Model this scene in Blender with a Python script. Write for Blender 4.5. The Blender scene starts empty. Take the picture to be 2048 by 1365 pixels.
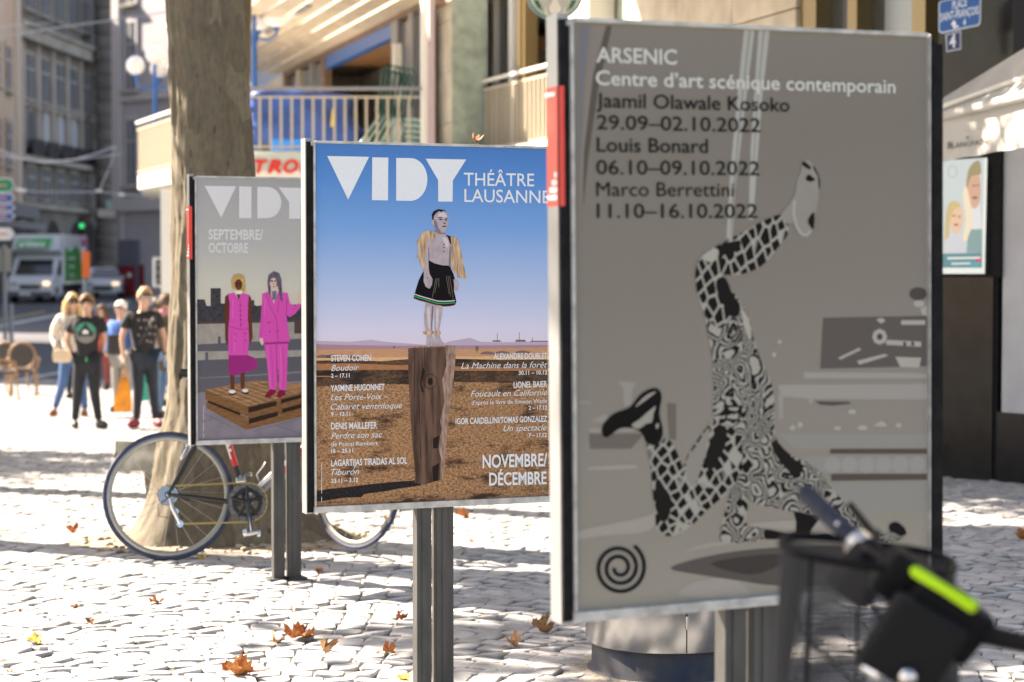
import bpy, bmesh, math, random
import numpy as np
from mathutils import Vector, Matrix, Euler
random.seed(7); rng = np.random.default_rng(7)
R = math.radians
scene = bpy.context.scene
COL = scene.collection
# ---------------------------------------------------------------- camera, light, exposure
F = 4000.0; PITCH = math.atan((682.5-535)/F); CAMZ = 1.58
cam_d = bpy.data.cameras.new('camera'); cam = bpy.data.objects.new('camera', cam_d); COL.objects.link(cam)
cam.location = (0, 0, CAMZ); cam.rotation_euler = (math.pi/2-PITCH, 0, 0)
cam_d.sensor_width = 36; cam_d.lens = 36*F/2048; cam_d.clip_end = 2000; cam_d.clip_start = .1
cam_d.dof.use_dof = True; cam_d.dof.focus_distance = 7.35; cam_d.dof.aperture_fstop = 3.3
scene.camera = cam
SUN_AZ = Vector((-.907, .42)); SUN_EL = R(40)
world = bpy.data.worlds.new('World'); scene.world = world; world.use_nodes = True
wn = world.node_tree.nodes; wn.clear()
wo = wn.new('ShaderNodeOutputWorld'); wb = wn.new('ShaderNodeBackground'); ws = wn.new('ShaderNodeTexSky')
ws.sky_type = 'NISHITA'; ws.sun_disc = False; ws.sun_elevation = SUN_EL
ws.sun_rotation = math.atan2(SUN_AZ.x, SUN_AZ.y)
ws.dust_density = 1.5; wb.inputs[1].default_value = .07
world.node_tree.links.new(ws.outputs[0], wb.inputs[0]); world.node_tree.links.new(wb.outputs[0], wo.inputs[0])
sd = bpy.data.lights.new('sun', 'SUN'); sd.energy = 5; sd.angle = R(.5); sd.color = (1, .95, .88)
sun = bpy.data.objects.new('sun', sd); COL.objects.link(sun)
tosun = Vector((SUN_AZ.x*math.cos(SUN_EL), SUN_AZ.y*math.cos(SUN_EL), math.sin(SUN_EL))).normalized()
sun.rotation_euler = tosun.to_track_quat('Z', 'Y').to_euler(); sun.location = (-20, 10, 30)
vs = scene.view_settings; vs.view_transform = 'Standard'; vs.look = 'None'; vs.gamma = 1; vs.exposure = 2.2
vs.use_curve_mapping = False
vs.use_white_balance = True; vs.white_balance_temperature = 7600; vs.white_balance_tint = 14
scene.cycles.max_bounces = 8
# ---------------------------------------------------------------- helpers
def P(px, py, d):
    """a point that the photo shows at pixel px,py, at distance d along +Y"""
    a = (px-1024)/F; b = (682.5-py)/F
    dx, dy, dz = a, math.cos(PITCH)+b*math.sin(PITCH), -math.sin(PITCH)+b*math.cos(PITCH)
    t = d/dy
    return Vector((dx*t, d, CAMZ+dz*t))
def gz(x, y):
    """ground height of the sloping square"""
    y = max(y, 0) if not isinstance(y, np.ndarray) else np.maximum(y, 0)
    return np.interp(y, [0, 11, 38, 93, 140, 1000], [0, 0, -.75, .12, .5, 4])
MATS = {}
def srgb(c):
    return tuple((v/255/12.92 if v/255 <= .04045 else ((v/255+.055)/1.055)**2.4) for v in c)
def mat(name, col, rough=.6, metal=0, var=.0, scale=20, bump=0, bscale=60, emit=None, estr=0, spec=.5, detail=4, obrand=0, coat=0, trans=0, island=0, col2=None, stretch=None):
    if name in MATS: return MATS[name]
    m = bpy.data.materials.new(name); m.use_nodes = True; MATS[name] = m
    nt = m.node_tree; N = nt.nodes; L = nt.links; b = N['Principled BSDF']
    b.inputs['Roughness'].default_value = rough; b.inputs['Metallic'].default_value = metal
    b.inputs['Specular IOR Level'].default_value = spec
    c4 = (*col, 1); b.inputs['Base Color'].default_value = c4
    tc = N.new('ShaderNodeTexCoord'); vec = tc.outputs['Object']
    if stretch:
        mp = N.new('ShaderNodeMapping'); mp.inputs['Scale'].default_value = stretch; L.new(vec, mp.inputs[0]); vec = mp.outputs[0]
    last = None
    if var > 0 or col2:
        n = N.new('ShaderNodeTexNoise'); n.inputs['Scale'].default_value = scale; n.inputs['Detail'].default_value = detail; L.new(vec, n.inputs['Vector'])
        rmp = N.new('ShaderNodeMapRange'); rmp.inputs[1].default_value = .35; rmp.inputs[2].default_value = .65; L.new(n.outputs[0], rmp.inputs[0])
        mx = N.new('ShaderNodeMix'); mx.data_type = 'RGBA'
        mx.inputs[6].default_value = (*(col2 if col2 else [v*(1-var) for v in col]), 1)
        mx.inputs[7].default_value = (*([v*(1+var) for v in col] if not col2 else col), 1)
        L.new(rmp.outputs[0], mx.inputs[0]); last = mx.outputs[2]
    if obrand or island:
        oi = N.new('ShaderNodeObjectInfo'); ge = N.new('ShaderNodeNewGeometry')
        ad = N.new('ShaderNodeMath'); ad.operation = 'ADD'; L.new(oi.outputs['Random'], ad.inputs[0])
        if island: L.new(ge.outputs['Random Per Island'], ad.inputs[1])
        fr = N.new('ShaderNodeMath'); fr.operation = 'FRACT'; L.new(ad.outputs[0], fr.inputs[0])
        k = max(obrand, island)
        mr = N.new('ShaderNodeMapRange'); mr.inputs[3].default_value = 1-k; mr.inputs[4].default_value = 1+k; L.new(fr.outputs[0], mr.inputs[0])
        mm = N.new('ShaderNodeVectorMath'); mm.operation = 'SCALE'; L.new(mr.outputs[0], mm.inputs['Scale'])
        if last: L.new(last, mm.inputs[0])
        else: mm.inputs[0].default_value = col
        last = mm.outputs[0]
    if last: L.new(last, b.inputs['Base Color'])
    if bump:
        n = N.new('ShaderNodeTexNoise'); n.inputs['Scale'].default_value = bscale; n.inputs['Detail'].default_value = 5; L.new(vec, n.inputs['Vector'])
        bp = N.new('ShaderNodeBump'); bp.inputs['Strength'].default_value = bump; bp.inputs['Distance'].default_value = .01
        L.new(n.outputs[0], bp.inputs['Height']); L.new(bp.outputs[0], b.inputs['Normal'])
    if emit: b.inputs['Emission Color'].default_value = (*emit, 1); b.inputs['Emission Strength'].default_value = estr
    if coat: b.inputs['Coat Weight'].default_value = coat
    if trans: b.inputs['Transmission Weight'].default_value = trans
    return m
class MB:
    """collects faces, builds ONE mesh object"""
    def __init__(s): s.v = []; s.f = []; s.mi = []; s.sm = []
    def add(s, vs, fs, mi=0, smooth=False):
        o = len(s.v); s.v += [tuple(v) for v in vs]; s.f += [tuple(i+o for i in f) for f in fs]; s.mi += [mi]*len(fs); s.sm += [smooth]*len(fs); return s
    def box(s, c, d, rot=None, mi=0, bev=0):
        x, y, z = d[0]/2, d[1]/2, d[2]/2
        if bev:
            bm = bmesh.new(); bmesh.ops.create_cube(bm, size=1)
            for v in bm.verts: v.co = Vector((v.co.x*d[0], v.co.y*d[1], v.co.z*d[2]))
            bmesh.ops.bevel(bm, geom=list(bm.edges), offset=bev, segments=2, affect='EDGES', profile=.6)
            vs = [v.co.copy() for v in bm.verts]; fs = [[v.index for v in f.verts] for f in bm.faces]; bm.free()
        else:
            vs = [Vector((a*x, b*y, e*z)) for a in (-1, 1) for b in (-1, 1) for e in (-1, 1)]
            fs = [(0, 1, 3, 2), (4, 6, 7, 5), (0, 4, 5, 1), (2, 3, 7, 6), (0, 2, 6, 4), (1, 5, 7, 3)]
        M = Matrix.Identity(3) if rot is None else (rot if isinstance(rot, Matrix) else Euler(rot).to_matrix())
        return s.add([M @ v + Vector(c) for v in vs], fs, mi)
    def cyl(s, a, b, r, r2=None, n=10, mi=0, cap=True):
        a = Vector(a); b = Vector(b); r2 = r if r2 is None else r2; ax = (b-a).normalized()
        q = ax.to_track_quat('Z', 'Y').to_matrix(); vs = []
        for k in range(n):
            t = 2*math.pi*k/n; e = q @ Vector((math.cos(t), math.sin(t), 0)); vs += [a+e*r, b+e*r2]
        s.add(vs, [(2*k, 2*((k+1) % n), 2*((k+1) % n)+1, 2*k+1) for k in range(n)], mi, True)
        if cap: s.add([vs[2*k] for k in range(n)], [tuple(range(n))[::-1]], mi); s.add([vs[2*k+1] for k in range(n)], [tuple(range(n))], mi)
        return s
    def tube(s, pts, r, n=8, mi=0, closed=False):
        pts = [Vector(p) for p in pts]; m = len(pts); rs = r if isinstance(r, (list, tuple)) else [r]*m
        vs = []; up = Vector((.123, .31, .94)).normalized(); prev = None
        for i, p in enumerate(pts):
            if closed: t = pts[(i+1) % m]-pts[i-1]
            else: t = pts[min(i+1, m-1)]-pts[max(i-1, 0)]
            t.normalize()
            if prev is None: u = t.cross(up).normalized()
            else: u = (prev - t*prev.dot(t)).normalized()
            prev = u; w = t.cross(u)
            vs += [p+(u*math.cos(2*math.pi*k/n)+w*math.sin(2*math.pi*k/n))*rs[i] for k in range(n)]
        fs = []
        for i in range(m if closed else m-1):
            j = (i+1) % m
            fs += [(i*n+k, i*n+(k+1) % n, j*n+(k+1) % n, j*n+k) for k in range(n)]
        s.add(vs, fs, mi, True)
        if not closed: s.add(vs[:n], [tuple(range(n))[::-1]], mi); s.add(vs[-n:], [tuple(range(n))], mi)
        return s
    def lathe(s, prof, c=(0, 0, 0), n=24, mi=0, M=None, smooth=True):
        vs = []; M = M or Matrix.Identity(3); c = Vector(c)
        for r, z in prof: vs += [c+M @ Vector((r*math.cos(2*math.pi*k/n), r*math.sin(2*math.pi*k/n), z)) for k in range(n)]
        return s.add(vs, [(i*n+k, i*n+(k+1) % n, (i+1)*n+(k+1) % n, (i+1)*n+k) for i in range(len(prof)-1) for k in range(n)], mi, smooth)
    def sphere(s, c, r, n=16, mi=0, sc=(1, 1, 1)):
        h = n//2; c = Vector(c)
        prof = [(math.sin(math.pi*i/h), -math.cos(math.pi*i/h)) for i in range(h+1)]
        vs = []
        for a, z in prof: vs += [c+Vector((a*math.cos(2*math.pi*k/n)*r*sc[0], a*math.sin(2*math.pi*k/n)*r*sc[1], z*r*sc[2])) for k in range(n)]
        return s.add(vs, [(i*n+k, i*n+(k+1) % n, (i+1)*n+(k+1) % n, (i+1)*n+k) for i in range(h) for k in range(n)], mi, True)
    def poly(s, pts, mi=0): return s.add(pts, [tuple(range(len(pts)))], mi)
    def prism(s, pts, off, mi=0):
        """closed outline pts extruded by vector off"""
        n = len(pts); off = Vector(off); a = [Vector(p) for p in pts]
        s.add(a+[p+off for p in a], [tuple(range(n))[::-1], tuple(range(n, 2*n))]+[(k, (k+1) % n, (k+1) % n+n, k+n) for k in range(n)], mi); return s
    def mesh(s, name, mats):
        me = bpy.data.meshes.new(name); me.from_pydata(s.v, [], s.f)
        for m in (mats if isinstance(mats, (list, tuple)) else [mats]): me.materials.append(m)
        me.polygons.foreach_set('material_index', s.mi); me.polygons.foreach_set('use_smooth', s.sm); me.update(); return me
    def obj(s, name, mats, parent=None, **k): return link(name, s.mesh(name, mats), parent, **k)
def link(name, me, parent=None, loc=None, rot=None, label=None, cat=None, group=None, kind=None):
    o = bpy.data.objects.new(name, me); COL.objects.link(o)
    if parent: o.parent = parent
    if loc is not None: o.location = loc
    if rot is not None: o.rotation_euler = rot
    if label: o['label'] = label
    if cat: o['category'] = cat
    if group: o['group'] = group
    if kind: o['kind'] = kind
    return o
def thing(name, label, cat, loc=(0, 0, 0), rz=0, group=None):
    o = link(name, None, None, loc, (0, 0, rz), label, cat, group); o.empty_display_size = .1; return o
def copy_tree(o, parent=None):
    c = o.copy(); COL.objects.link(c); c.parent = parent
    for ch in o.children: copy_tree(ch, c)
    return c
def np_mesh(name, V, Q, mats):
    me = bpy.data.meshes.new(name); me.vertices.add(len(V)); me.vertices.foreach_set('co', np.asarray(V, np.float32).ravel())
    nq, k = Q.shape; me.loops.add(nq*k); me.loops.foreach_set('vertex_index', Q.ravel().astype(np.int32))
    me.polygons.add(nq); me.polygons.foreach_set('loop_start', np.arange(0, nq*k, k, dtype=np.int32))
    me.update(calc_edges=True); me.materials.append(mats); return me
def text_mesh(body, bold=0.0, shear=0, spacing=1, res=3):
    c = bpy.data.curves.new('t', 'FONT'); c.body = body; c.offset = bold; c.shear = shear; c.resolution_u = res; c.space_character = spacing
    o = bpy.data.objects.new('t', c); COL.objects.link(o)
    bpy.context.view_layer.update()
    me = bpy.data.meshes.new_from_object(o.evaluated_get(bpy.context.evaluated_depsgraph_get()))
    bpy.data.objects.remove(o); bpy.data.curves.remove(c)
    v = np.array([x.co[:] for x in me.vertices]); f = [tuple(p.vertices) for p in me.polygons]; bpy.data.meshes.remove(me)
    return v, f
# ---------------------------------------------------------------- ground: square, cobbles, road
def ground_mat(name, base, joint, sx, sy, bumps):
    m = bpy.data.materials.new(name); m.use_nodes = True; N = m.node_tree.nodes; L = m.node_tree.links; b = N['Principled BSDF']
    tc = N.new('ShaderNodeTexCoord'); br = N.new('ShaderNodeTexBrick'); mp = N.new('ShaderNodeMapping')
    ns = N.new('ShaderNodeTexNoise'); ns.inputs['Scale'].default_value = 1.5; ns.inputs['Detail'].default_value = 3
    ad = N.new('ShaderNodeVectorMath'); ad.operation = 'MULTIPLY_ADD'; ad.inputs[1].default_value = (.25, .25, 0)
    L.new(tc.outputs['Object'], ns.inputs['Vector']); L.new(ns.outputs['Color'], ad.inputs[0]); L.new(tc.outputs['Object'], ad.inputs[2]); L.new(ad.outputs[0], br.inputs['Vector'])
    br.inputs['Scale'].default_value = 1; br.inputs['Brick Width'].default_value = sx; br.inputs['Row Height'].default_value = sy
    br.inputs['Mortar Size'].default_value = .009; br.inputs['Mortar Smooth'].default_value = .3
    br.inputs['Color1'].default_value = (*base, 1); br.inputs['Color2'].default_value = (*[v*.8 for v in base], 1); br.inputs['Mortar'].default_value = (*joint, 1)
    L.new(br.outputs['Color'], b.inputs['Base Color']); b.inputs['Roughness'].default_value = .85
    bp = N.new('ShaderNodeBump'); bp.inputs['Strength'].default_value = bumps; bp.inputs['Distance'].default_value = .01; bp.invert = True
    L.new(br.outputs['Fac'], bp.inputs['Height']); L.new(bp.outputs[0], b.inputs['Normal']); return m
M_pave = ground_mat('far_cobble_paving', (.36, .355, .35), (.15, .14, .125), .12, .12, .6)
M_joint = mat('joint_sand', (.13, .12, .105), .95, var=.35, scale=30, bump=.5, bscale=120)
M_cob = mat('granite_cobble', (.36, .355, .35), .85, var=.16, scale=11, bump=.22, bscale=70, spec=.3, obrand=.17, island=.17)
M_asph = mat('asphalt', (.085, .088, .097), .85, var=.18, scale=.6, bump=.2, bscale=40)
def sheet(name, x0, x1, ys, z, m, nx=2):
    xs = np.linspace(x0, x1, nx); mb = MB()
    vs = [(x, y, float(gz(x, y))+z) for y in ys for x in xs]
    mb.add(vs, [(j*nx+i, j*nx+i+1, (j+1)*nx+i+1, (j+1)*nx+i) for j in range(len(ys)-1) for i in range(nx-1)]); return mb.obj(name, m, kind='structure')
plaza = sheet('plaza', -60, 60, [-40, 0, 5, 7.0, 11, 20, 31.0], -.009, M_joint)
pave = sheet('paving', -60, 60, [31.0, 38, 40], -.002, M_pave)
road = sheet('road', -300, 300, [40, 50, 60, 80, 93, 140, 300, 900], -.05, M_asph)
nearp = sheet('square_ground', -60, 60, [-40, 0, 5, 6.9], -.003, M_pave)
kb = MB()
for i in range(30): kb.box((-30+i*1.02+.5, 40.1, float(gz(0, 40))-.03), (1.0, .2, .12), bev=.01)
kb.obj('kerb', mat('kerb_stone', (.42, .41, .39), .8, var=.2, scale=6), kind='structure')
# road markings (worn, pale) laid on the road
M_mark = mat('road_paint', (.45, .44, .40), .8, var=.3, scale=3)
M_marky = mat('road_paint_yellow', (.42, .33, .10), .8, var=.35, scale=3)
def strip(name, pts, m):
    mb = MB(); vs = [Vector((p[0], p[1], float(gz(0, p[1]))-.044)) for p in pts]; mb.poly(vs); return mb.obj(name, m, kind='structure')
def gp(px, py, dz=0.0):
    """pixel on the ground -> world point"""
    lo, hi = 4.5, 400.0
    for _ in range(50):
        d = (lo+hi)/2; p = P(px, py, d)
        if p.z > gz(0, d)+dz: lo = d
        else: hi = d
    return P(px, py, lo)
for (a, b, wd, m) in (((0, 652), (260, 604), 5, M_mark), ((20, 762), (130, 742), 5, M_mark), ((0, 640), (90, 622), 3, M_marky)):
    p0, p1, p2, p3 = gp(a[0], a[1]), gp(b[0], b[1]), gp(b[0], b[1]-wd), gp(a[0], a[1]-wd)
    strip('road_marking', [(p.x, p.y) for p in (p0, p1, p2, p3)], m)
# ---- cobbles laid in segmental arches
TREE = Vector((-1.70, 11.72)); TR_RX, TR_RY = .86, .80
def cobble_shape(w, d, seed):
    r = np.random.default_rng(seed); n = 8
    base = np.array([(-.5, -.38), (-.38, -.5), (.38, -.5), (.5, -.38), (.5, .38), (.38, .5), (-.38, .5), (-.5, .38)])
    base = base+r.uniform(-.04, .04, base.shape)
    out = []
    tilt = r.uniform(-.014, .014, 2)
    for k, (sc, z) in enumerate(((1.0, -.05), (1.0, -.0065), (.955, -.0012), (.72, .0008))):
        for (a, b) in base: out.append((a*w*sc, b*d*sc, z+(tilt[0]*a*w+tilt[1]*b*d if k else 0)+(r.uniform(-.0006, .0006) if k > 1 else 0)))
    out.append((0, 0, .0014))
    return np.array(out)
CF = []
for L_ in range(3):
    for k in range(8): CF.append((L_*8+k, L_*8+(k+1) % 8, (L_+1)*8+(k+1) % 8, (L_+1)*8+k))
for k in range(0, 8, 2): CF.append((24+k, 24+(k+1) % 8, 24+(k+2) % 8, 32))
CF = np.array(CF)
VAR = [cobble_shape(1, 1, 100+i) for i in range(14)]
pos = []
Bw = 2.3; HA = R(39); RR = Bw/2/math.sin(HA); SZ = .127
x0s = np.arange(-4, 5)*Bw-.75
for cx in x0s:
    for row in range(-4, 230):
        yc = 5.6+row*SZ-RR; nst = int(2*HA*RR/.122)
        jitter = random.uniform(-.5, .5)*2*HA/nst
        for k in range(nst):
            th = -HA+(k+.5+.0*jitter)*2*HA/nst+jitter*.5
            if abs(th) > HA: continue
            x = cx+RR*math.sin(th); y = yc+RR*math.cos(th)
            if y < 6.95 or y > 31: continue
            if abs(x) > .285*y+1.4: continue
            if ((x-TREE.x)/TR_RX)**2+((y-TREE.y)/TR_RY)**2 < 1: continue
            pos.append((x, y, -th+random.uniform(-.05, .05), 2*HA*RR/nst-.002+random.uniform(-.007, .003), SZ*math.cos(th)*1.0-.001+random.uniform(-.006, .002)))
pos = np.array(pos)
zz = gz(pos[:, 0], pos[:, 1])+rng.uniform(-.0015, .0015, len(pos))
vis = (np.abs(pos[:, 0]) < .262*pos[:, 1]) & (1.58*F/pos[:, 1] < 850)
key = np.where(vis, pos[:, 1], 1e9)
# stones hidden behind the near poster stand and the bin are not among the 300 shown largest
hid = (pos[:, 0] > .16*pos[:, 1]/4.6) & (pos[:, 0] < .30) & (pos[:, 1] > 30)
order = np.argsort(key); single = set(order[:300].tolist())
var_me = []
for i, v in enumerate(VAR):
    sc = v*np.array([.112, .112, 1]); me = np_mesh('cobble', sc, CF, M_cob); me.polygons.foreach_set('use_smooth', [False]*len(CF)); var_me.append(me)
for i in order[:300]:
    x, y, a, w, d = pos[i]; o = link('cobble', var_me[i % 14], plaza, (x, y, zz[i]), (0, 0, a)); o.scale = (w/.112, d/.112, 1)
rest = np.array([i for i in range(len(pos)) if i not in single])
Vs = np.stack(VAR)[rest % 14].copy(); pr = pos[rest]
Vs[:, :, 0] *= pr[:, 3:4]; Vs[:, :, 1] *= pr[:, 4:5]
c, s_ = np.cos(pr[:, 2:3]), np.sin(pr[:, 2:3])
X = Vs[:, :, 0]*c-Vs[:, :, 1]*s_+pr[:, 0:1]; Y = Vs[:, :, 0]*s_+Vs[:, :, 1]*c+pr[:, 1:2]; Z = Vs[:, :, 2]+zz[rest][:, None]
V = np.stack([X, Y, Z], -1).reshape(-1, 3); Q = (CF[None]+33*np.arange(len(rest))[:, None, None]).reshape(-1, 4)
me = np_mesh('cobbles', V, Q, M_cob); me.polygons.foreach_set('use_smooth', np.zeros(len(Q), bool))
link('cobbles', me, plaza, kind='stuff')
# tree pit: loose sandy soil with a ring of stones
mb = MB(); n = 40; rings = [0, .25, .5, .75, .93, 1.03]
vs = []
for j, rr in enumerate(rings):
    for k in range(n):
        t = 2*math.pi*k/n; z = -.012+.028*math.sin(3*t+j)*(1-rr)+.03*(1-rr)+random.uniform(-.008, .008)
        vs.append((TREE.x+TR_RX*rr*math.cos(t), TREE.y+TR_RY*rr*math.sin(t), z-.01*(rr > .9)))
mb.add(vs, [(j*n+k, j*n+(k+1) % n, (j+1)*n+(k+1) % n, (j+1)*n+k) for j in range(5) for k in range(n)], 0, True)
mb.obj('soil', mat('sandy_soil', (.34, .27, .19), .95, var=.4, scale=9, bump=.9, bscale=45), kind='structure')
mb = MB()
for k in range(160):
    t = random.uniform(0, 6.283); rr = random.uniform(.55, .98); s = random.uniform(.008, .028)
    mb.sphere((TREE.x+TR_RX*rr*math.cos(t), TREE.y+TR_RY*rr*math.sin(t), .0), s, 6, sc=(1, 1, .5))
mb.obj('gravel', mat('grit', (.36, .31, .25), .9, var=.3, scale=30, island=.3), kind='stuff')
# ---------------------------------------------------------------- the three double-post poster stands
M_alu = mat('brushed_aluminium', (.30, .31, .32), .42, .55, var=.12, scale=9, stretch=(1, 1, .2), bump=.05, bscale=200)
M_alub = mat('dusty_aluminium', (.42, .42, .40), .6, .25, var=.22, scale=25, bump=.1, bscale=160)
M_gask = mat('black_gasket', (.011, .011, .012), .8, var=.3, scale=30, spec=.12)
M_red = mat('red_sticker', (.72, .045, .03), .4)
M_wht = mat('white_print', (.85, .85, .84), .5)
M_post = mat('galvanised_post', (.055, .055, .053), .6, .15, var=.25, scale=14, stretch=(1, 1, .35), bump=.12, bscale=150)
PW, PH, PZ0 = .945, 1.33, .70
class Stand:
    def __init__(s, x, y, rz, label, lift=0, roll=0, sticker=False, reuse=None):
        s.o = Vector((x, y, PZ0+lift)); s.rz = rz; s.roll = roll
        s.M = Matrix.Rotation(rz, 3, 'Z') @ Matrix.Rotation(roll, 3, 'Y')
        s.Mi = s.M.inverted(); s.k = 0; s.lift = lift
        s.t = thing('poster_stand', label, 'poster stand', (x, y, 0), rz, 'double post poster stands in a row across the square')
        a = link('display_case', None, s.t)   # replaced below by the case mesh
        bpy.data.objects.remove(a)
        mb = MB(); mb.box((PW/2, .0415, PH/2), (PW, .067, PH-.004))
        s.case = mb.obj('display_case', M_gask, s.t, loc=(0, 0, PZ0+lift), rot=(0, roll, 0))
        for nm, x0, x1 in (('side_profile', -.026, -.004), ('side_profile', PW+.004, PW+.028)):
            m = MB(); pz = PH+.012
            if x0 < 0: m.prism([(x0, .008, -.003), (x1, .008, -.003), (x1, .064, -.003), (x0, .064, -.003)], (0, 0, pz))
            else: m.prism([(x0, .008, 0), (x1, .008, -.0), (x1, .008, PH-.028), (x0, .008, PH)], (0, .07, 0))
            m.obj(nm, M_alu if x0 < 0 else M_gask, s.case)
            m = MB()
            if x0 < 0: m.box(((x0+x1)/2+.0005, .003, PH/2), (x1-x0-.001, .009, PH-.008)); m.box((x1+.001, .0055, PH/2), (.008, .0045, PH-.05))
            else: m.box((x0+.012, -.002, PH/2-.008), (.028, .018, PH-.034))
            m.obj('gasket', M_gask, s.case)
        for nm, c, d in (('frame_strip', (.0035, -.002, PH/2), (.007, .014, PH-.004)), ('frame_strip', (PW-.002, -.001, PH/2), (.0035, .012, PH-.004)),
                         ('top_rail', (PW/2, -.002, PH-.0045), (PW-.016, .0145, .009)), ('bottom_rail', (PW/2, -.003, .0125), (PW+.004, .018, .023))):
            MB().box(c, d, bev=.0015).obj(nm, M_alub, s.case)
        if 1:  # small latch at the corner of the case
            MB().box((-.004, -.004, PH-.012), (.011, .012, .014), bev=.003).obj('latch', M_alu, s.case)
        for x0, w in ((.398, .058), (.474, .068)):
            h = PZ0+lift+.05; m = MB(); m.box((x0+w/2, .05, h/2-.05), (w, .05, h+.1), bev=.003)
            m.box((x0+w/2, .0235, h/2-.05), (w*.34, .004, h+.09))
            m.obj('post', M_post, s.t)
            MB().box((x0+w/2, .05, .006), (w+.05, .10, .012), bev=.002).obj('foot_plate', M_post, s.t)
        if sticker:
            m = MB(); m.box((-.0265, .0365, 1.05), (.0012, .055, .262)); m.box((-.0205, -.0022, 1.05), (.0115, .0012, .262))
            st = m.obj('sticker', M_red, s.t, loc=(0, 0, PZ0+lift), rot=(0, roll, 0))
            m = MB(); m.box((-.0275, .045, 1.165), (.0008, .05, .008))
            for r_, n in enumerate((1, 2, 3, 4)):
                for q in range(n): m.box((-.0275, .018+q*.0128, .988-r_*.0165), (.0008, .0105, .0115), bev=.0003)
            m.obj('sticker_lettering', M_wht, st, kind='stuff')
        mb = MB(); mb.box((PW/2, .0016, PH/2), (PW-.012, .003, PH-.012))
        s.sheet = mb.obj('poster_sheet', M_wht, s.t, loc=(0, 0, PZ0+lift), rot=(0, roll, 0))
    def L(s, px, py):
        d = P(px, py, 1.0)-Vector((0, 0, CAMZ)); o = s.Mi @ (Vector((0, 0, CAMZ))-s.o); d = s.Mi @ d
        t = -o.y/d.y; q = o+d*t; return (q.x, q.z)
    def clamp(s, q): return (min(max(q[0], .0072), PW-.0072), min(max(q[1], .0242), PH-.0092))
    def draw(s, name, polys, m, smooth=0, crop=None, lay=None):
        """flat print: polys in photo pixels (or crop pixels: crop=(x0,y0,scale))"""
        if lay is None: s.k += 1; lay = s.k
        mb = MB(); y = -.0001-.00005*lay; n = 0
        for pl in polys:
            if crop: pl = [(crop[0]+a/crop[2], crop[1]+b/crop[2]) for a, b in pl]
            if smooth: pl = cr(pl, smooth)
            big = max(max(p[i] for p in pl)-min(p[i] for p in pl) for i in (0, 1))
            q = [(a, y, b) for a, b in (s.clamp(s.L(a, b)) for a, b in pl)]
            if big >= 14 and len(polys) <= 14 or len(polys) == 1: MB().poly(q).obj(name, m, s.sheet)
            else: mb.poly(q); n += 1
        if n: mb.obj(name, m, s.sheet, kind='stuff' if n > 1 else None)
    def text(s, name, lines, m):
        s.k += 1; y = -.0001-.00005*s.k
        for (body, x0, y0, x1, y1, cap, bold, shear) in lines:
            mb = MB(); v, f = text_mesh(body, bold, shear); w0, w1 = v[:, 0].min(), v[:, 0].max()
            A = Vector(s.L(x0, y0)); B = Vector(s.L(x1, y1)); U = Vector(s.L(x0, y0-cap))-A
            hh = .70; ex = (B-A)/(w1-w0)
            pts = []
            for g in v: q = A+ex*(g[0]-w0)+Vector((0, U.y))*(g[1]/hh); q = s.clamp(q); pts.append((q[0], y, q[1]))
            mb.add(pts, f); mb.obj(name, m, s.sheet)
def cr(p, n=4):
    out = []; m = len(p)
    for i in range(m):
        a, b, c, d = [Vector(p[(i+k) % m]) for k in (-1, 0, 1, 2)]
        for k in range(n):
            t = k/n; out.append(.5*((2*b)+(c-a)*t+(2*a-5*b+4*c-d)*t*t+(3*b-a-3*c+d)*t**3))
    return [(q[0], q[1]) for q in out]
def ell(cx, cy, rx, ry, n=14, a0=0): return [(cx+rx*math.cos(2*math.pi*k/n+a0), cy+ry*math.sin(2*math.pi*k/n+a0)) for k in range(n)]
def rib(pts, w):
    """ribbon polygon around a polyline; w constant or per point"""
    l, r = [], []; m = len(pts)
    for i, p in enumerate(pts):
        a = Vector(pts[max(i-1, 0)]); b = Vector(pts[min(i+1, m-1)]); t = (b-a).normalized(); n = Vector((-t.y, t.x))*((w[i] if isinstance(w, (list, tuple)) else w)/2)
        l.append((p[0]+n.x, p[1]+n.y)); r.append((p[0]-n.x, p[1]-n.y))
    return l+r[::-1]
def pm(name, c, rough=.38): return mat('print_'+name, srgb(c), rough, var=.035, scale=260, spec=.05)
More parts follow.
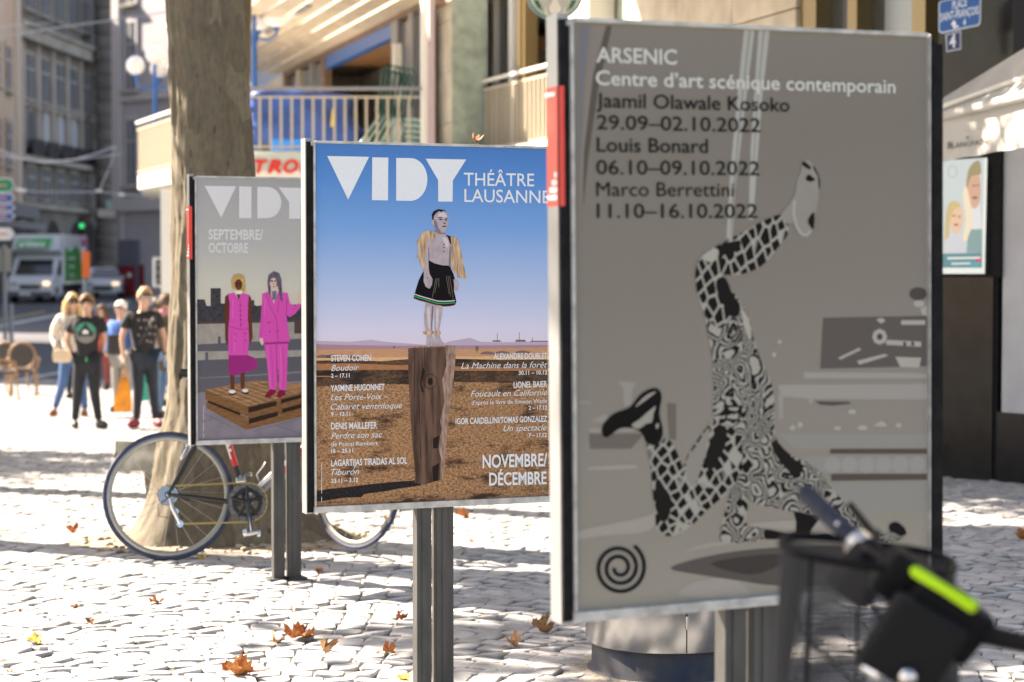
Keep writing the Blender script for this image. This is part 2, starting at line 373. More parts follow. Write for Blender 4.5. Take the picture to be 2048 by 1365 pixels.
def grad_mat(name, stops, z0, z1, noise=.02, slope=0):
    m = bpy.data.materials.new(name); m.use_nodes = True; N = m.node_tree.nodes; L = m.node_tree.links; b = N['Principled BSDF']
    tc = N.new('ShaderNodeTexCoord'); sp = N.new('ShaderNodeSeparateXYZ'); mr = N.new('ShaderNodeMapRange'); cp = N.new('ShaderNodeValToRGB')
    ns = N.new('ShaderNodeTexNoise'); ns.inputs['Scale'].default_value = 5; ns.inputs['Detail'].default_value = 8
    ma = N.new('ShaderNodeMath'); ma.operation = 'MULTIPLY_ADD'; ma.inputs[1].default_value = noise; mb2 = N.new('ShaderNodeMath'); mb2.operation = 'MULTIPLY_ADD'; mb2.inputs[1].default_value = slope
    L.new(tc.outputs['Object'], sp.inputs[0]); L.new(tc.outputs['Object'], ns.inputs['Vector']); L.new(sp.outputs['X'], mb2.inputs[0]); L.new(sp.outputs['Z'], mb2.inputs[2])
    mr.inputs[1].default_value = z0; mr.inputs[2].default_value = z1; L.new(mb2.outputs[0], mr.inputs[0]); L.new(ns.outputs[0], ma.inputs[0]); L.new(mr.outputs[0], ma.inputs[2]); L.new(ma.outputs[0], cp.inputs[0])
    el = cp.color_ramp.elements
    while len(el) > 1: el.remove(el[-1])
    for i, (p, c) in enumerate(stops):
        e = el[0] if i == 0 else el.new(p); e.position = p; e.color = (*srgb(c), 1)
    L.new(cp.outputs[0], b.inputs['Base Color']); b.inputs['Roughness'].default_value = .38; b.inputs['Specular IOR Level'].default_value = .05; return m
def pattern_mat(name, dark, light, scale, edge, rot=0, stretch=(1, 1, 1), kind='cell'):
    m = bpy.data.materials.new(name); m.use_nodes = True; N = m.node_tree.nodes; L = m.node_tree.links; b = N['Principled BSDF']
    tc = N.new('ShaderNodeTexCoord'); mp = N.new('ShaderNodeMapping'); mp.inputs['Rotation'].default_value = (0, rot, 0); mp.inputs['Scale'].default_value = stretch
    L.new(tc.outputs['Object'], mp.inputs[0]); rp = N.new('ShaderNodeValToRGB'); rp.color_ramp.elements[0].color = (*srgb(light), 1); rp.color_ramp.elements[1].color = (*srgb(dark), 1)
    if kind == 'cell':
        v = N.new('ShaderNodeTexVoronoi'); v.feature = 'DISTANCE_TO_EDGE'; v.inputs['Scale'].default_value = scale; v.inputs['Randomness'].default_value = .45; L.new(mp.outputs[0], v.inputs['Vector']); L.new(v.outputs['Distance'], rp.inputs[0])
        rp.color_ramp.elements[0].position = edge; rp.color_ramp.elements[1].position = edge+.05
    else:
        ns = N.new('ShaderNodeTexNoise'); ns.inputs['Scale'].default_value = 9; ns.inputs['Detail'].default_value = 2
        ad = N.new('ShaderNodeVectorMath'); ad.operation = 'MULTIPLY_ADD'; ad.inputs[1].default_value = (.14, .0, .14); L.new(ns.outputs['Color'], ad.inputs[0]); L.new(mp.outputs[0], ad.inputs[2]); L.new(mp.outputs[0], ns.inputs['Vector'])
        v = N.new('ShaderNodeTexVoronoi'); v.inputs['Scale'].default_value = scale*.28; L.new(ad.outputs[0], v.inputs['Vector'])
        w = N.new('ShaderNodeMath'); w.operation = 'MULTIPLY'; w.inputs[1].default_value = 38; L.new(v.outputs['Distance'], w.inputs[0])
        sn = N.new('ShaderNodeMath'); sn.operation = 'SINE'; L.new(w.outputs[0], sn.inputs[0])
        v2 = N.new('ShaderNodeTexVoronoi'); v2.inputs['Scale'].default_value = scale*3.2; L.new(mp.outputs[0], v2.inputs['Vector'])
        mx = N.new('ShaderNodeMath'); mx.operation = 'MULTIPLY_ADD'; mx.inputs[1].default_value = -1.5; L.new(v2.outputs['Distance'], mx.inputs[0]); 
        L.new(sn.outputs[0], mx.inputs[2]); mr = N.new('ShaderNodeMapRange'); mr.inputs[1].default_value = -1.9; mr.inputs[2].default_value = .6; L.new(mx.outputs[0], mr.inputs[0]); L.new(mr.outputs[0], rp.inputs[0])
        rp.color_ramp.elements[0].position = edge; rp.color_ramp.elements[1].position = edge+.12
    L.new(rp.outputs[0], b.inputs['Base Color']); b.inputs['Roughness'].default_value = .4; b.inputs['Specular IOR Level'].default_value = .05; return m
def matp(*a, **k): return mat(*a, spec=.05, **k)
# ================================================================ near stand: grey poster
S3 = Stand(.1365, 4.395, R(23.6), 'nearest and largest poster stand, grey poster of a dancer upside down in patterned tights', lift=.095, roll=R(-.55), sticker=True)
def full(s, name, m): s.k += 1; y = -.0001-.00005*s.k; mb = MB(); mb.poly([(.007, y, .024), (PW-.007, y, .024), (PW-.007, y, PH-.009), (.007, y, PH-.009)]); return mb.obj(name, m, s.sheet)
full(S3, 'printed_background', grad_mat('print_grey_studio', [(0, (150, 144, 132)), (.12, (141, 135, 124)), (.3, (137, 131, 121)), (.55, (127, 121, 112)), (.8, (120, 115, 106)), (1, (124, 119, 110))], 0.02, 1.32, .05, -.12))
c5 = (1140, 720, 2.527); c4 = (1140, 300, 2.967); c6 = (1500, 540, 2.2)
S3.draw('printed_backdrop', [[(1158, 50), (1180, 50), (1166, 180), (1158, 380)]], pm('bluegrey', (112, 112, 118)))
S3.draw('printed_backdrop', [[(1186, 50), (1212, 52), (1186, 150), (1168, 300), (1160, 420), (1160, 330), (1172, 180)]], pm('curtain', (130, 122, 114)))
S3.draw('printed_backdrop', [[(1212, 52), (1224, 52), (1196, 180), (1176, 320), (1166, 420), (1168, 300), (1186, 150)]], pm('curtain_shadow', (88, 80, 74)))
S3.draw('printed_columns', [[(1488, 60), (1509, 61), (1494, 180), (1480, 300), (1470, 380), (1464, 478), (1453, 477), (1460, 350), (1472, 220)],
                          [(1517, 61), (1539, 62), (1524, 200), (1514, 330), (1506, 440), (1497, 440), (1501, 300), (1509, 180)]], pm('column', (163, 162, 154)))
S3.draw('printed_columns', [[(1498, 60), (1501, 60), (1481, 240), (1467, 400), (1462, 470), (1460, 470), (1464, 400), (1478, 240)], [(1526, 62), (1529, 62), (1516, 200), (1508, 330), (1506, 330), (1514, 200)]], pm('column_line', (128, 126, 120)))
# things in the room of the picture
S3.draw('printed_furniture', [[(1646, 636), (1855, 632), (1855, 733), (1640, 738)]], pm('signbox', (92, 86, 81)))
S3.draw('printed_furniture', [[(1608, 745), (1806, 746), (1856, 748), (1856, 757), (1608, 757)], [(1556, 770), (1856, 768), (1856, 799), (1620, 798), (1560, 793)], [(1617, 798), (1625, 798), (1625, 808), (1619, 808)]], pm('rail', (152, 148, 141)))
S3.draw('printed_furniture', [[(1556, 868), (1856, 868), (1856, 896), (1590, 898)], [(1600, 914), (1856, 912), (1856, 948), (1640, 946)], [(1650, 966), (1856, 966), (1856, 1024), (1700, 1030), (1672, 1000)]], pm('bench', (141, 138, 131)))
S3.draw('printed_furniture', [ell(1665+i*34, 930, 16, 17, 12) for i in range(6)]+[[(1556, 790), (1566, 790), (1566, 838), (1558, 838)]], pm('scallop', (149, 146, 140)))
S3.draw('printed_furniture', [[(1630, 803), (1700, 804), (1700, 808), (1665, 812), (1640, 810)], [(1660, 898), (1856, 898), (1856, 908), (1660, 908)], [(1662, 948), (1856, 948), (1856, 960), (1662, 962)]], pm('shade_line', (84, 76, 70)))
S3.draw('printed_furniture', [[(1752, 640), (1762, 636), (1771, 641), (1762, 648)], ell(1759, 674, 15, 16, 8), [(1772, 680), (1842, 684), (1842, 694), (1772, 690)], [(1790, 714), (1842, 716), (1838, 736), (1800, 734)], [(1714, 722), (1770, 708), (1776, 712), (1718, 730)],
                              [(1676, 716), (1718, 696), (1722, 700), (1680, 720)], [(1802, 641), (1850, 641), (1850, 650), (1802, 650)], ell(1704, 824, 8, 5), [(1745, 852), (1763, 842), (1774, 850), (1770, 854)], ell(1725, 856, 10, 5), ell(1585, 856, 6, 5), ell(1600, 850, 5, 6), ell(1675, 857, 7, 4),
                              ell(1797, 851, 6, 5), ell(1838, 608, 11, 7), [(1840, 618), (1853, 612), (1853, 632), (1844, 630)], ell(1559, 684, 4, 4), ell(1548, 710, 4, 5)], pm('pale_bits', (165, 161, 152)))
S3.draw('printed_furniture', [ell(1759, 674, 6, 7, 8), [(1806, 684), (1812, 684), (1812, 692), (1806, 692)], [(1822, 684), (1828, 684), (1828, 692), (1822, 692)], ell(1836, 588, 18, 13)], pm('dark_bits', (76, 70, 66)))
S3.draw('printed_furniture', [[(1235, 762), (1272, 766), (1264, 778), (1262, 812), (1248, 812), (1246, 778)], [(1158, 803), (1180, 803), (1180, 807), (1158, 807)], [(1176, 856), (1290, 857), (1262, 864), (1178, 866)], [(1182, 842), (1210, 828), (1222, 840), (1200, 846)]], pm('stool', (148, 142, 134)))
S3.draw('printed_furniture', [[(1178, 868), (1288, 868), (1262, 898), (1180, 898)], [(1334, 806), (1352, 808), (1352, 880), (1338, 878)]], pm('stool_shade', (108, 100, 93)))
S3.draw('printed_floor', [[(1158, 1062), (1240, 1044), (1300, 1030), (1330, 1010), (1300, 1060), (1200, 1072), (1158, 1078)], [(1182, 934), (1266, 930), (1266, 938), (1184, 940)], [(1366, 1104), (1420, 1086), (1500, 1082), (1420, 1094)], [(1358, 1190), (1384, 1166), (1462, 1156), (1500, 1190), (1440, 1196)],
                          [(1490, 1050), (1600, 1040), (1700, 1046), (1600, 1060)], [(1560, 1120), (1640, 1108), (1660, 1120), (1580, 1140)]], pm('floor_light', (156, 149, 140)), 3)
S3.draw('printed_floor', [[(1340, 1136), (1420, 1112), (1520, 1098), (1660, 1092), (1856, 1100), (1856, 1150), (1720, 1170), (1560, 1172), (1480, 1162), (1400, 1150)]], pm('floor_shadow', (88, 82, 77)), 3)
S3.draw('printed_floor', [[(1420, 1128), (1500, 1112), (1600, 1108), (1560, 1130), (1500, 1150)]], pm('floor_shadow_core', (66, 61, 58)), 3)
# dancer
LT, DK = (158, 154, 144), (24, 22, 22)
M_net = pattern_mat('print_net_tights', DK, LT, 44, .085, .7, (1, 1, .85)); M_net2 = pattern_mat('print_net_tights_wide', DK, LT, 36, .07, .5, (1.2, 1, .8))
M_pais = pattern_mat('print_paisley', DK, LT, 72, .42, 0, (1, 1, 1), 'p'); M_pais2 = pattern_mat('print_paisley_fine', DK, LT, 95, .40, .4, (1, 1, 1), 'p')
body = [(690, 740), (745, 640)]
S3.draw('printed_dancer', [[(735, -5), (728, 120), (722, 240), (712, 320), (660, 395), (700, 520), (790, 640), (822, 612), (870, 655), (902, 715), (1048, 752), (1112, 765), (1200, 775), (1262, 792), (1330, 800), (1400, 880), (1470, 945), (1515, 965), (1500, 880), (1400, 740), (1310, 635), (1260, 562), (1200, 520), (1130, 490), (1070, 440), (1032, 370), (1030, 200), (1008, 95), (952, -10), (860, -40)]], M_pais, 3, c5)
S3.draw('printed_dancer', [[(815, 640), (775, 800), (750, 895), (790, 920), (930, 922), (988, 890), (985, 852), (890, 830), (900, 712), (868, 655)]], M_pais2, 3, c5)
S3.draw('printed_dancer', [[(985, 856), (1060, 870), (1140, 868), (1130, 770), (1112, 762), (1200, 780), (1262, 795), (1240, 830), (1212, 880), (1290, 876), (1330, 890), (1290, 912), (1200, 905), (1080, 903), (986, 906)]], pm('black_gloves', DK), 2, c5)
S3.draw('printed_dancer', [[(720, 325), (700, 330), (640, 410), (590, 490), (572, 545), (560, 520), (545, 480), (520, 430), (485, 395), (450, 425), (385, 428), (405, 520), (415, 650), (430, 800), (438, 862), (500, 892), (560, 872), (620, 832), (700, 752), (782, 682), (850, 600), (870, 500), (860, 400), (800, 330)]], M_net, 3, c5)
S3.draw('printed_dancer', [[(435, 600), (470, 640), (510, 700), (500, 790), (470, 820), (440, 780), (428, 700)], [(750, 335), (790, 345), (785, 430), (750, 500), (715, 560), (690, 545), (685, 480), (715, 400)], [(1040, 395), (1060, 440), (1130, 500), (1180, 540), (1140, 600), (1100, 560), (1050, 500), (1020, 440)]], pm('tights_shade', (30, 27, 26)), 3, c5)
S3.draw('printed_dancer', [[(590, 500), (640, 430), (690, 350), (705, 360), (690, 440), (660, 560), (620, 640), (590, 600)]], pm('tights_light', (140, 134, 125)), 3, c5)
# upper leg
S3.draw('printed_dancer', [[(745, 690), (750, 820), (790, 950), (820, 1110), (850, 1270), (858, 1400), (1000, 1460), (1180, 1380), (1130, 1250), (1082, 1100), (1050, 960), (1010, 900), (965, 840), (910, 780), (880, 700), (800, 620)]], M_pais, 3, c4)
S3.draw('printed_dancer', [[(1248, 385), (1150, 420), (1025, 488), (900, 555), (800, 612), (748, 690), (750, 830), (800, 980), (880, 1060), (950, 1010), (1000, 940), (930, 800), (900, 745), (1000, 742), (1110, 705), (1180, 645), (1240, 570), (1292, 498), (1285, 425)]], M_net2, 3, c4)
S3.draw('printed_dancer', [[(870, 770), (920, 760), (960, 850), (1010, 930), (990, 990), (940, 980), (900, 900), (868, 830)], [(870, 590), (900, 560), (960, 545), (1010, 540), (1000, 600), (940, 610), (900, 640), (905, 680), (880, 660)]], pm('tights_shade2', (26, 24, 24)), 3, c4)
S3.draw('printed_dancer', [[(800, 615), (850, 585), (880, 600), (868, 650), (820, 665), (790, 640)], [(1000, 860), (1020, 940), (1060, 1010), (1075, 1120), (1050, 1100), (1020, 1000)]], pm('knee', (165, 160, 150)), 3, c4)
S3.draw('printed_dancer', [rib([(965, 1025), (1015, 1085), (970, 1145), (935, 1085), (965, 1030)], 12), rib([(968, 1060), (988, 1083), (970, 1108), (953, 1083), (968, 1062)], 10)], pm('diamond', DK), 0, c4)
S3.draw('printed_dancer', [rib([(790, 235), (855, 235), (852, 305), (788, 303), (790, 240)], 13)], pm('diamond', DK), 0, c5)
S3.draw('printed_foot', [[(1250, 390), (1280, 345), (1312, 300), (1335, 250), (1345, 180), (1368, 130), (1375, 75), (1410, 62), (1445, 92), (1470, 130), (1482, 190), (1470, 300), (1450, 400), (1440, 470), (1412, 517), (1370, 512), (1345, 480), (1320, 430), (1290, 440)]], pm('bare_foot', (139, 135, 127)), 3, c4)
S3.draw('printed_foot', [rib([(1330, 300), (1325, 380), (1345, 460), (1372, 500), (1405, 505), (1425, 480)], 12)], pm('foot_highlight', (165, 162, 152)), 0, c4)
S3.draw('printed_foot', [[(1375, 78), (1390, 70), (1428, 105), (1422, 118), (1400, 108), (1380, 95)], [(1395, 170), (1415, 145), (1440, 165), (1455, 175), (1430, 190), (1405, 184)], [(1440, 90), (1470, 140), (1482, 200), (1474, 240), (1468, 160), (1445, 120)], [(1448, 370), (1445, 460), (1435, 470), (1408, 430), (1420, 395)]], pm('foot_dark', DK), 2, c4)
S3.draw('printed_foot', [[(160, 370), (168, 325), (220, 272), (300, 240), (350, 180), (400, 148), (440, 146), (462, 185), (450, 270), (467, 350), (460, 400), (432, 432), (387, 420), (360, 370), (310, 345), (250, 347), (185, 392)]], pm('black_sock', (20, 18, 19)), 3, c5)
S3.draw('printed_foot', [[(308, 330), (350, 300), (430, 232), (420, 270), (412, 315), (385, 322), (345, 350)], [(430, 330), (446, 318), (446, 340), (436, 350)], [(390, 175), (430, 160), (420, 175), (330, 240), (350, 210)]], pm('sock_light', (150, 145, 136)), 2, c5)
S3.draw('printed_hand', [[(480, 1142), (520, 1150), (575, 1165), (612, 1158), (618, 1122), (650, 1110), (688, 1152), (660, 1186), (600, 1197), (555, 1192), (500, 1180)]], M_pais2, 3, c6)
S3.draw('printed_hand', [[(612, 1122), (645, 1110), (686, 1150), (665, 1172), (640, 1160), (615, 1150)]], pm('black_gloves', DK), 3, c6)
sp = []
for k in range(110):
    t = k/109; a = R(-55)+t*R(955); r = 52-t*42; sp.append((1238+r*math.cos(a), 1136+r*1.03*math.sin(a)))
S3.draw('printed_spiral', [rib(sp, 7.5)], pm('spiral_ink', (28, 28, 32)))
S3.text('lettering', [('ARSENIC', 1192, 124.6, 1353, 129.4, 30, .016, 0), ("Centre d’art scénique contemporain", 1191, 170, 1790, 186.7, 29, .013, 0)], pm('pale_letters', (198, 198, 190)))
S3.text('lettering', [('Jaamil Olawale Kosoko', 1192, 214.8, 1578, 224, 29, .008, 0), ('29.09–02.10.2022', 1193, 259, 1520, 265, 29, .006, 0), ('Louis Bonard', 1193, 303.8, 1415, 306.6, 29, .008, 0),
                      ('06.10–09.10.2022', 1192, 349, 1518, 351, 29, .006, 0), ('Marco Berrettini', 1192, 392.8, 1467, 393.6, 29, .0, 0), ('11.10–16.10.2022', 1193, 436.3, 1514, 436.3, 29, .006, 0)], pm('dark_letters', (24, 23, 24)))
# ================================================================ middle stand: blue poster
S2 = Stand(-.7075, 7.13, R(22.3), 'middle poster stand, blue sky poster of a child standing on a tree stump')
zl = lambda y: S2.L(628+2, y)[1]
full(S2, 'printed_background', grad_mat('print_blue_sky', [(0, (208, 198, 208)), (.1, (200, 198, 218)), (.3, (165, 183, 214)), (.6, (112, 155, 207)), (.85, (80, 133, 194)), (1, (70, 120, 183))], zl(695), zl(290), .03))
cb = (600, 660, 3.5)
S2.draw('printed_hills', [[(627, 682), (700, 684), (742, 680), (770, 684), (850, 690), (880, 690), (900, 683), (940, 676), (962, 684), (1000, 685), (1120, 683), (1120, 703), (627, 706)]], pm('far_hills', (176, 160, 182)))
S2.draw('printed_hills', [[(627, 689), (720, 691), (800, 692), (1120, 690), (1120, 712), (627, 712)]], pm('near_hills', (160, 128, 136)))
S2.draw('printed_field', [[(627, 700), (800, 698), (900, 699), (1120, 695), (1120, 730), (627, 730)]], matp('print_dry_plain', srgb((186, 140, 108)), .4, var=.12, scale=40, stretch=(1, 1, 8)))
S2.draw('printed_field', [[(627, 716), (1120, 712), (1120, 724), (627, 724)]], matp('print_dry_plain_pale', srgb((206, 165, 122)), .4, var=.1, scale=40, stretch=(1, 1, 8)))
S2.draw('printed_trees', [[(x_, y_+3), (x_+3, y_-1), (x_+14, y_-3), (x_+26, y_-1), (x_+34, y_+4)] for x_, y_ in ((632, 713), (650, 712), (960, 706), (990, 705), (1030, 704), (690, 714))]+[ell(954, 697, 4, 5), [(953, 700), (955, 700), (955, 706), (953, 706)], ell(788, 695, 2, 3)]+[[(x_, 685), (x_, 685-h_), (x_+1, 685-h_), (x_+1.2, 685)] for x_, h_ in ((994, 18), (1038, 20), (1064, 10))]+[[(985, 684), (985, 681), (1000, 681), (1003, 684)], [(1030, 684), (1032, 680), (1050, 680), (1052, 684)], [(1060, 684), (1062, 682), (1096, 682), (1098, 684)]], pm('scrub', (118, 98, 98)))
def field_mat(name, a, b_, dark, sc, st, thr):
    m = bpy.data.materials.new(name); m.use_nodes = True; N = m.node_tree.nodes; L = m.node_tree.links; b = N['Principled BSDF']; tc = N.new('ShaderNodeTexCoord')
    def nz(scale, st, det=6):
        mp = N.new('ShaderNodeMapping'); mp.inputs['Scale'].default_value = st; n = N.new('ShaderNodeTexNoise'); n.inputs['Scale'].default_value = scale; n.inputs['Detail'].default_value = det; n.inputs['Roughness'].default_value = .7
        L.new(tc.outputs['Object'], mp.inputs[0]); L.new(mp.outputs[0], n.inputs['Vector']); return n.outputs[0]
    def ramp(src, p0, p1):
        r = N.new('ShaderNodeMapRange'); r.inputs[1].default_value = p0; r.inputs[2].default_value = p1; L.new(src, r.inputs[0]); return r.outputs[0]
    def mix(f, A, B):
        x = N.new('ShaderNodeMix'); x.data_type = 'RGBA'; L.new(f, x.inputs[0])
        for i, v in ((6, A), (7, B)):
            if isinstance(v, tuple): x.inputs[i].default_value = (*srgb(v), 1)
            else: L.new(v, x.inputs[i])
        return x.outputs[2]
    g = mix(ramp(nz(sc, (1, 1, 1.6)), .38, .62), a, b_); g = mix(ramp(nz(5, (1, 1, 3.4), 7), thr, thr+.1), g, dark)
    g2 = mix(ramp(nz(sc*1.7, (1, 1, 1)), .60, .7), g, (38, 28, 22)); L.new(g2, b.inputs['Base Color']); b.inputs['Roughness'].default_value = .42; b.inputs['Specular IOR Level'].default_value = .05; return m
M_f1 = field_mat('print_burnt_field', (108, 82, 62), (62, 50, 43), (48, 41, 38), 60, 3, .48)
M_f2 = field_mat('print_dry_grass', (186, 143, 105), (104, 76, 54), (70, 52, 42), 95, 2, .52)
S2.draw('printed_field', [[(627, 722), (700, 720), (760, 723), (840, 717), (900, 718), (1000, 720), (1120, 719), (1120, 790), (627, 790)]], M_f1)
S2.draw('printed_field', [[(627, 728), (700, 727), (800, 731), (840, 729), (900, 733), (1120, 737), (1120, 742), (900, 742), (800, 740), (627, 741)], [(627, 752), (660, 752), (672, 754), (627, 755)]], matp('print_dry_plain_band', srgb((160, 112, 78)), .4, var=.15, scale=50, stretch=(1, 1, 6)))
S2.draw('printed_field', [[(627, 774), (700, 771), (780, 768), (840, 770), (900, 764), (1000, 766), (1120, 769), (1120, 1005), (627, 1018)]], M_f2)
S2.draw('printed_shadow', [[(108, 1130), (300, 1105), (500, 1080), (800, 1055), (850, 1080), (830, 1092), (700, 1110), (600, 1130), (450, 1150), (430, 1172), (300, 1176), (150, 1202), (108, 1192)]], matp('print_stump_shadow', srgb((40, 36, 38)), .4, var=.4, scale=120), 2, cb)
M_wd = matp('print_weathered_wood', srgb((112, 86, 74)), .42, scale=45, stretch=(1, 1, .12), col2=srgb((62, 48, 43)), detail=8); M_wl = matp('print_cut_wood', srgb((172, 144, 130)), .42, scale=80, stretch=(1, 1, .3), col2=srgb((118, 95, 84)))
S2.draw('printed_stump', [[(757, 130), (800, 120), (1040, 112), (1092, 115), (1085, 250), (1078, 350), (1060, 450), (1045, 540), (1035, 640), (1030, 740), (1020, 850), (1010, 960), (1000, 1050), (940, 1062), (870, 1085), (800, 1070), (808, 1000), (795, 900), (785, 800), (775, 650), (765, 450), (757, 300)]], M_wd, 0, cb)
S2.draw('printed_stump', [[(1018, 118), (1092, 115), (1085, 250), (1060, 450), (1035, 640), (1020, 850), (1002, 1050), (978, 1050), (988, 900), (968, 830), (990, 700), (980, 640), (1012, 500), (995, 350), (1025, 250)], [(757, 131), (800, 119), (1040, 108), (1092, 112), (1092, 117), (800, 126)]], M_wl, 0, cb)
S2.draw('printed_stump', [[(858, 270), (868, 266), (872, 300), (850, 380), (862, 420), (870, 442), (850, 432), (842, 380), (846, 330)], ell(912, 362, 18, 26), rib(ell(912, 362, 45, 52, 20)+[(957, 362)], 4), [(930, 760), (975, 740), (965, 830), (930, 830)], [(925, 960), (975, 930), (965, 1060), (930, 1060)], [(800, 135), (804, 135), (806, 1000), (802, 1000)], [(870, 126), (873, 126), (874, 260), (871, 260)], [(830, 420), (834, 420), (846, 900), (842, 900)]], pm('wood_crack', (40, 31, 29)), 0, cb)
# child on the stump
cc = (810, 400, 4.403)
SK = (168, 156, 162); straw = matp('print_raffia', srgb((205, 178, 148)), .4, scale=70, stretch=(2.2, 1, .25), col2=srgb((142, 110, 84)), detail=8)
M_skin = matp('print_powdered_skin', srgb(SK), .4, var=.10, scale=45); M_skl = pm('skin_light', (196, 186, 190)); M_skd = pm('skin_shade', (120, 108, 116))
S2.draw('printed_child', [[(205, 530), (260, 560), (330, 578), (398, 580), (405, 610), (425, 650), (440, 700), (430, 800), (445, 860), (452, 900), (440, 925), (400, 930), (340, 938), (285, 925), (200, 905), (130, 885), (75, 865), (95, 790), (120, 710), (150, 650), (170, 620)]], pm('black_skirt', (18, 17, 20)), 0, cc)
S2.draw('printed_child', [rib([(80, 830), (130, 848), (200, 868), (285, 892), (350, 895), (440, 888)], 9)], pm('hem_white', (200, 190, 200)), 0, cc)
S2.draw('printed_child', [rib([(77, 848), (130, 866), (200, 886), (285, 912), (350, 914), (442, 906)], 12)], pm('hem_green', (40, 140, 85)), 0, cc)
S2.draw('printed_child', [rib([(76, 866), (130, 886), (200, 904), (285, 928), (345, 938), (400, 934), (442, 924)], 7)], pm('hem_red', (120, 50, 55)), 0, cc)
S2.draw('printed_child', [rib([(x0_, y0_), (x1_, y1_)], 3) for x0_, y0_, x1_, y1_ in ((272, 690, 240, 865), (285, 690, 262, 820), (298, 690, 296, 770), (362, 670, 388, 830), (378, 670, 400, 850), (392, 670, 425, 880))], pm('skirt_thread', (128, 118, 100)), 0, cc)
S2.draw('printed_child', [[(400, 320), (440, 325), (462, 345), (482, 400), (497, 470), (512, 560), (530, 640), (545, 692), (522, 700), (500, 682), (480, 688), (455, 680), (440, 640), (415, 620), (405, 560), (400, 470), (405, 400)]], straw, 0, cc)
S2.draw('printed_child', [[(182, 900), (255, 925), (250, 1000), (242, 1080), (240, 1200), (262, 1240), (302, 1268), (300, 1284), (185, 1287), (190, 1200), (180, 1150), (168, 1080), (168, 1000), (176, 950)], [(257, 925), (327, 934), (330, 970), (318, 1050), (305, 1130), (305, 1200), (320, 1240), (352, 1270), (345, 1283), (300, 1283), (262, 1230), (255, 1180), (258, 1080)],
                          [(265, 255), (310, 285), (352, 270), (352, 305), (375, 322), (402, 338), (406, 400), (400, 580), (330, 575), (260, 560), (205, 530), (208, 600), (215, 650), (242, 700), (236, 750), (215, 784), (182, 766), (163, 720), (165, 620), (170, 520), (190, 420), (200, 340), (225, 310), (262, 290)],
                          [(425, 700), (455, 705), (476, 740), (472, 790), (450, 805), (430, 795), (432, 750)],
                          [(240, 165), (236, 130), (252, 100), (290, 84), (330, 84), (365, 108), (380, 150), (383, 205), (372, 250), (342, 280), (312, 286), (278, 265), (258, 226), (242, 222), (230, 200), (233, 180)]], M_skin, 0, cc)
S2.draw('printed_child', [[(300, 120), (345, 115), (370, 150), (345, 160), (320, 150), (290, 150)], [(330, 330), (370, 345), (385, 400), (370, 420), (345, 380)], [(195, 960), (215, 950), (222, 1060), (215, 1140), (200, 1090)], [(275, 960), (295, 970), (292, 1080), (280, 1140), (272, 1060)]], M_skl, 3, cc)
S2.draw('printed_child', [[(258, 170), (280, 200), (290, 245), (312, 275), (310, 286), (278, 265), (258, 226)], [(262, 262), (310, 288), (352, 290), (350, 300), (300, 300), (268, 280)], [(205, 430), (212, 420), (214, 520), (206, 530)], [(392, 420), (402, 420), (400, 575), (385, 575)], [(236, 950), (250, 950), (240, 1100), (236, 1190), (230, 1100)], [(160, 480), (172, 500), (168, 600), (162, 590)]], M_skd, 3, cc)
S2.draw('printed_child', [[(240, 178), (235, 130), (252, 100), (295, 82), (345, 90), (366, 108), (335, 98), (318, 108), (300, 100), (276, 116), (256, 140), (250, 180)], ell(312, 172, 15, 6), ell(361, 177, 11, 6), [(290, 152), (328, 150), (328, 156), (292, 160)], [(350, 158), (376, 160), (376, 165), (350, 163)], ell(344, 234, 20, 5), ell(347, 207, 12, 4), ell(342, 392, 6, 7), ell(341, 420, 6, 6), ell(340, 456, 6, 7), [(355, 306), (402, 322), (408, 400), (396, 385), (378, 335)], ell(196, 688, 5, 6)], pm('ink', (34, 30, 36)), 0, cc)
S2.draw('printed_child', [rib([(188+14*i, 700), (186+13*i, 775)], 2.5) for i in range(1, 4)]+[rib([(195+22*i, 1262), (200+22*i, 1284)], 3) for i in range(1, 5)], pm('finger_line', (110, 98, 106)), 0, cc)
S2.draw('printed_child', [[(98, 372), (125, 340), (130, 310), (160, 285), (200, 270), (242, 272), (266, 300), (270, 335), (232, 350), (202, 352), (190, 420), (172, 500), (170, 570), (162, 622), (146, 600), (130, 560), (125, 520), (97, 505), (120, 460), (110, 400)], [(155, 1162), (200, 1152), (246, 1158), (248, 1178), (215, 1192), (165, 1186)], [(246, 1160), (285, 1152), (312, 1162), (312, 1184), (280, 1194), (250, 1188)]], straw, 0, cc)
ct = (600, 270, 3.175); M_pal = pm('pale_ink', (213, 218, 222))
arcD = [(700+108*math.sin(a), 284-136*math.cos(a)) for a in [math.pi*k/24 for k in range(25)]]
S2.draw('lettering', [[(172, 135), (438, 140), (305, 412)], [(458, 143), (560, 145), (558, 417), (456, 415)], [(610, 147)]+arcD+[(610, 418)], [(797, 152), (1055, 157), (970, 290), (968, 425), (877, 424), (876, 288)]], M_pal, 0, ct)
S2.text('lettering', [('THÉÂTRE', 927.5, 371.4, 1068, 373, 26, .006, 0), ('LAUSANNE', 928.5, 404, 1099, 407, 26, .006, 0), ('NOVEMBRE/', 965, 936, 1094, 932, 25.5, .020, 0), ('DÉCEMBRE', 978, 971, 1093, 968, 25, .020, 0)], M_pal)
B_, I_ = .016, .32
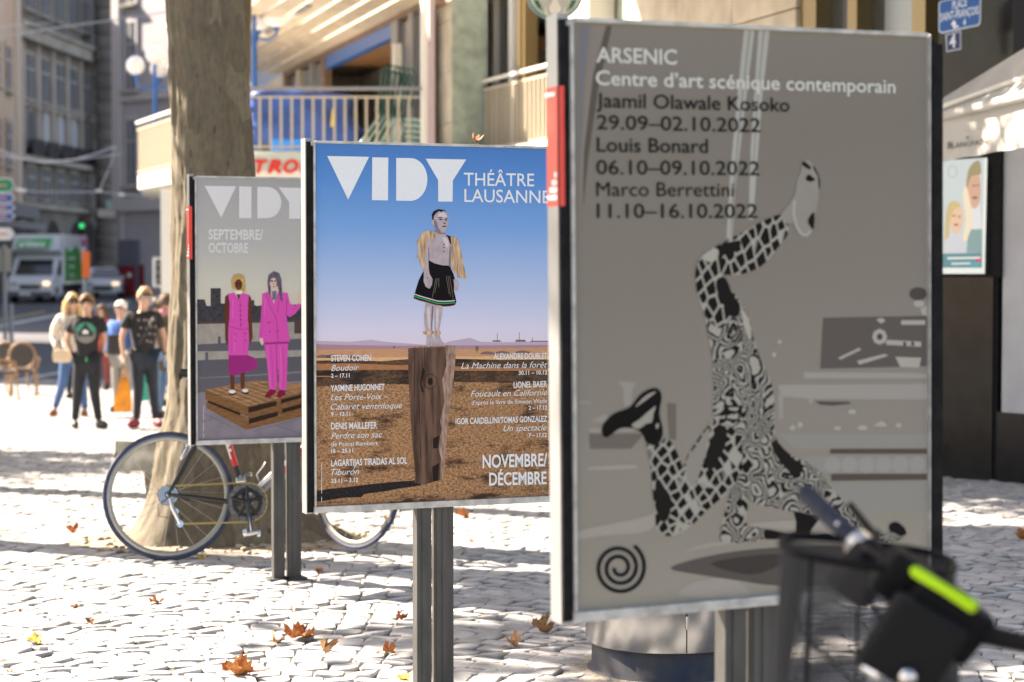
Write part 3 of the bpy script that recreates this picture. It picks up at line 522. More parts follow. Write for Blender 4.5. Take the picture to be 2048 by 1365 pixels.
S2.text('lettering', [('STEVEN COHEN', 662, 723, 742, 722, 12.3, B_, 0), ('Boudoir', 662, 742.5, 718, 741, 12.5, -.004, I_), ('2 – 17.11', 662, 756, 699, 755, 8, .02, 0), ('YASMINE HUGONNET', 661, 783, 769, 780, 12.5, B_, 0), ('Les Porte-Voix –', 661, 801, 776, 798.5, 12.5, -.004, I_),
    ('Cabaret ventriloque', 661, 820, 804, 817, 12.5, -.004, I_), ('9 – 13.11', 662, 833, 700, 832, 8, .02, 0), ('DENIS MAILLEFER', 662, 859, 754, 857, 13, B_, 0), ('Perdre son sac', 662, 878, 764, 875, 12.5, -.004, I_), ('de Pascal Rambert', 662, 893, 755, 890.5, 8.5, 0, 0),
    ('15 – 25.11', 662, 906.5, 706, 905, 8, .02, 0), ('LAGARTIJAS TIRADAS AL SOL', 662, 933, 814, 927.5, 13, B_, 0), ('Tiburón', 662, 951, 718, 949, 12.5, -.004, I_), ('23.11 – 3.12', 662, 966, 716, 964, 8, .02, 0),
    ('ALEXANDRE DOUBLET', 987, 719, 1094, 718, 12, B_, 0), ('La Machine dans la forêt', 922, 738, 1094, 735.5, 12.5, -.004, I_), ('30.11 – 10.12', 1037, 750, 1094, 749, 8, .02, 0), ('LIONEL BAIER', 1027, 776, 1094, 774, 12, B_, 0), ('Foucault en Californie', 941, 794, 1094, 791, 12.5, -.004, I_),
    ("d'après le livre de Simeon Wade", 943, 810, 1094, 806, 8.5, 0, 0), ('2 – 17.12', 1057, 820, 1094, 819, 8, .02, 0), ('IGOR CARDELLINI/TOMAS GONZALEZ', 911, 849, 1094, 843.5, 12, B_, 0), ('Un spectacle', 1007, 863, 1093, 861, 12.5, -.004, I_), ('7 – 17.12', 1057, 875, 1093, 874, 8, .02, 0)], M_pal)
S2.draw('small_print', [[(642.6, y_), (643.6, y_), (643.6, y_+h_), (642.6, y_+h_)] for y_, h_ in ((927, 14), (943, 22), (967, 20), (994, 11))], M_pal)
S2.draw('small_print', [[(1090, 997.5), (1125, 996), (1125, 999), (1090, 1000)]], M_red)
# ================================================================ far stand: pink suits poster
S1 = Stand(-1.561, 9.86, R(21.6), 'farthest poster stand, grey poster of two people in pink suits on wooden pallets', sticker=True)
z1 = lambda y: S1.L(392, y)[1]
full(S1, 'printed_background', grad_mat('print_evening_sky', [(0, (150, 140, 140)), (.47, (150, 142, 140)), (.49, (196, 182, 168)), (.6, (190, 188, 176)), (.75, (172, 171, 168)), (1, (158, 157, 158))], z1(885), z1(360), .0))
c1 = (400, 520, 3.791)
S1.draw('printed_skyline', [[(-30, 300), (35, 300), (50, 350), (80, 350), (80, 215), (158, 215), (158, 330), (180, 332), (300, 300), (390, 330), (390, 305), (412, 305), (412, 340), (430, 350), (560, 335), (700, 340), (900, 335), (1100, 340), (1100, 470), (-30, 490)]], matp('print_skyline', srgb((62, 60, 66)), .4, var=.35, scale=60), 0, c1)
S1.draw('printed_wall', [[(-30, 486), (1100, 462), (1100, 900), (-30, 930)]], matp('print_parapet', srgb((148, 143, 136)), .4, var=.12, scale=20), 0, c1)
S1.draw('printed_wall', [[(-30, 470), (1100, 448), (1100, 464), (-30, 488)], [(715, 470), (780, 465), (780, 560), (715, 560)]], pm('parapet_edge', (78, 66, 62)), 0, c1)
S1.draw('printed_bench', [[(-30, 642), (400, 622), (1100, 575), (1100, 680), (400, 690), (-30, 694)], [(-30, 762), (1100, 720), (1100, 830), (400, 880), (-30, 905)], [(135, 582), (158, 582), (158, 640), (135, 640)], [(40, 700), (62, 700), (62, 760), (40, 760)]], pm('grey_bench', (88, 87, 94)), 0, c1)
S1.draw('printed_ground', [[(-30, 895), (400, 870), (1100, 820), (1100, 1400), (-30, 1400)]], matp('print_paving', srgb((122, 116, 126)), .4, var=.10, scale=12), 0, c1)
S1.draw('printed_ground', [[(-30, 900), (400, 880), (1100, 838), (1100, 900), (600, 930), (-30, 1010)]], pm('paving_shade', (92, 89, 97)), 0, c1)
S1.draw('printed_ground', [rib([(20, 1160), (250, 1270)], 3), rib([(90, 1200), (40, 1230)], 3), rib([(400, 1300), (780, 1200)], 3), rib([(560, 1250), (800, 1330)], 3)], pm('paving_joint', (88, 82, 92)), 0, c1)
M_pt = matp('print_pallet_top', srgb((168, 130, 98)), .4, scale=60, stretch=(.3, 1, 2), col2=srgb((128, 94, 66))); M_ps = matp('print_pallet_side', srgb((134, 98, 66)), .4, scale=50, stretch=(.5, 1, 3), col2=srgb((100, 70, 46)))
S1.draw('printed_pallets', [[(40, 985), (430, 915), (1100, 960), (1100, 1000), (780, 1020), (365, 1112)]], M_pt, 0, c1)
S1.draw('printed_pallets', [[(40, 985), (365, 1112), (365, 1190), (40, 1062)], [(365, 1112), (1100, 920), (1100, 1010), (365, 1200)], [(46, 1072), (350, 1192), (350, 1290), (50, 1125)], [(350, 1200), (1100, 1010), (1100, 1110), (350, 1290)]], M_ps, 0, c1)
S1.draw('printed_pallets', [[(366, 1118), (580, 1070), (580, 1105), (366, 1162)], [(612, 1060), (775, 1020), (775, 1045), (612, 1092)], [(370, 1205), (590, 1150), (590, 1185), (370, 1245)], [(622, 1130), (775, 1092), (775, 1120), (622, 1165)], [(60, 1066), (310, 1162), (300, 1180), (60, 1084)]]+[rib([(90+58*i, 978-8*i), (400+52*i, 1100-14*i)], 4) for i in range(7)], pm('pallet_gap', (48, 36, 30)), 0, c1)
PK = pm('pink_cloth', (205, 78, 165)); PKd = pm('pink_shade', (152, 46, 118)); BR_ = pm('brown_skin', (92, 54, 40)); WH = pm('collar', (214, 208, 200)); BK = pm('black_ink', (22, 20, 22))
S1.draw('printed_person', [[(235, 150), (255, 112), (300, 104), (336, 120), (346, 180), (350, 240), (326, 246), (262, 232), (240, 212)]], matp('print_blond_hair', srgb((206, 176, 118)), .4, scale=60, stretch=(2, 1, .4), col2=srgb((150, 112, 66))), 0, c1)
S1.draw('printed_person', [ell(292, 188, 29, 42), [(215, 258), (190, 280), (182, 400), (190, 500), (190, 600), (200, 645), (226, 642), (218, 560), (216, 400), (228, 330)], [(372, 265), (388, 290), (393, 400), (399, 590), (385, 632), (365, 615), (370, 560), (365, 400), (360, 330)], [(270, 240), (318, 240), (292, 310)], [(228, 870), (260, 870), (262, 985), (232, 985)], [(305, 850), (340, 850), (338, 975), (308, 975)]], BR_, 0, c1)
S1.draw('printed_person', [[(262, 236), (320, 232), (324, 256), (300, 262), (265, 258)]], WH, 0, c1)
S1.draw('printed_person', [[(212, 258), (262, 248), (290, 305), (320, 250), (372, 265), (365, 330), (362, 450), (368, 520), (372, 600), (362, 728), (216, 728), (214, 600), (215, 505), (222, 450), (225, 330)]], PK, 0, c1)
S1.draw('printed_person', [[(216, 724), (362, 724), (410, 740), (438, 780), (435, 820), (370, 850), (335, 850), (262, 882), (215, 862)], rib([(215, 505), (280, 522), (305, 530), (368, 520)], 4), rib([(305, 300), (308, 520)], 3)]+[rib([(290+14*i, 728), (300+18*i, 850-4*i)], 3) for i in range(-4, 7)], PKd, 0, c1)
S1.draw('printed_person', [ell(245, 1012, 28, 16), ell(343, 1004, 28, 16)]+[ell(a, b, 4.5, 5) for a, b in ((305, 345), (305, 385), (307, 420), (310, 455), (310, 492), (265, 565), (345, 558), (265, 615), (345, 612))]+[ell(280, 180, 8, 4), ell(304, 180, 8, 4)], BK, 0, c1)
S1.draw('printed_person', [ell(243, 1000, 27, 14), ell(343, 992, 24, 14)], WH, 0, c1)
S1.draw('printed_person', [[(485, 625), (590, 630), (668, 620), (662, 760), (655, 985), (600, 988), (597, 860), (582, 800), (585, 900), (578, 985), (525, 985), (510, 800)], [(470, 258), (530, 238), (556, 325), (592, 240), (665, 252), (682, 330), (720, 350), (750, 330), (768, 352), (720, 410), (680, 436), (655, 420), (665, 500), (683, 618), (592, 636), (480, 628), (450, 598), (445, 580), (460, 450), (468, 340)]], PK, 0, c1)
S1.draw('printed_person', [rib([(500, 258), (530, 350), (582, 458), (592, 634)], 4), rib([(590, 250), (600, 330), (585, 400)], 3), rib([(578, 640), (582, 800), (590, 980)], 5), rib([(660, 300), (652, 420)], 5), [(490, 628), (668, 620), (668, 636), (490, 642)]], PKd, 0, c1)
S1.draw('printed_person', [[(510, 160), (520, 112), (560, 85), (600, 100), (618, 150), (622, 230), (626, 325), (606, 300), (598, 240), (588, 200), (535, 200), (538, 260), (528, 295), (514, 210)]], matp('print_grey_hair', srgb((112, 102, 118)), .4, scale=60, stretch=(2, 1, .4), col2=srgb((70, 62, 78))), 0, c1)
S1.draw('printed_person', [ell(557, 178, 27, 42), [(540, 215), (580, 215), (560, 340)], [(725, 305), (750, 240), (778, 228), (776, 290), (745, 328)], [(450, 595), (476, 592), (482, 640), (470, 650), (452, 622)]], pm('pale_skin', (206, 178, 166)), 0, c1)
S1.draw('printed_person', [[(546, 238), (580, 234), (575, 302), (548, 306)]], pm('scarf', (96, 108, 124)), 0, c1)
S1.draw('printed_person', [ell(545, 162, 11, 6), ell(572, 160, 11, 6), ell(560, 204, 8, 3)]+[ell(a, b, 4.5, 5) for a, b in ((520, 477), (530, 545), (585, 540))], BK, 0, c1)
S1.draw('printed_person', [ell(560, 204, 9, 3.5), ell(292, 212, 10, 4)], pm('lip_print', (140, 70, 66)), 0, c1)
S1.draw('printed_person', [[(556, 168), (561, 168), (563, 192), (554, 192)], [(575, 150), (583, 165), (582, 200), (574, 214)]], pm('face_shade_print', (176, 146, 136)), 3, c1)
S1.draw('printed_person', [rib([(535, 660), (548, 780), (552, 960)], 4), rib([(628, 650), (634, 800), (628, 970)], 4), rib([(480, 380), (472, 500), (462, 590)], 3), rib([(500, 470), (560, 476)], 3), rib([(240, 540), (238, 700)], 3), rib([(332, 540), (336, 700)], 3), rib([(700, 380), (735, 360)], 4), rib([(230, 460), (262, 466)], 3), rib([(328, 466), (356, 458)], 3)], pm('pink_fold', (180, 60, 142)), 0, c1)
S1.draw('printed_person', [rib([(510, 660), (520, 790), (535, 970)], 5), rib([(606, 660), (616, 800), (614, 970)], 5), rib([(496, 300), (484, 420)], 5), rib([(250, 300), (246, 440)], 5), rib([(258, 560), (262, 700)], 4)], pm('pink_light', (226, 106, 186)), 0, c1)
S1.draw('printed_person', [[(490, 1030), (530, 982), (576, 988), (572, 1010), (530, 1045), (495, 1045)], [(578, 1035), (600, 985), (646, 998), (646, 1025), (600, 1050)]], pm('crimson_shoes', (120, 30, 56)), 0, c1)
S1.draw('lettering', [[(409, 372), (472, 373), (442, 436)], [(478, 373), (503, 373.6), (502.5, 437), (478, 436.6)], [(514.4, 374)]+[(534+28.5*math.sin(math.pi*k/20), 405.5-31.3*math.cos(math.pi*k/20)) for k in range(21)]+[(514.4, 437)], [(557, 375), (622, 377), (601, 406), (601, 438), (578, 438), (578, 405)]], pm('pale_ink_2', (206, 206, 206)))
S1.text('lettering', [('SEPTEMBRE/', 417, 479, 526, 479.5, 20, .022, 0), ('OCTOBRE', 417, 505, 496, 505.5, 19, .022, 0)], MATS['print_pale_ink_2'])
S1.draw('small_print', [[(406.5, y_), (407.3, y_), (407.3, y_+h_), (406.5, y_+h_)] for y_, h_ in ((812, 28), (845, 18), (867, 10))], MATS['print_pale_ink_2'])
# dead leaf lying on top of the middle stand is placed with the fallen leaves
# ---------------------------------------------------------------- plane trees
def bark_mat():
    m = bpy.data.materials.new('plane_bark'); m.use_nodes = True; N = m.node_tree.nodes; L = m.node_tree.links; b = N['Principled BSDF']; b.inputs['Roughness'].default_value = .8; b.inputs['Specular IOR Level'].default_value = .25
    tc = N.new('ShaderNodeTexCoord'); mp = N.new('ShaderNodeMapping'); mp.inputs['Scale'].default_value = (1, 1, .42); L.new(tc.outputs['Object'], mp.inputs[0])
    n0 = N.new('ShaderNodeTexNoise'); n0.inputs['Scale'].default_value = 3; n0.inputs['Detail'].default_value = 6; L.new(mp.outputs[0], n0.inputs['Vector'])
    ad = N.new('ShaderNodeVectorMath'); ad.operation = 'MULTIPLY_ADD'; ad.inputs[1].default_value = (.35, .35, .35); L.new(n0.outputs['Color'], ad.inputs[0]); L.new(mp.outputs[0], ad.inputs[2])
    v = N.new('ShaderNodeTexVoronoi'); v.inputs['Scale'].default_value = 8; L.new(ad.outputs[0], v.inputs['Vector'])
    sep = N.new('ShaderNodeSeparateColor'); L.new(v.outputs['Color'], sep.inputs[0])
    cp = N.new('ShaderNodeValToRGB'); cp.color_ramp.interpolation = 'LINEAR'; L.new(sep.outputs[0], cp.inputs[0])
    for i, (p, c) in enumerate(((0, (.150, .124, .084)), (.3, (.112, .094, .066)), (.55, (.158, .134, .092)), (.8, (.128, .106, .074)), (1, (.195, .168, .118)))):
        e = cp.color_ramp.elements[i] if i < 2 else cp.color_ramp.elements.new(p); e.position = p; e.color = (*c, 1)
    n1 = N.new('ShaderNodeTexNoise'); n1.inputs['Scale'].default_value = 40; n1.inputs['Detail'].default_value = 6; L.new(mp.outputs[0], n1.inputs['Vector'])
    mx = N.new('ShaderNodeMix'); mx.data_type = 'RGBA'; mx.blend_type = 'MULTIPLY'; mx.inputs[0].default_value = .55; L.new(cp.outputs[0], mx.inputs[6])
    mr = N.new('ShaderNodeMapRange'); mr.inputs[1].default_value = .3; mr.inputs[2].default_value = .7; mr.inputs[3].default_value = .6; mr.inputs[4].default_value = 1.25; L.new(n1.outputs[0], mr.inputs[0]); L.new(mr.outputs[0], mx.inputs[7])
    L.new(mx.outputs[2], b.inputs['Base Color'])
    # small dark scars
    v2 = N.new('ShaderNodeTexVoronoi'); v2.inputs['Scale'].default_value = 9; L.new(mp.outputs[0], v2.inputs['Vector'])
    lt = N.new('ShaderNodeMath'); lt.operation = 'LESS_THAN'; lt.inputs[1].default_value = .10; L.new(v2.outputs['Distance'], lt.inputs[0])
    m2 = N.new('ShaderNodeMix'); m2.data_type = 'RGBA'; L.new(lt.outputs[0], m2.inputs[0]); L.new(mx.outputs[2], m2.inputs[6]); m2.inputs[7].default_value = (.09, .07, .05, 1); L.new(m2.outputs[2], b.inputs['Base Color'])
    bp = N.new('ShaderNodeBump'); bp.inputs['Strength'].default_value = .6; bp.inputs['Distance'].default_value = .012; L.new(sep.outputs[0], bp.inputs['Height'])
    b2 = N.new('ShaderNodeBump'); b2.inputs['Strength'].default_value = .35; b2.inputs['Distance'].default_value = .004; L.new(n1.outputs[0], b2.inputs['Height']); L.new(bp.outputs[0], b2.inputs['Normal']); L.new(b2.outputs[0], b.inputs['Normal'])
    return m
M_bark = bark_mat()
M_leaf = mat('plane_foliage', (.075, .10, .028), .6, island=.45, col2=(.11, .085, .02), scale=.6, trans=0)
def crown_mesh(name, c, r, n, seed, leaf=.15, clumps=34):
    g = np.random.default_rng(seed); cc = g.normal(size=(clumps, 3)); cc /= np.linalg.norm(cc, axis=1)[:, None]
    cc = np.array(c)+cc*np.array(r)*g.uniform(.35, 1, (clumps, 1))
    idx = g.integers(0, clumps, n); ctr = cc[idx]+g.normal(size=(n, 3))*np.array([.40, .40, .26])*(np.array(r)/2.6)
    a = g.normal(size=(n, 3)); a /= np.linalg.norm(a, axis=1)[:, None]; b = np.cross(a, g.normal(size=(n, 3))); b /= np.linalg.norm(b, axis=1)[:, None]
    s = leaf*g.uniform(.6, 1.2, (n, 1))
    V = np.stack([ctr-a*s*.5, ctr+b*s*.42-a*s*.05, ctr+a*s*.6, ctr-b*s*.42-a*s*.05], 1).reshape(-1, 3)
    return np_mesh(name, V, np.arange(4*n).reshape(-1, 4), M_leaf)
def noise3(x, y, z):
    return math.sin(x*2.1+1.3*math.sin(y*1.7+z))*math.cos(y*2.3+z*1.1)+.5*math.sin(x*5.3+z*3.1)*math.cos(y*4.7-z*2.3)
def trunk_obj(name, prof, parent, seed, nseg=56, flare=True):
    """prof: list (z, cx, cy, r) world heights"""
    rr = random.Random(seed); vs = []; Z = [p[0] for p in prof]
    zs = list(np.arange(Z[0], Z[-1], .022 if nseg > 60 else .06))+[Z[-1]]
    lobes = [(rr.uniform(0, 6.28), rr.uniform(.5, 1)) for _ in range(6)]
    for z in zs:
        cx = np.interp(z, Z, [p[1] for p in prof]); cy = np.interp(z, Z, [p[2] for p in prof]); r = np.interp(z, Z, [p[3] for p in prof])
        fl = math.exp(-max(z, 0)/.22) if flare else 0
        for k in range(nseg):
            t = 2*math.pi*k/nseg; q = r*(1+.035*noise3(2*math.cos(t)+seed, 2*math.sin(t), z*1.3)+.02*noise3(7*math.cos(t), 7*math.sin(t)+seed, z*4))
            nn = noise3(4*math.cos(t)+3+.5*math.sin(z*9), 4*math.sin(t)+seed, z*2.6)+.3*math.sin(17*t+9*z)*math.sin(11*z)
            st = lambda a: max(0, min(1, (nn-a)/.05))
            q += .006*st(.55)+.005*st(-.15)-.004*(1-st(-.75))      # lifted bark plates
            for (a, w) in lobes:
                dd = math.cos(t-a)
                if dd > 0: q += fl*.22*w*dd**6*r/.24
            q += fl*.10*r/.24
            vs.append((cx+q*math.cos(t), cy+q*math.sin(t), z))
    mb = MB(); m = len(zs)
    mb.add(vs, [(j*nseg+k, j*nseg+(k+1) % nseg, (j+1)*nseg+(k+1) % nseg, (j+1)*nseg+k) for j in range(m-1) for k in range(nseg)], 0, True)
    return mb.obj(name, M_bark, parent)
def tree(x, y, label, prof, crown_c, crown_r, n, seed, leaf=.16, clumps=34, nseg=56):
    z0 = float(gz(x, y)); t = thing('plane_tree', label, 'tree', (x, y, z0))
    tr = trunk_obj('trunk', [(p[0], p[1]-x, p[2]-y, p[3]) for p in prof], t, seed, nseg)
    top = prof[-1]; g = random.Random(seed)
    for k in range(6):
        a = k*1.05+g.uniform(-.3, .3); e = Vector((crown_c[0]-x+math.cos(a)*crown_r[0]*.75, crown_c[1]-y+math.sin(a)*crown_r[1]*.75, crown_c[2]-z0+g.uniform(-.2, .7)*crown_r[2]))
        s0 = Vector((top[1]-x, top[2]-y, top[0]-.12)); mid = (s0+e)/2+Vector((0, 0, .5))
        MB().tube([s0, s0*.7+mid*.3+Vector((0, 0, .1)), mid, (mid+e)/2+Vector((g.uniform(-.2, .2), g.uniform(-.2, .2), 0)), e], [.14, .12, .08, .05, .02], 9).obj('limb', M_bark, tr)
    link('crown', crown_mesh('crown', (crown_c[0]-x, crown_c[1]-y, crown_c[2]-z0), crown_r, n, seed, leaf, clumps), t)
    return t
def tp(px, py, d): p = P(px, py, d); return p.x, p.y, p.z
TD = 11.72
prof = []
for py, xl, xr in ((1085, 318, 528), (1000, 318, 528), (900, 322, 530), (800, 338, 524), (600, 343, 516), (350, 346, 505), (200, 343, 496), (0, 335, 485), (-200, 326, 474)):
    a = P((xl+xr)/2, py, TD); w = (xr-xl)/2/F*TD
    prof.append((max(a.z, -.08) if py < 1085 else -.08, a.x, TD, w))
prof.append((5.4, prof[-1][1]-.1, TD, .20))
tree(TREE.x, TD, 'mottled plane tree trunk rising from the sandy pit behind the racing bicycle', prof, (-1.2, 12.9, 7.9), (2.5, 2.3, 1.3), 11000, 3, .17, 26, 150)
# further plane trees whose crowns throw the dappled shade (their trunks stand just outside the picture)
tree(-5.6, 12.6, 'plane tree standing on the left edge of the square', [(-.1, -5.6, 12.6, .26), (2, -5.6, 12.6, .22), (4.6, -5.5, 12.6, .19)], (-4.75, 12.3, 6.6), (2.5, 1.7, 1.2), 8500, 11, .17, 24, 28)
tree(-6.1, 4.9, 'plane tree on the near left, outside the picture, shading the city bicycle', [(-.1, -6.1, 4.9, .24), (2, -6.1, 4.9, .21), (4.4, -6.0, 4.9, .17)], (-5.1, 5.3, 6.4), (1.7, 1.6, 1.0), 5000, 19, .17, 24, 28)
tree(-4.95, 15.7, 'plane tree just outside the left edge, beyond the racing bicycle', [(-.2, -4.95, 15.7, .24), (2, -4.95, 15.7, .21), (4.6, -4.85, 15.6, .17)], (-3.9, 14.5, 6.6), (1.9, 1.5, 1.2), 8500, 23, .17, 26, 28)
tree(-6.3, 20.2, 'plane tree further back on the left edge of the square', [(-.5, -6.3, 20.2, .26), (2, -6.3, 20.2, .22), (4.4, -6.2, 20.2, .19)], (-5.2, 20.6, 7.4), (3.4, 2.8, 1.7), 11000, 12, .18, 36, 28)
tree(-13.2, 22.5, 'plane tree out beyond the left edge of the square', [(-.5, -13.2, 22.5, .26), (2, -13.2, 22.5, .22), (4.4, -13.1, 22.5, .19)], (-13.3, 21.2, 6.6), (2.6, 2.2, 1.5), 5000, 13, .18, 28, 28)
tree(-2.72, 19.0, 'unseen plane tree added behind the mottled trunk to shade the shopfront', [(-.4, -2.72, 19, .21), (2, -2.72, 19, .19), (5, -2.6, 19, .16)], (-1.7, 18.3, 7.2), (3.5, 2.7, 1.5), 17000, 15, .18, 40, 28)  # hidden tree, added so its crown dapples the shopfront
# ---------------------------------------------------------------- stone bench behind the tree
M_stone = mat('weathered_limestone', (.42, .40, .34), .85, scale=7, col2=(.13, .125, .10), bump=.5, bscale=40, detail=7)
bp0 = P(228, 870, 13.6); g0 = float(gz(0, 13.6)); t = thing('stone_bench', 'weathered stone block bench behind the plane tree trunk', 'bench', (bp0.x, 13.6, g0))
def stone_block(name, c, d, par):
    bm = bmesh.new(); bmesh.ops.create_cube(bm, size=1)
    for v in bm.verts: v.co = Vector((v.co.x*d[0], v.co.y*d[1], v.co.z*d[2]))
    bmesh.ops.subdivide_edges(bm, edges=list(bm.edges), cuts=7, use_grid_fill=True)
    for v in bm.verts: v.co += Vector((noise3(v.co.x*4, v.co.y*5, v.co.z*6), noise3(v.co.y*4+2, v.co.z*5, v.co.x*6), noise3(v.co.z*4+5, v.co.x*5, v.co.y*6)))*.010+Vector(c)
    me = bpy.data.meshes.new(name); bm.to_mesh(me); bm.free(); me.materials.append(M_stone); return link(name, me, par)
stone_block('seat_slab', (.65, .3, .365), (1.30, .55, .20), t); stone_block('support', (.33, .3, .11), (.28, .42, .32), t); stone_block('support', (1.12, .3, .11), (.3, .42, .32), t)
# ---------------------------------------------------------------- litter bin
M_ss = mat('stainless_steel', (.42, .42, .42), .24, 1, var=.05, scale=4, stretch=(1, 1, .15), bump=.05, bscale=260)
M_navy = mat('chipped_navy_paint', (.028, .035, .055), .55, scale=13, col2=(.055, .056, .06), detail=9, spec=.3)
bc = P(1336, 1355, 7.82); bx = bc.x; by = 7.82
t = thing('litter_bin', 'round stainless steel litter bin with dark chipped base behind the near poster stand', 'litter bin', (bx, by, 0))
MB().lathe([(.318, 0), (.318, .012), (.302, .018), (.300, .115), (.296, .118)], n=64).obj('base', M_navy, t)
MB().lathe([(.300, .118), (.322, .119), (.325, .124), (.325, .86), (.318, .872)], n=64).obj('shell', M_ss, t)
MB().lathe([(.322, .872), (.327, .876), (.320, .93), (.25, .975), (.13, .985), (.13, .955), (.02, .95), (0, .95)], n=64).obj('lid', M_ss, t)
a = R(-82); m = MB()
for k, (z0_, z1_) in enumerate(((.124, .86),)): m.box((.3256*math.cos(a), .3256*math.sin(a), .49), (.004, .003, .73), rot=(0, 0, a))
m.obj('door_seam', M_gask, t)
MB().cyl((.329*math.cos(a), .329*math.sin(a), .215), (.329*math.cos(a), .329*math.sin(a), .265), .006, n=10).obj('hinge', M_ss, t)
mb = MB()
for k in range(16):  # sand gathered round the foot
    t_ = 2*math.pi*k/16
MB().lathe([(.30, .012), (.37, .002), (.42, -.006)], (bx, by, 0), 32).obj('sand', mat('drifted_sand', (.30, .26, .21), .95, var=.4, scale=30, bump=.8, bscale=90), kind='structure')
# ---------------------------------------------------------------- fallen leaves
def leaf_mesh(seed, curl):
    g = random.Random(seed); pts = []; n = 40
    for k in range(n):
        t = 2*math.pi*k/n; lob = abs(math.cos(2.5*t))**.6; r = .55+.45*lob*(1 if abs(math.sin(t/2)) > .3 else .55)
        if k % 2: r *= .86
        pts.append((r*math.sin(t)*.5, -r*math.cos(t)*.5))
    vs = [(0, 0, 0)]
    rings = (.25, .5, .75, 1.0)
    for q in rings:
        for (x, y) in pts: vs.append((x*q*g.uniform(.97, 1.03), y*q*g.uniform(.97, 1.03), 0))
    out = []
    a1, a2 = g.uniform(-.4, .4), g.uniform(.7, 1.3)
    for (x, y, z) in vs:
        r2 = x*x+y*y; z = curl*1.35*(1.7*(x*math.cos(a1)+y*math.sin(a1))**2+a2*.7*r2)+.07*math.sin(9*x+seed)*math.cos(8*y)+.03*math.sin(23*x+5*y)
        sh = 1-.35*curl*abs(x)
        out.append((x*sh, y, z))
    fs = [(0, 1+k, 1+(k+1) % n) for k in range(n)]
    for j in range(3): fs += [(1+j*n+k, 1+(j+1)*n+k, 1+(j+1)*n+(k+1) % n, 1+j*n+(k+1) % n) for k in range(n)]
    mb = MB(); mb.add(out, fs, 0, True); mb.tube([(0, -.05, out[1][2]), (.02, -.55, .05), (.06, -.85, .13)], .012, 5); return mb
M_lf = {k: mat('dead_leaf_'+k, c, .65, var=.35, scale=14, bump=.3, bscale=40, spec=.3) for k, c in (('orange', (.44, .16, .045)), ('tan', (.38, .20, .09)), ('brown', (.26, .105, .045)), ('yellow', (.60, .40, .04)), ('rust', (.40, .11, .035)))}
LEAVES = [  # px, py, width px, kind, curl, rz, tilt, label
 (478, 1350, 70, 'orange', .55, 2.0, .12, 'large crumpled orange leaf at the bottom edge left of the middle posts'),
 (648, 1305, 34, 'tan', 1.5, 1.2, .9, 'curled tan leaf standing on edge with a long shadow'),
 (600, 1279, 66, 'orange', .5, 2.2, .1, 'flat orange leaf with its stalk raised, behind the curled tan one'),
 (553, 1289, 36, 'tan', .8, 3.0, .5, 'tan leaf folded up at the left of the group by the middle posts'),
 (606, 1262, 15, 'rust', 1.2, .6, .9, 'tiny upright rust leaf scrap above the flat orange leaf'),
 (184, 1247, 28, 'brown', .5, .3, .15, 'small dark brown leaf on the bright cobbles at lower left'),
 (150, 1216, 20, 'brown', .4, 1.9, .1, 'thin brown leaf just above the small dark one at lower left'),
 (313, 1206, 30, 'orange', .4, 2.5, .12, 'narrow orange leaf alone on the bright cobbles below the bicycle'),
 (68, 1285, 34, 'yellow', .6, .9, .2, 'yellow leaf at the far lower left'),
 (40, 1225, 12, 'brown', .8, .9, .5, 'tiny brown scrap above the yellow leaf'),
 (143, 1066, 26, 'rust', .9, 1.4, .4, 'rust coloured leaf left of the tree pit'),
 (404, 1118, 20, 'yellow', .4, .2, .15, 'small amber leaf on the ground under the rear wheel'),
 (637, 1143, 18, 'orange', .5, 1.0, .1, 'small orange leaf right of the far stand posts'),
 (1081, 1266, 46, 'tan', 1.0, 2.0, .5, 'large curled tan leaf beside the near stand lower corner'),
 (1026, 1292, 38, 'tan', 1.1, .4, .4, 'curled tan leaf in front of the large one near the near stand'),
 (778, 1307, 30, 'orange', .9, 1.5, .3, 'orange leaf just left of the middle posts'),
 (757, 1309, 14, 'rust', .6, .5, .3, 'rust scrap left of the orange leaf by the middle posts'),
 (802, 1239, 26, 'rust', .7, 2.7, .25, 'rust leaf above the others left of the middle posts'),
 (806, 1361, 30, 'yellow', .5, .8, .1, 'pale yellow leaf at the bottom edge touching the middle posts'),
 (776, 1043, 30, 'orange', .7, .9, .3, 'orange leaf beyond the front wheel, left of the middle posts'),
 (924, 1035, 32, 'orange', .6, 2.0, .25, 'orange leaf just right of the middle posts far back'),
 (1005, 1048, 12, 'yellow', .4, 2.0, .2, 'tiny yellow leaf far back right of the middle posts'),
 (943, 1084, 14, 'brown', .4, .4, .2, 'tiny brown leaf in the shade right of the middle posts'),
 (1060, 1052, 12, 'yellow', .4, 1.0, .2, 'tiny yellow leaf beside the edge of the near stand'),
 (2042, 1078, 30, 'orange', .8, .9, .35, 'orange leaf at the right edge of the picture'),
 (1502, 1274, 20, 'orange', .8, .9, .35, 'orange leaf seen between the two near posts'),
 (500, 1128, 12, 'orange', .5, .3, .2, 'tiny orange leaf below the pedal of the racing bicycle'),
 (20, 1345, 16, 'brown', .5, .3, .2, 'tiny brown leaf in the bottom left corner')]
for i, (px, py, w, kd, curl, rz, tilt, lab) in enumerate(LEAVES):
    p = gp(px, py); s = w/F*p.y*1.15
    o = leaf_mesh(i, curl).obj('fallen_leaf', M_lf[kd], None, loc=(p.x, p.y, p.z+s*.10*(.4+tilt)), rot=(tilt*.9, -tilt*.4, rz), label=lab, cat='leaf', group='dead leaves fallen on the cobbles'); o.scale = (s, s, s)
q = S2.M @ Vector(((968-628)/561/1.0*1.03, .02, PH+.014)); p = S2.o+q
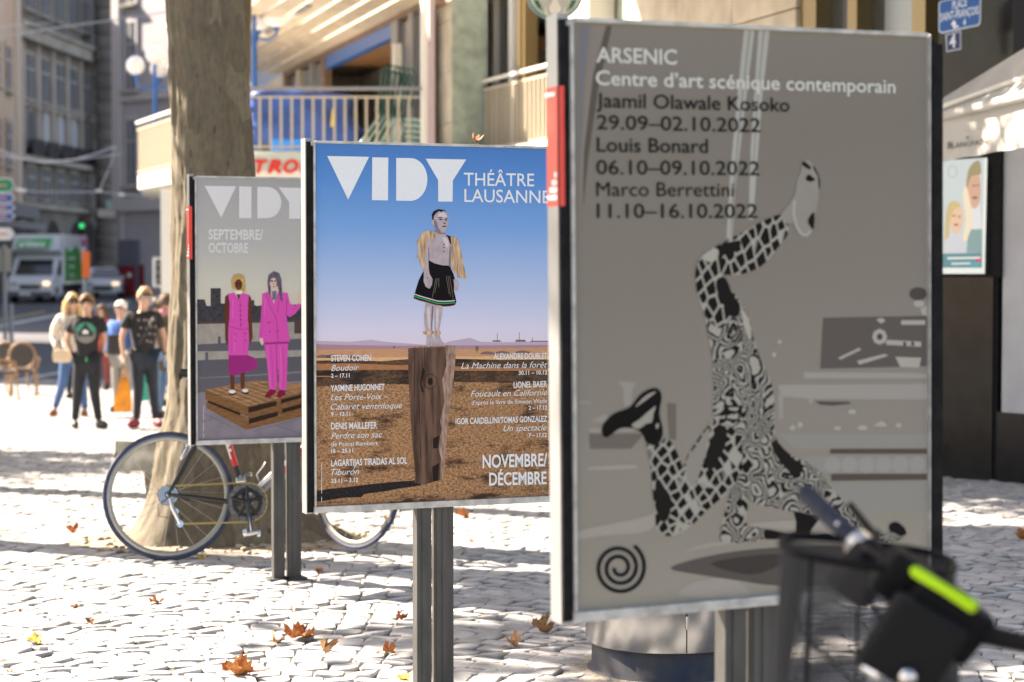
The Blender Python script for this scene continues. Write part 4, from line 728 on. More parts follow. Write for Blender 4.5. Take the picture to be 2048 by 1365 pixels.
o = leaf_mesh(77, .9).obj('fallen_leaf', M_lf['brown'], None, loc=p, rot=(.5, .2, .5), label='brown leaf caught on the top edge of the middle poster stand', cat='leaf', group='dead leaves fallen on the cobbles'); o.scale = (.055,)*3
# ---------------------------------------------------------------- racing bicycle leaning on the tree
M_tyre = mat('blue_black_tyre', (.030, .042, .085), .7, var=.2, scale=40); M_rim = mat('grey_rim', (.34, .33, .31), .4, .5); M_blk = mat('black_part', (.014, .014, .015), .35, spec=.6)
M_spk = mat('steel_spoke', (.5, .5, .5), .3, 1); M_chr = mat('polished_alloy', (.72, .72, .72), .22, 1); M_bred = mat('bike_red', (.62, .02, .03), .3, coat=.5); M_bwh = mat('bike_white', (.80, .80, .78), .3, coat=.5); M_bgr = mat('bike_grey', (.22, .22, .23), .3, .3, coat=.5)
M_gold = mat('gold_chain', (.50, .36, .13), .4, .8)
def wheel(parent, c, steer=0, rr=.338, spokes=22, width=.012, rimw=.02, names=('wheel',)):
    q = Matrix.Rotation(steer, 3, 'Z'); c = Vector(c)
    def circ(r, n=56, y=0): return [c+q @ Vector((r*math.cos(2*math.pi*k/n), y, r*math.sin(2*math.pi*k/n))) for k in range(n)]
    w = MB().tube(circ(rr-width), width, 8, closed=True).obj('wheel', M_tyre, parent)
    m = MB()
    n = 56; prof = [(rr-.022, -.009), (rr-.022, .009), (rr-.045, .006), (rr-.048, 0), (rr-.045, -.006)]
    vs = []
    for k in range(n):
        t = 2*math.pi*k/n
        for (a, b) in prof: vs.append(c+q @ Vector((a*math.cos(t), b, a*math.sin(t))))
    m.add(vs, [(k*5+j, k*5+(j+1) % 5, ((k+1) % n)*5+(j+1) % 5, ((k+1) % n)*5+j) for k in range(n) for j in range(5)], 0, True)
    m.obj('rim', M_rim, w)
    m = MB(); m.cyl(c+q @ Vector((0, -.045, 0)), c+q @ Vector((0, .045, 0)), .014, n=12); m.cyl(c+q @ Vector((0, -.03, 0)), c+q @ Vector((0, -.026, 0)), .026, n=14); m.cyl(c+q @ Vector((0, .026, 0)), c+q @ Vector((0, .03, 0)), .026, n=14)
    m.obj('hub', M_chr, w)
    for k in range(spokes):
        t = 2*math.pi*k/spokes; s = .028 if k % 2 else -.028
        MB().tube([c+q @ Vector((.024*math.cos(t+.9*(1 if k % 4 < 2 else -1)), s, .024*math.sin(t+.9*(1 if k % 4 < 2 else -1)))), c+q @ Vector(((rr-.046)*math.cos(t), 0, (rr-.046)*math.sin(t)))], .0012, 4).obj('spoke', M_spk, w)
    return w
BYAW = R(9)
rc = gp(342, 1122)
bk = thing('racing_bicycle', 'red, white and black racing bicycle leaning against the plane tree', 'bicycle', (rc.x, rc.y, 0))
bk.rotation_euler = Euler((R(-13), R(-2.2), BYAW), 'XYZ')
bk.scale = (1.04,)*3
RH, BBk, FH = Vector((0, 0, .338)), Vector((.405, 0, .275)), Vector((.985, 0, .338))
ST, HT, HB = Vector((.27, 0, .80)), Vector((.80, 0, .80)), Vector((.845, 0, .66))
wheel(bk, RH); wheel(bk, FH, R(-52))
def tb(name, pts, r, m, n=10): return MB().tube(pts, r, n).obj(name, m, bk)
tb('seat_tube', [BBk, BBk*.62+ST*.38], [.019, .017], M_blk); tb('seat_tube', [BBk*.62+ST*.38, ST], .0165, M_bred)
m = MB(); m.tube([BBk*.55+ST*.45+Vector((-.012, -.017, 0)), ST*.9+BBk*.1+Vector((-.012, -.017, 0))], .004, 6); m.obj('white_stripe', M_bwh, bk)
tb('down_tube', [BBk+Vector((.01, 0, .01)), BBk*.66+HB*.34], [.024, .024], M_bgr); tb('down_tube', [BBk*.66+HB*.34, HB], .024, M_bred)
m = MB(); m.tube([BBk+Vector((.0, -.012, .03)), BBk*.5+HB*.5+Vector((-.012, -.018, .012))], [.012, .016], 8); m.obj('white_panel', M_bwh, bk)
tb('top_tube', [ST+Vector((-.005, 0, -.03)), HT+Vector((.01, 0, -.03))], .016, M_bwh)
tb('head_tube', [HT, HB], .019, M_bred)
for s in (-1, 1):
    tb('chainstay', [BBk+Vector((-.03, .03*s, 0)), BBk*.3+RH*.7+Vector((0, .055*s, 0)), RH+Vector((0, .06*s, 0))], [.013, .011, .008], M_blk)
    tb('seatstay', [ST+Vector((-.01, .02*s, -.05)), ST*.45+RH*.55+Vector((0, .045*s, 0)), RH+Vector((0, .06*s, 0))], [.009, .010, .008], M_blk)
q = Matrix.Rotation(R(-52), 3, 'Z')
for s in (-1, 1): tb('fork_blade', [HB+Vector((.005, 0, -.02)), HB+q @ Vector((0, .05*s, 0))+Vector((.01, 0, -.06)), FH+q @ Vector((0, .05*s, 0))], [.014, .013, .008], M_bwh)
tb('seat_post', [ST, Vector((.215, 0, .955))], .0136, M_blk)
m = MB(); n = 14; prof = [(-.05, .078, .97), (-.035, .082, .985), (.02, .066, .98), (.08, .040, .972), (.14, .024, .97), (.20, .018, .966), (.215, .008, .962)]
vs = []
for (x, w, z) in prof:
    for k in range(n): t = 2*math.pi*k/n; vs.append((x+.13, w*math.cos(t), z+(.018 if math.sin(t) > 0 else .028)*math.sin(t)))
m.add(vs, [(j*n+k, j*n+(k+1) % n, (j+1)*n+(k+1) % n, (j+1)*n+k) for j in range(len(prof)-1) for k in range(n)], 0, True); m.poly(vs[:n][::-1]); m.obj('saddle', M_blk, bk)
for s in (-1, 1): MB().tube([(.10, .022*s, .957), (.20, .02*s, .945), (.32, .012*s, .958)], .0035, 6).obj('saddle_rail', M_spk, bk)
tb('stem', [HT+Vector((-.005, 0, .02)), HT+q @ Vector((.10, 0, .04))], .014, M_blk)
hc = HT+q @ Vector((.10, 0, .04))
for s in (-1, 1):
    tb('handlebar', [hc+q @ Vector(v) for v in ((0, 0, 0), (0, .19*s, 0), (.06, .205*s, .0), (.095, .207*s, -.04), (.08, .21*s, -.11), (.0, .21*s, -.14), (-.04, .21*s, -.14))], .012, M_blk)
    tb('brake_lever', [hc+q @ Vector(v) for v in ((.09, .207*s, 0), (.12, .207*s, -.02), (.115, .21*s, -.12))], [.013, .009, .005], M_blk)
# transmission
cy = -.055
m = MB()
def ringdisc(r0, r1, y, w, n=44, c=BBk, teeth=0):
    mb = MB(); vs = []
    for k in range(n):
        t = 2*math.pi*k/n; ro = r1+(teeth if k % 2 else 0)
        for (a, b) in ((r0, y), (ro, y), (ro, y+w), (r0, y+w)): vs.append(c+Vector((a*math.cos(t), b, a*math.sin(t))))
    mb.add(vs, [(k*4+j, k*4+(j+1) % 4, ((k+1) % n)*4+(j+1) % 4, ((k+1) % n)*4+j) for k in range(n) for j in range(4)]); return mb
M_cr = mat('worn_chainring', (.16, .155, .15), .45, .7, var=.3, scale=60)
ringdisc(.078, .100, cy, .004, 64, teeth=.004).obj('chainring', M_cr, bk); ringdisc(.055, .076, cy+.008, .003, 60, teeth=.003).obj('chainring', M_blk, bk)
for k in range(5):
    t = k*2*math.pi/5+.3; MB().tube([BBk+Vector((0, cy-.004, 0)), BBk+Vector((.085*math.cos(t), cy-.002, .085*math.sin(t)))], [.013, .008], 6).obj('spider_arm', M_blk, bk)
MB().cyl(BBk+Vector((0, -.07, 0)), BBk+Vector((0, .07, 0)), .021, n=14).obj('bottom_bracket', M_blk, bk)
for s in (-1, 1):
    d = Vector((.02*s, 0, .17*-s)) if True else 0
    e = BBk+Vector((.012*s*-1, .08*s, .17*s)); MB().tube([BBk+Vector((0, .078*s, 0)), e], [.014, .010], 8).obj('crank_arm', M_blk, bk)
    m = MB(); m.box(e+Vector((0, .05*s, 0)), (.085, .05, .016), rot=(0, .15*s, 0), bev=.004); m.box(e+Vector((-.035, .05*s, .008)), (.02, .055, .03), bev=.004); m.box(e+Vector((.036, .05*s, -.004)), (.018, .055, .026), bev=.004); m.cyl(e, e+Vector((0, .08*s, 0)), .006, n=8); m.obj('pedal', M_chr, bk)
MB().tube([BBk+Vector((.0, -.083, 0)), BBk+Vector((.012, -.088, -.165))], [.006, .004], 6).obj('crank_highlight_strip', M_chr, bk)
for k in range(7):
    r = .020+.0055*k; ringdisc(.012, r, -.045+.0045*(k-3)*1.0, .0025, 26, c=RH, teeth=.003).obj('sprocket', M_chr if k % 2 else M_cr, bk)
ch = []
N_ = 30
top0, top1 = RH+Vector((0, cy+.004, .045)), BBk+Vector((0, cy+.002, .103)); 
for k in range(N_): ch.append(top0.lerp(top1, k/(N_-1)))
for k in range(1, 12): t = math.pi/2-math.pi*k/11; ch.append(BBk+Vector((.103*math.cos(t), cy+.002, .103*math.sin(t))))
dj = RH+Vector((.055, cy+.004, -.155))
for k in range(1, N_): ch.append((BBk+Vector((0, cy+.002, -.103))).lerp(dj, k/(N_-1)))
mb = MB(); mb.tube(ch, .0030, 5)
for i in range(len(ch)-1): mb.box((ch[i]+ch[i+1])/2, (.010, .0075, .0085), rot=(0, -math.atan2((ch[i+1]-ch[i]).z, (ch[i+1]-ch[i]).x), 0))
mb.obj('chain', M_gold, bk, kind='stuff')
m = MB(); m.tube([RH+Vector((.01, cy, -.02)), RH+Vector((.02, cy-.004, -.07)), dj], [.009, .012, .009], 8); m.cyl(dj+Vector((0, -.006, 0)), dj+Vector((0, .006, 0)), .018, n=14); m.cyl(dj+Vector((-.02, -.006, .065)), dj+Vector((-.02, .006, .065)), .016, n=14); m.obj('rear_derailleur', M_chr, bk)
m = MB(); m.tube([RH+Vector((-.005, -.07, -.02)), RH+Vector((-.055, -.05, -.05)), RH+Vector((-.05, -.05, -.11)), RH+Vector((.0, -.05, -.12))], .002, 5); m.obj('gear_cable', M_blk, bk)
m = MB(); m.box(BBk+Vector((-.03, cy-.003, .12)), (.05, .012, .028), bev=.004); m.box(BBk+Vector((-.02, -.03, .13)), (.03, .04, .03), bev=.005); m.obj('front_derailleur', M_chr, bk)
m = MB(); bc_ = ST*.40+RH*.60
for s in (-1, 1): m.tube([ST*.5+RH*.5+Vector((-.01, 0, .03)), ST*.5+RH*.5+Vector((-.03, .035*s, .0)), ST*.44+RH*.56+Vector((-.045, .025*s, -.015))], [.010, .011, .007], 7)
m.box(ST*.5+RH*.5+Vector((-.02, 0, .03)), (.03, .03, .025), bev=.006); m.obj('rear_brake', M_chr, bk)
# bottle cage
m = MB(); u = (HB-BBk).normalized(); nrm = Vector((-u.z, 0, u.x)); b0 = BBk+u*.17
m.tube([b0, b0+nrm*.03-u*.05, b0+nrm*.075-u*.03, b0+nrm*.09+u*.05], .003, 6); m.tube([b0+u*.12, b0+u*.11+nrm*.05+Vector((0, -.035, 0)), b0+u*.10+nrm*.08], .003, 6); m.box(b0+u*.05+Vector((0, 0, .028)), (.02, .02, .12), rot=(0, R(40), 0), bev=.004); m.obj('bottle_cage', M_chr, bk)
for k in range(5): MB().box(BBk*.50+ST*.5+(ST-BBk)*(.04+.05*k)+Vector((-.002, -.0175, 0)), (.010, .002, .016), rot=(0, R(-14), 0)).obj('frame_lettering', M_bwh, bk)
# ---------------------------------------------------------------- restaurant building with terrace (behind, right)
M_cream = mat('cream_limestone', (.56, .50, .41), .8, var=.14, scale=3, bump=.15, bscale=60, obrand=.06)
M_grst = mat('greenish_stone_and_shade', (.30, .36, .30), .7, var=.22, scale=5, detail=7); M_whs = mat('white_painted_metal', (.78, .76, .70), .45)
M_tan = mat('tan_painted_metal', (.50, .44, .34), .45); M_soff = mat('pale_wood_soffit', (.60, .50, .37), .5, var=.12, scale=4, stretch=(1, .3, 1), obrand=.12)
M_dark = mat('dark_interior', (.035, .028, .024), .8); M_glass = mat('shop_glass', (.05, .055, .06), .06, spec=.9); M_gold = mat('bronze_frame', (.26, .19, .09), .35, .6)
M_brown = mat('brown_timber', (.17, .11, .075), .6, var=.2, scale=4); M_steel = mat('grey_steel', (.30, .30, .31), .4, .5); M_pink = mat('mauve_post', (.42, .33, .34), .5)
M_bl = mat('blue_enamel', (.015, .12, .42), .35, coat=.3); M_globe = mat('opal_globe', (.88, .88, .86), .25, trans=0)
A = Vector((.289, -.957, 0)); NN = Vector((-.957, -.289, 0)); O1 = Vector((-3.55, 38, 0)); FROT = math.atan2(A.y, A.x)
def fp(s, out, z, o=O1): return o+A*s+NN*out+Vector((0, 0, z))
rest = thing('restaurant_building', 'cream stone restaurant building with wooden soffit, upstairs terrace and tall windows behind the poster stands', 'building', (-3.55, 38, 0))
def rb(name, s0, s1, o0, o1, z0, z1, m, o=O1, par=None, bev=0):
    """box in facade coordinates: along s, outwards o, up z"""
    c = fp((s0+s1)/2, (o0+o1)/2, (z0+z1)/2, o)-O1
    return MB().box(c, (abs(s1-s0), abs(o1-o0), z1-z0), rot=(0, 0, FROT), bev=bev).obj(name, m, par or rest)
O2 = Vector((-.45, 31.6, 0))
rb('wall', -6.2, -4.3, -3, 0, 3.3, 5.62, mat('beige_panelling', (.50, .40, .31), .6, var=.08, scale=9, stretch=(1, 1, .2)))
rb('fascia', -4.3, 8.0, -.25, .0, 5.56, 5.72, M_brown)
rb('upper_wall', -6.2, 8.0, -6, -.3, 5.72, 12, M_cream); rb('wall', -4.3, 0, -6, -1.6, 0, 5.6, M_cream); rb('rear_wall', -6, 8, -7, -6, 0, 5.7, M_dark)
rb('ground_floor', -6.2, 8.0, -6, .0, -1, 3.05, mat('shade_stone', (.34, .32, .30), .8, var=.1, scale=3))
for s0, s1, m in ((-4.3, -3.9, M_brown), (-2.9, -2.6, M_tan), (-1.5, -1.2, M_steel), (-.35, 0, M_brown), (5.45, 5.9, M_steel), (6.6, 6.9, M_steel)):
    rb('door_frame', s0, s1, -.14, 0, 3.3, 5.56, m)
for s0, s1 in ((-3.9, -2.9), (-2.6, -1.5), (-1.2, -.35), (5.9, 6.6), (6.9, 7.4)): rb('window', s0, s1, -.10, -.07, 3.3, 5.5, mat('mirror_glass', (.30, .32, .34), .12, .6))
rb('blue_header', 0, 5.45, -.16, -.02, 5.33, 5.56, M_bl); rb('room_ceiling', 0, 5.45, -3.2, -.2, 5.40, 5.44, mat('orange_brown_ceiling', (.26, .13, .05), .6))
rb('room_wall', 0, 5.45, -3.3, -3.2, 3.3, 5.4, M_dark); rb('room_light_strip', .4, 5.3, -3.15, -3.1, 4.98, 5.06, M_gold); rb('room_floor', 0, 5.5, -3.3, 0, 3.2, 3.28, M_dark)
# dim picture on the wall inside, warm brown blot
pw = rb('wall_picture', 1.0, 4.6, -3.1, -3.05, 3.7, 4.9, mat('dim_wall_picture', (.16, .07, .045), .7, scale=1.4, col2=(.03, .022, .02)))
# soffit planks
k = 0
for k in range(6):
    o0 = .02+k*.34; c = fp(1.75, o0+.165, 5.66+.055*k)-O1
    MB().box(c, (12.6, .33, .03), rot=(0, 0, FROT)).obj('soffit_plank', M_soff, rest)
mt = bpy.data.materials.new('translucent_canopy'); mt.use_nodes = True; nt = mt.node_tree; nn = nt.nodes; tr_ = nn.new('ShaderNodeBsdfTranslucent'); tr_.inputs[0].default_value = (.85, .80, .68, 1); mxs = nn.new('ShaderNodeMixShader'); mxs.inputs[0].default_value = .5
nn['Principled BSDF'].inputs['Base Color'].default_value = (.8, .76, .66, 1); nt.links.new(nn['Principled BSDF'].outputs[0], mxs.inputs[1]); nt.links.new(tr_.outputs[0], mxs.inputs[2]); nt.links.new(mxs.outputs[0], nn['Material Output'].inputs[0])
for k in range(2):
    c = fp(4.2, 2.32+k*.5, 5.98+.04*k)-O1; MB().box(c, (8.6, .46, .008), rot=(0, 0, FROT)).obj('canopy_panel', mt, rest)
for s0, o0 in ((-2.2, 1.35), (.6, 1.35), (3.6, 1.35)):
    c = fp(s0, o0, 5.80)-O1; MB().box(c, (1.3, .07, .06), rot=(0, 0, FROT), bev=.01).obj('strip_light', mat('white_lamp_cover', (.9, .9, .88), .3), rest)
    c = fp(s0+1.4, o0, 5.80)-O1; MB().box(c, (.9, .10, .05), rot=(0, 0, FROT)).obj('lamp_bracket', M_steel, rest)
rb('wall_box', -5.8, -5.2, 0, .2, 5.1, 5.45, M_whs)
for s_ in (-3.2, -1.9, .0-.9): rb('light_post', s_, s_+.1, .3, .4, 3.3, 4.6, M_whs)
rb('corner_post', 8.2, 8.35, .1, .2, 3.3, 6.2, M_whs); rb('mauve_post', 8.6, 8.75, .12, .2, 0, 9, M_pink); rb('white_post', 6.5, 6.6, .1, .22, 3.3, 5.1, M_whs)
# pillar; the shade on its end face is put into a greenish slab
KC = Vector((-.915, 30.4, 0))
def pil(name, c, ds, do, z0, z1, m): return MB().box(Vector((c.x, c.y, (z0+z1)/2))-O1, (ds, do, z1-z0), rot=(0, 0, FROT), bev=.006).obj(name, m, rest)
for k in range(12):
    cc_ = KC-A*.6-NN*.28; pil('pillar_block', cc_, 1.19, .55, k*.78-.9, k*.78+.77-.9, M_cream)
cc_ = KC+A*.02-NN*.28; pil('pillar_shade_face', cc_, .04, .552, 3.0, 9, M_grst)
cc_ = KC-A*.6-NN*.28; pil('pillar_plinth', cc_+A*.02, 1.3, .66, 2.6, 3.45, M_grst)
# windowed wing running towards the camera
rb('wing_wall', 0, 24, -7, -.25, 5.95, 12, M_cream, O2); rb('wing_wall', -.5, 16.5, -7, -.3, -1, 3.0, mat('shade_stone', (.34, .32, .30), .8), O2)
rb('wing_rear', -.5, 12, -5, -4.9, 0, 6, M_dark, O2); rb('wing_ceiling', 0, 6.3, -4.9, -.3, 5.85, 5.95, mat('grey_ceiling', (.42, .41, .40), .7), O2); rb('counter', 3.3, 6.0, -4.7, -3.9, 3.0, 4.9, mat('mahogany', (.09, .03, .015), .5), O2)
for s0, s1, m in ((-.5, .02, M_steel), (.44, .60, M_whs), (1.36, 1.58, M_whs), (1.86, 1.98, M_gold), (2.1, 2.2, M_gold), (4.6, 4.8, M_gold), (6.2, 6.7, M_grst)):
    rb('window_frame', s0, s1, -.2, .0, 3.0, 5.95, m, O2)
for s0, s1 in ((.02, .44), (.6, 1.36), (1.58, 1.86)): rb('window', s0, s1, -.12, -.09, 3.0, 5.95, M_glass, O2)
for k in range(3):
    for j in range(5): rb('stone_block', 6.72+k*1.66, 6.72+k*1.66+1.645, -.4, .05, 3.0+j*1.22, 3.0+j*1.22+1.205, M_cream, O2, bev=.012)
rb('unseen_shade_cornice', 6.3, 16.2, .06, 2.3, 5.75, 5.95, M_cream, O2); rb('white_sunlit_patch', 5.3, 6.1, .0, .35, 2.9, 7, M_whs, O2)  # unseen cornice added to shade the wing; white box stands in for sunlit wall
for s0, s1, m in ((11.7, 12.05, M_gold), (12.75, 12.95, M_gold), (14.05, 14.3, M_gold)): rb('window_frame', s0, s1, -.25, .0, 3.0, 6.5, m, O2)
for s0, s1 in ((12.05, 12.75), (12.95, 14.05), (14.3, 14.8)): rb('window', s0, s1, -.2, -.15, 3.0, 6.5, M_glass, O2)
# terrace slab and railings
T0, T1, T2 = Vector((-7.09, 38)), Vector((-3.93, 30)), Vector((-1.38, 30))
M_slab = mat('white_slab', (.74, .72, .66), .6, var=.05, scale=3)
m = MB(); pts = [(T0.x, T0.y), (T1.x, T1.y), (T2.x, T2.y), (-1.3, 31.2), (-.2, 34), (-4.8, 46), (-8, 44)]
m.prism([Vector((a, b, 3.06))-O1 for a, b in pts], (0, 0, .26)); m.obj('terrace_slab', M_slab, rest)
def railing(a, b, sp, col, n_name='baluster', z=3.32, h=1.08, w=.035, d=.035):
    a = Vector((*a, 0)); b = Vector((*b, 0)); u = (b-a); L_ = u.length; u.normalize(); r = math.atan2(u.y, u.x); n = int(L_/sp)
    me = MB().box((0, 0, h/2-.04), (w, d, h-.14)).mesh('baluster', col)
    for i in range(1, n):
        link('baluster', me, rest, a+u*(L_*i/n)+Vector((0, 0, z))-O1, (0, 0, r))
    c = (a+b)/2-O1
    MB().box(c+Vector((0, 0, z+h)), (L_+.06, .07, .05), rot=(0, 0, r), bev=.01).obj('handrail', M_whs if col is M_tan else M_steel, rest)
    MB().box(c+Vector((0, 0, z+h-.13)), (L_, .03, .03), rot=(0, 0, r)).obj('upper_rail', col, rest)
    MB().box(c+Vector((0, 0, z+.06)), (L_, .03, .03), rot=(0, 0, r)).obj('lower_rail', col, rest)
railing(T0, T1, .16, M_tan, h=.99); railing(T1, T2, .155, mat('front_tan_metal', (.50, .44, .34), .45), h=.93);  # front railing: same tan as the sides, separate material for its steel handrail
railing((-.62, 31.0), (.56, 27.9), .16, M_tan)
m = MB(); m.prism([Vector((a, b, 2.98))-O1 for a, b in ((-.95, 31.0), (.7, 27.0), (2.0, 27.3), (0, 31.8))], (0, 0, .34)); m.obj('balcony_slab', M_slab, rest)
p = P(334, 400, 36.5); MB().box(p-O1-Vector((0, 0, 2.0)), (.2, .2, 4.4)).obj('white_column', M_whs, rest)
# red neon sign on the terrace fascia
sg = thing('shop_sign', 'white sign band with red italic letters under the terrace, partly behind the tree trunk', 'sign', (-3.85, 29.9, 3.14))
MB().box((.65, 0, .0), (1.9, .06, .27), bev=.01).obj('sign_band', mat('pale_green_panel', (.55, .60, .52), .4), sg)
for ch_, px_, w_ in (('T', 509, 27), ('R', 535, 29), ('O', 567, 30), ('N', 600, 28)):
    v, f = text_mesh(ch_, .04, .25); a = P(px_, 346, 29.86)-Vector((-3.85, 29.9, 3.14)); sc = w_/F*29.86/(v[:, 0].max()-v[:, 0].min())
    q = [(a.x+(g[0]-v[:, 0].min())*sc, -.035, a.z+g[1]/.7*.19) for g in v]; mb = MB(); mb.add(q, f); mb.add([(x, y-.03, z) for x, y, z in q], f); mb.obj('letter', mat('red_sign_letter', (.75, .03, .02), .35), sg)
# hanging green roundel sign
ro = P(1110, -18, 24); rs = thing('round_sign', 'round green and white hanging sign above the near poster stand', 'sign', ro)
M_gn = mat('dark_green_enamel', (.0, .13, .075), .35)
MB().cyl((0, -.04, 0), (0, .08, 0), .345, n=48).obj('rim', mat('teal_rim', (.10, .25, .28), .35), rs); MB().cyl((0, -.046, 0), (0, -.04, 0), .33, n=48).obj('green_ring', M_gn, rs); MB().cyl((0, -.051, 0), (0, -.046, 0), .315, n=48).obj('white_disc', M_wht, rs)
for s_ in (-1, 1):
    for j in range(4):
        pts = [((.045+.05*j+.035*math.sin(t*9+j*.2)+.06*(t))*s_, -.30+t*.42) for t in [i/16 for i in range(17)]]
        pts = [q for q in pts if math.hypot(*q) < .305]
        if len(pts) > 3: mb = MB(); mb.poly([(a, -.0525, b) for a, b in rib(pts, .014)]); mb.obj('wavy_line', M_gn, rs)
    mb = MB(); mb.poly([(a*s_, -.053, b) for a, b in ((.15, -.26), (.22, -.20), (.27, -.10), (.20, -.12), (.16, -.2))]); mb.obj('green_fin', M_gn, rs)
MB().cyl((.2, .05, .1), (1.4, .4, .1), .02).obj('bracket', M_steel, rs)
# terrace lamps
def lamp(x, y, z0, h, r, label, sc=1):
    t = thing('terrace_lamp', label, 'lamp', (x, y, z0), 0, 'blue globe lamps on the terrace')
    MB().lathe([(.06, 0), (.05, .1), (.045, h*.8), (.06, h*.82), (.04, h*.9), (.03, h)], n=14).obj('pole', M_bl, t)
    for k, (dx, dy, dz) in enumerate(((0, 0, h+r), (-.36*sc, -.05, h-.08), (.40*sc, .05, h-.08), (.02, .38*sc, h-.1))):
        MB().sphere((dx, dy, dz+(r*.3 if k else 0)), r, 20).obj('globe', M_globe, t)
        if k: MB().tube([(0, 0, h-.42), (dx*.6, dy*.6, h-.46), (dx, dy, h-.36), (dx, dy, dz-r*.55)], .025, 8).obj('arm', M_bl, t); MB().lathe([(.03, -.03), (.07, 0), (.05, .05)], (dx, dy, dz-r*.78), 12).obj('cup', M_bl, t)
a = P(310, 240, 38.6); b = P(309, 110, 38.6); lamp(a.x, 38.6, 3.3, b.z-3.3-.185, .185, 'blue terrace lamp with white globes left of the plane tree trunk')
b = P(508, 15, 34.6); lamp(b.x, 34.6, 3.3, b.z-3.3-.1, .24, 'blue terrace lamp with white globes right of the plane tree trunk', .95)
# tarpaulin-covered pile on the terrace
M_tarp = mat('blue_tarpaulin', (.03, .085, .30), .4, var=.35, scale=2.2, bump=.8, bscale=5)
bm = bmesh.new(); bmesh.ops.create_cube(bm, size=1); bmesh.ops.subdivide_edges(bm, edges=list(bm.edges), cuts=9, use_grid_fill=True)
for v in bm.verts:
    x, y, z = v.co; k = 1+.10*noise3(x*3, y*5+1, z*4); zz_ = z*1.05; v.co = Vector((x*1.62*k*(1 if z < .2 else .93)+(.12 if x > 0 and z < 0 else 0), y*.9*k, (zz_+.5)+.05*noise3(x*4, 2, y)-.25*max(0, x-.2)*(z > 0)))
tc_ = P(605, 240, 32.0); me = bpy.data.meshes.new('tarpaulin'); bm.to_mesh(me); bm.free(); me.materials.append(M_tarp); me.polygons.foreach_set('use_smooth', [True]*len(me.polygons))
tt = link('covered_pile', me, None, (tc_.x, 32.0, 3.33), label='furniture pile under a crumpled blue tarpaulin behind the terrace railing', cat='tarpaulin')
for px_, py_, sx, sz in ((666, 236, .05, .28), (552, 300, .10, .07)):
    p = P(px_, py_, 31.45)-tt.location; MB().box(p, (sx, .03, sz), rot=(0, .1, 0)).obj('strap', mat('yellow_strap', (.75, .52, .03), .5), tt)
rb_ = thing('recycling_crate', 'bright blue crate on the terrace floor below the tarpaulin', 'crate', (P(575, 312, 30.6).x, 30.6, 3.33)); MB().box((0, 0, .10), (.5, .3, .18), bev=.01).obj('tub', mat('bright_blue_plastic', (.01, .25, .80), .4), rb_); MB().box((-.3, -.02, .06), (.18, .2, .1), bev=.01).obj('bottle_pack', M_dark, rb_)
# stack of green metal chairs tipped against the wall
M_gc = mat('dark_green_metal', (.02, .085, .06), .3, .3, coat=.4); M_gc2 = mat('pale_green_metal', (.35, .55, .48), .35, .3)
cs = thing('chair_stack', 'stack of green metal terrace chairs leaning behind the railing', 'chairs', (P(783, 300, 30.9).x, 30.9, 3.33))
for k in range(4):
    off = Vector((-.09*k, .05*k, .02*k)); lean = .22
    back = [off+Vector(v) for v in ((.02, 0, .62), (.08, 0, 1.35), (.18, 0, 1.5), (.38, 0, 1.47), (.46, 0, 1.3), (.30, 0, .62))]
    MB().tube(back, .018, 6).obj('back_frame', M_gc, cs)
    for j in range(3): MB().box(off+Vector((.12+.08*j, 0, 1.02)), (.035, .012, .8), rot=(0, .12, 0)).obj('back_slat', M_gc, cs)
    MB().tube([off+Vector((.05, 0, .62)), off+Vector((-.30-.03*k, -.1, -.0))], .016, 6).obj('leg', M_gc2, cs); MB().tube([off+Vector((.28, 0, .62)), off+Vector((.08, -.1, 0))], .016, 6).obj('leg', M_gc2, cs)
    MB().box(off+Vector((.12, .05, .66)), (.36, .30, .03), rot=(0, .25, 0)).obj('seat', M_gc, cs)
for j in range(6): MB().box((.40, -.05, .08+.1*j), (.30, .2, .05), rot=(0, .08, 0)).obj('folded_chair', M_gc2, cs)
cs.scale = (.85, .85, .88)
# ---------------------------------------------------------------- shopfront at the right edge
M_marb = mat('polished_black_marble', (.006, .006, .007), .2, scale=2.4, col2=(.018, .018, .020), detail=8, spec=.22)
M_grey = mat('light_grey_render', (.42, .42, .44), .7, var=.08, scale=3)
D3 = Vector((.59, -.81, 0)).normalized(); N3 = Vector((-.81, -.59, 0)).normalized(); Q0 = Vector((3.38, 16.72, 0)); SR = math.atan2(D3.y, D3.x)
shop = thing('shopfront', 'black marble shopfront with pale canopy frame at the right edge', 'shopfront', Q0)
def sq(s, out, z): return Q0+D3*s+N3*out+Vector((0, 0, z))
def sb(name, s0, s1, o0, o1, z0, z1, m, par=None, bev=0): return MB().box(sq((s0+s1)/2, (o0+o1)/2, (z0+z1)/2)-Q0, (s1-s0, o1-o0, z1-z0), rot=(0, 0, SR), bev=bev).obj(name, m, par or shop)
def s_at(px, out=0):   # facade coordinate seen at pixel column px
    k = (px-1024)/F; o = Q0+N3*out; return (k*o.y-o.x)/(D3.x-k*D3.y)
s1 = s_at(1990); s0 = s_at(1855)
sb('marble_panel', -1.5, s1-.02, -.3, 0, -.3, 1.50, M_marb); sb('marble_panel', s1+.02, s_at(2052)+2.5, -.3, -.01, -.3, .42, M_marb); sb('seam', s1-.02, s1+.02, -.25, -.012, -.3, 1.5, M_gask)
sb('screen_surround', -1.5, s1+.06, -.3, .01, 1.50, 2.75, M_gask); sb('marble_upper', s_at(1872), s_at(2022), -.3, -.005, 2.75, 4.6, M_marb)
sb('render_wall', s1+.06, 3.5, -.3, -.02, .42, 2.75, M_grey); sb('render_wall', s_at(2022), 3.5, -.3, .0, 2.75, 4.6, mat('dark_grey_render', (.03, .03, .034), .8, spec=.15)); sb('shop_top', s_at(1872), 3.5, -.5, .1, 4.6, 9, M_cream)
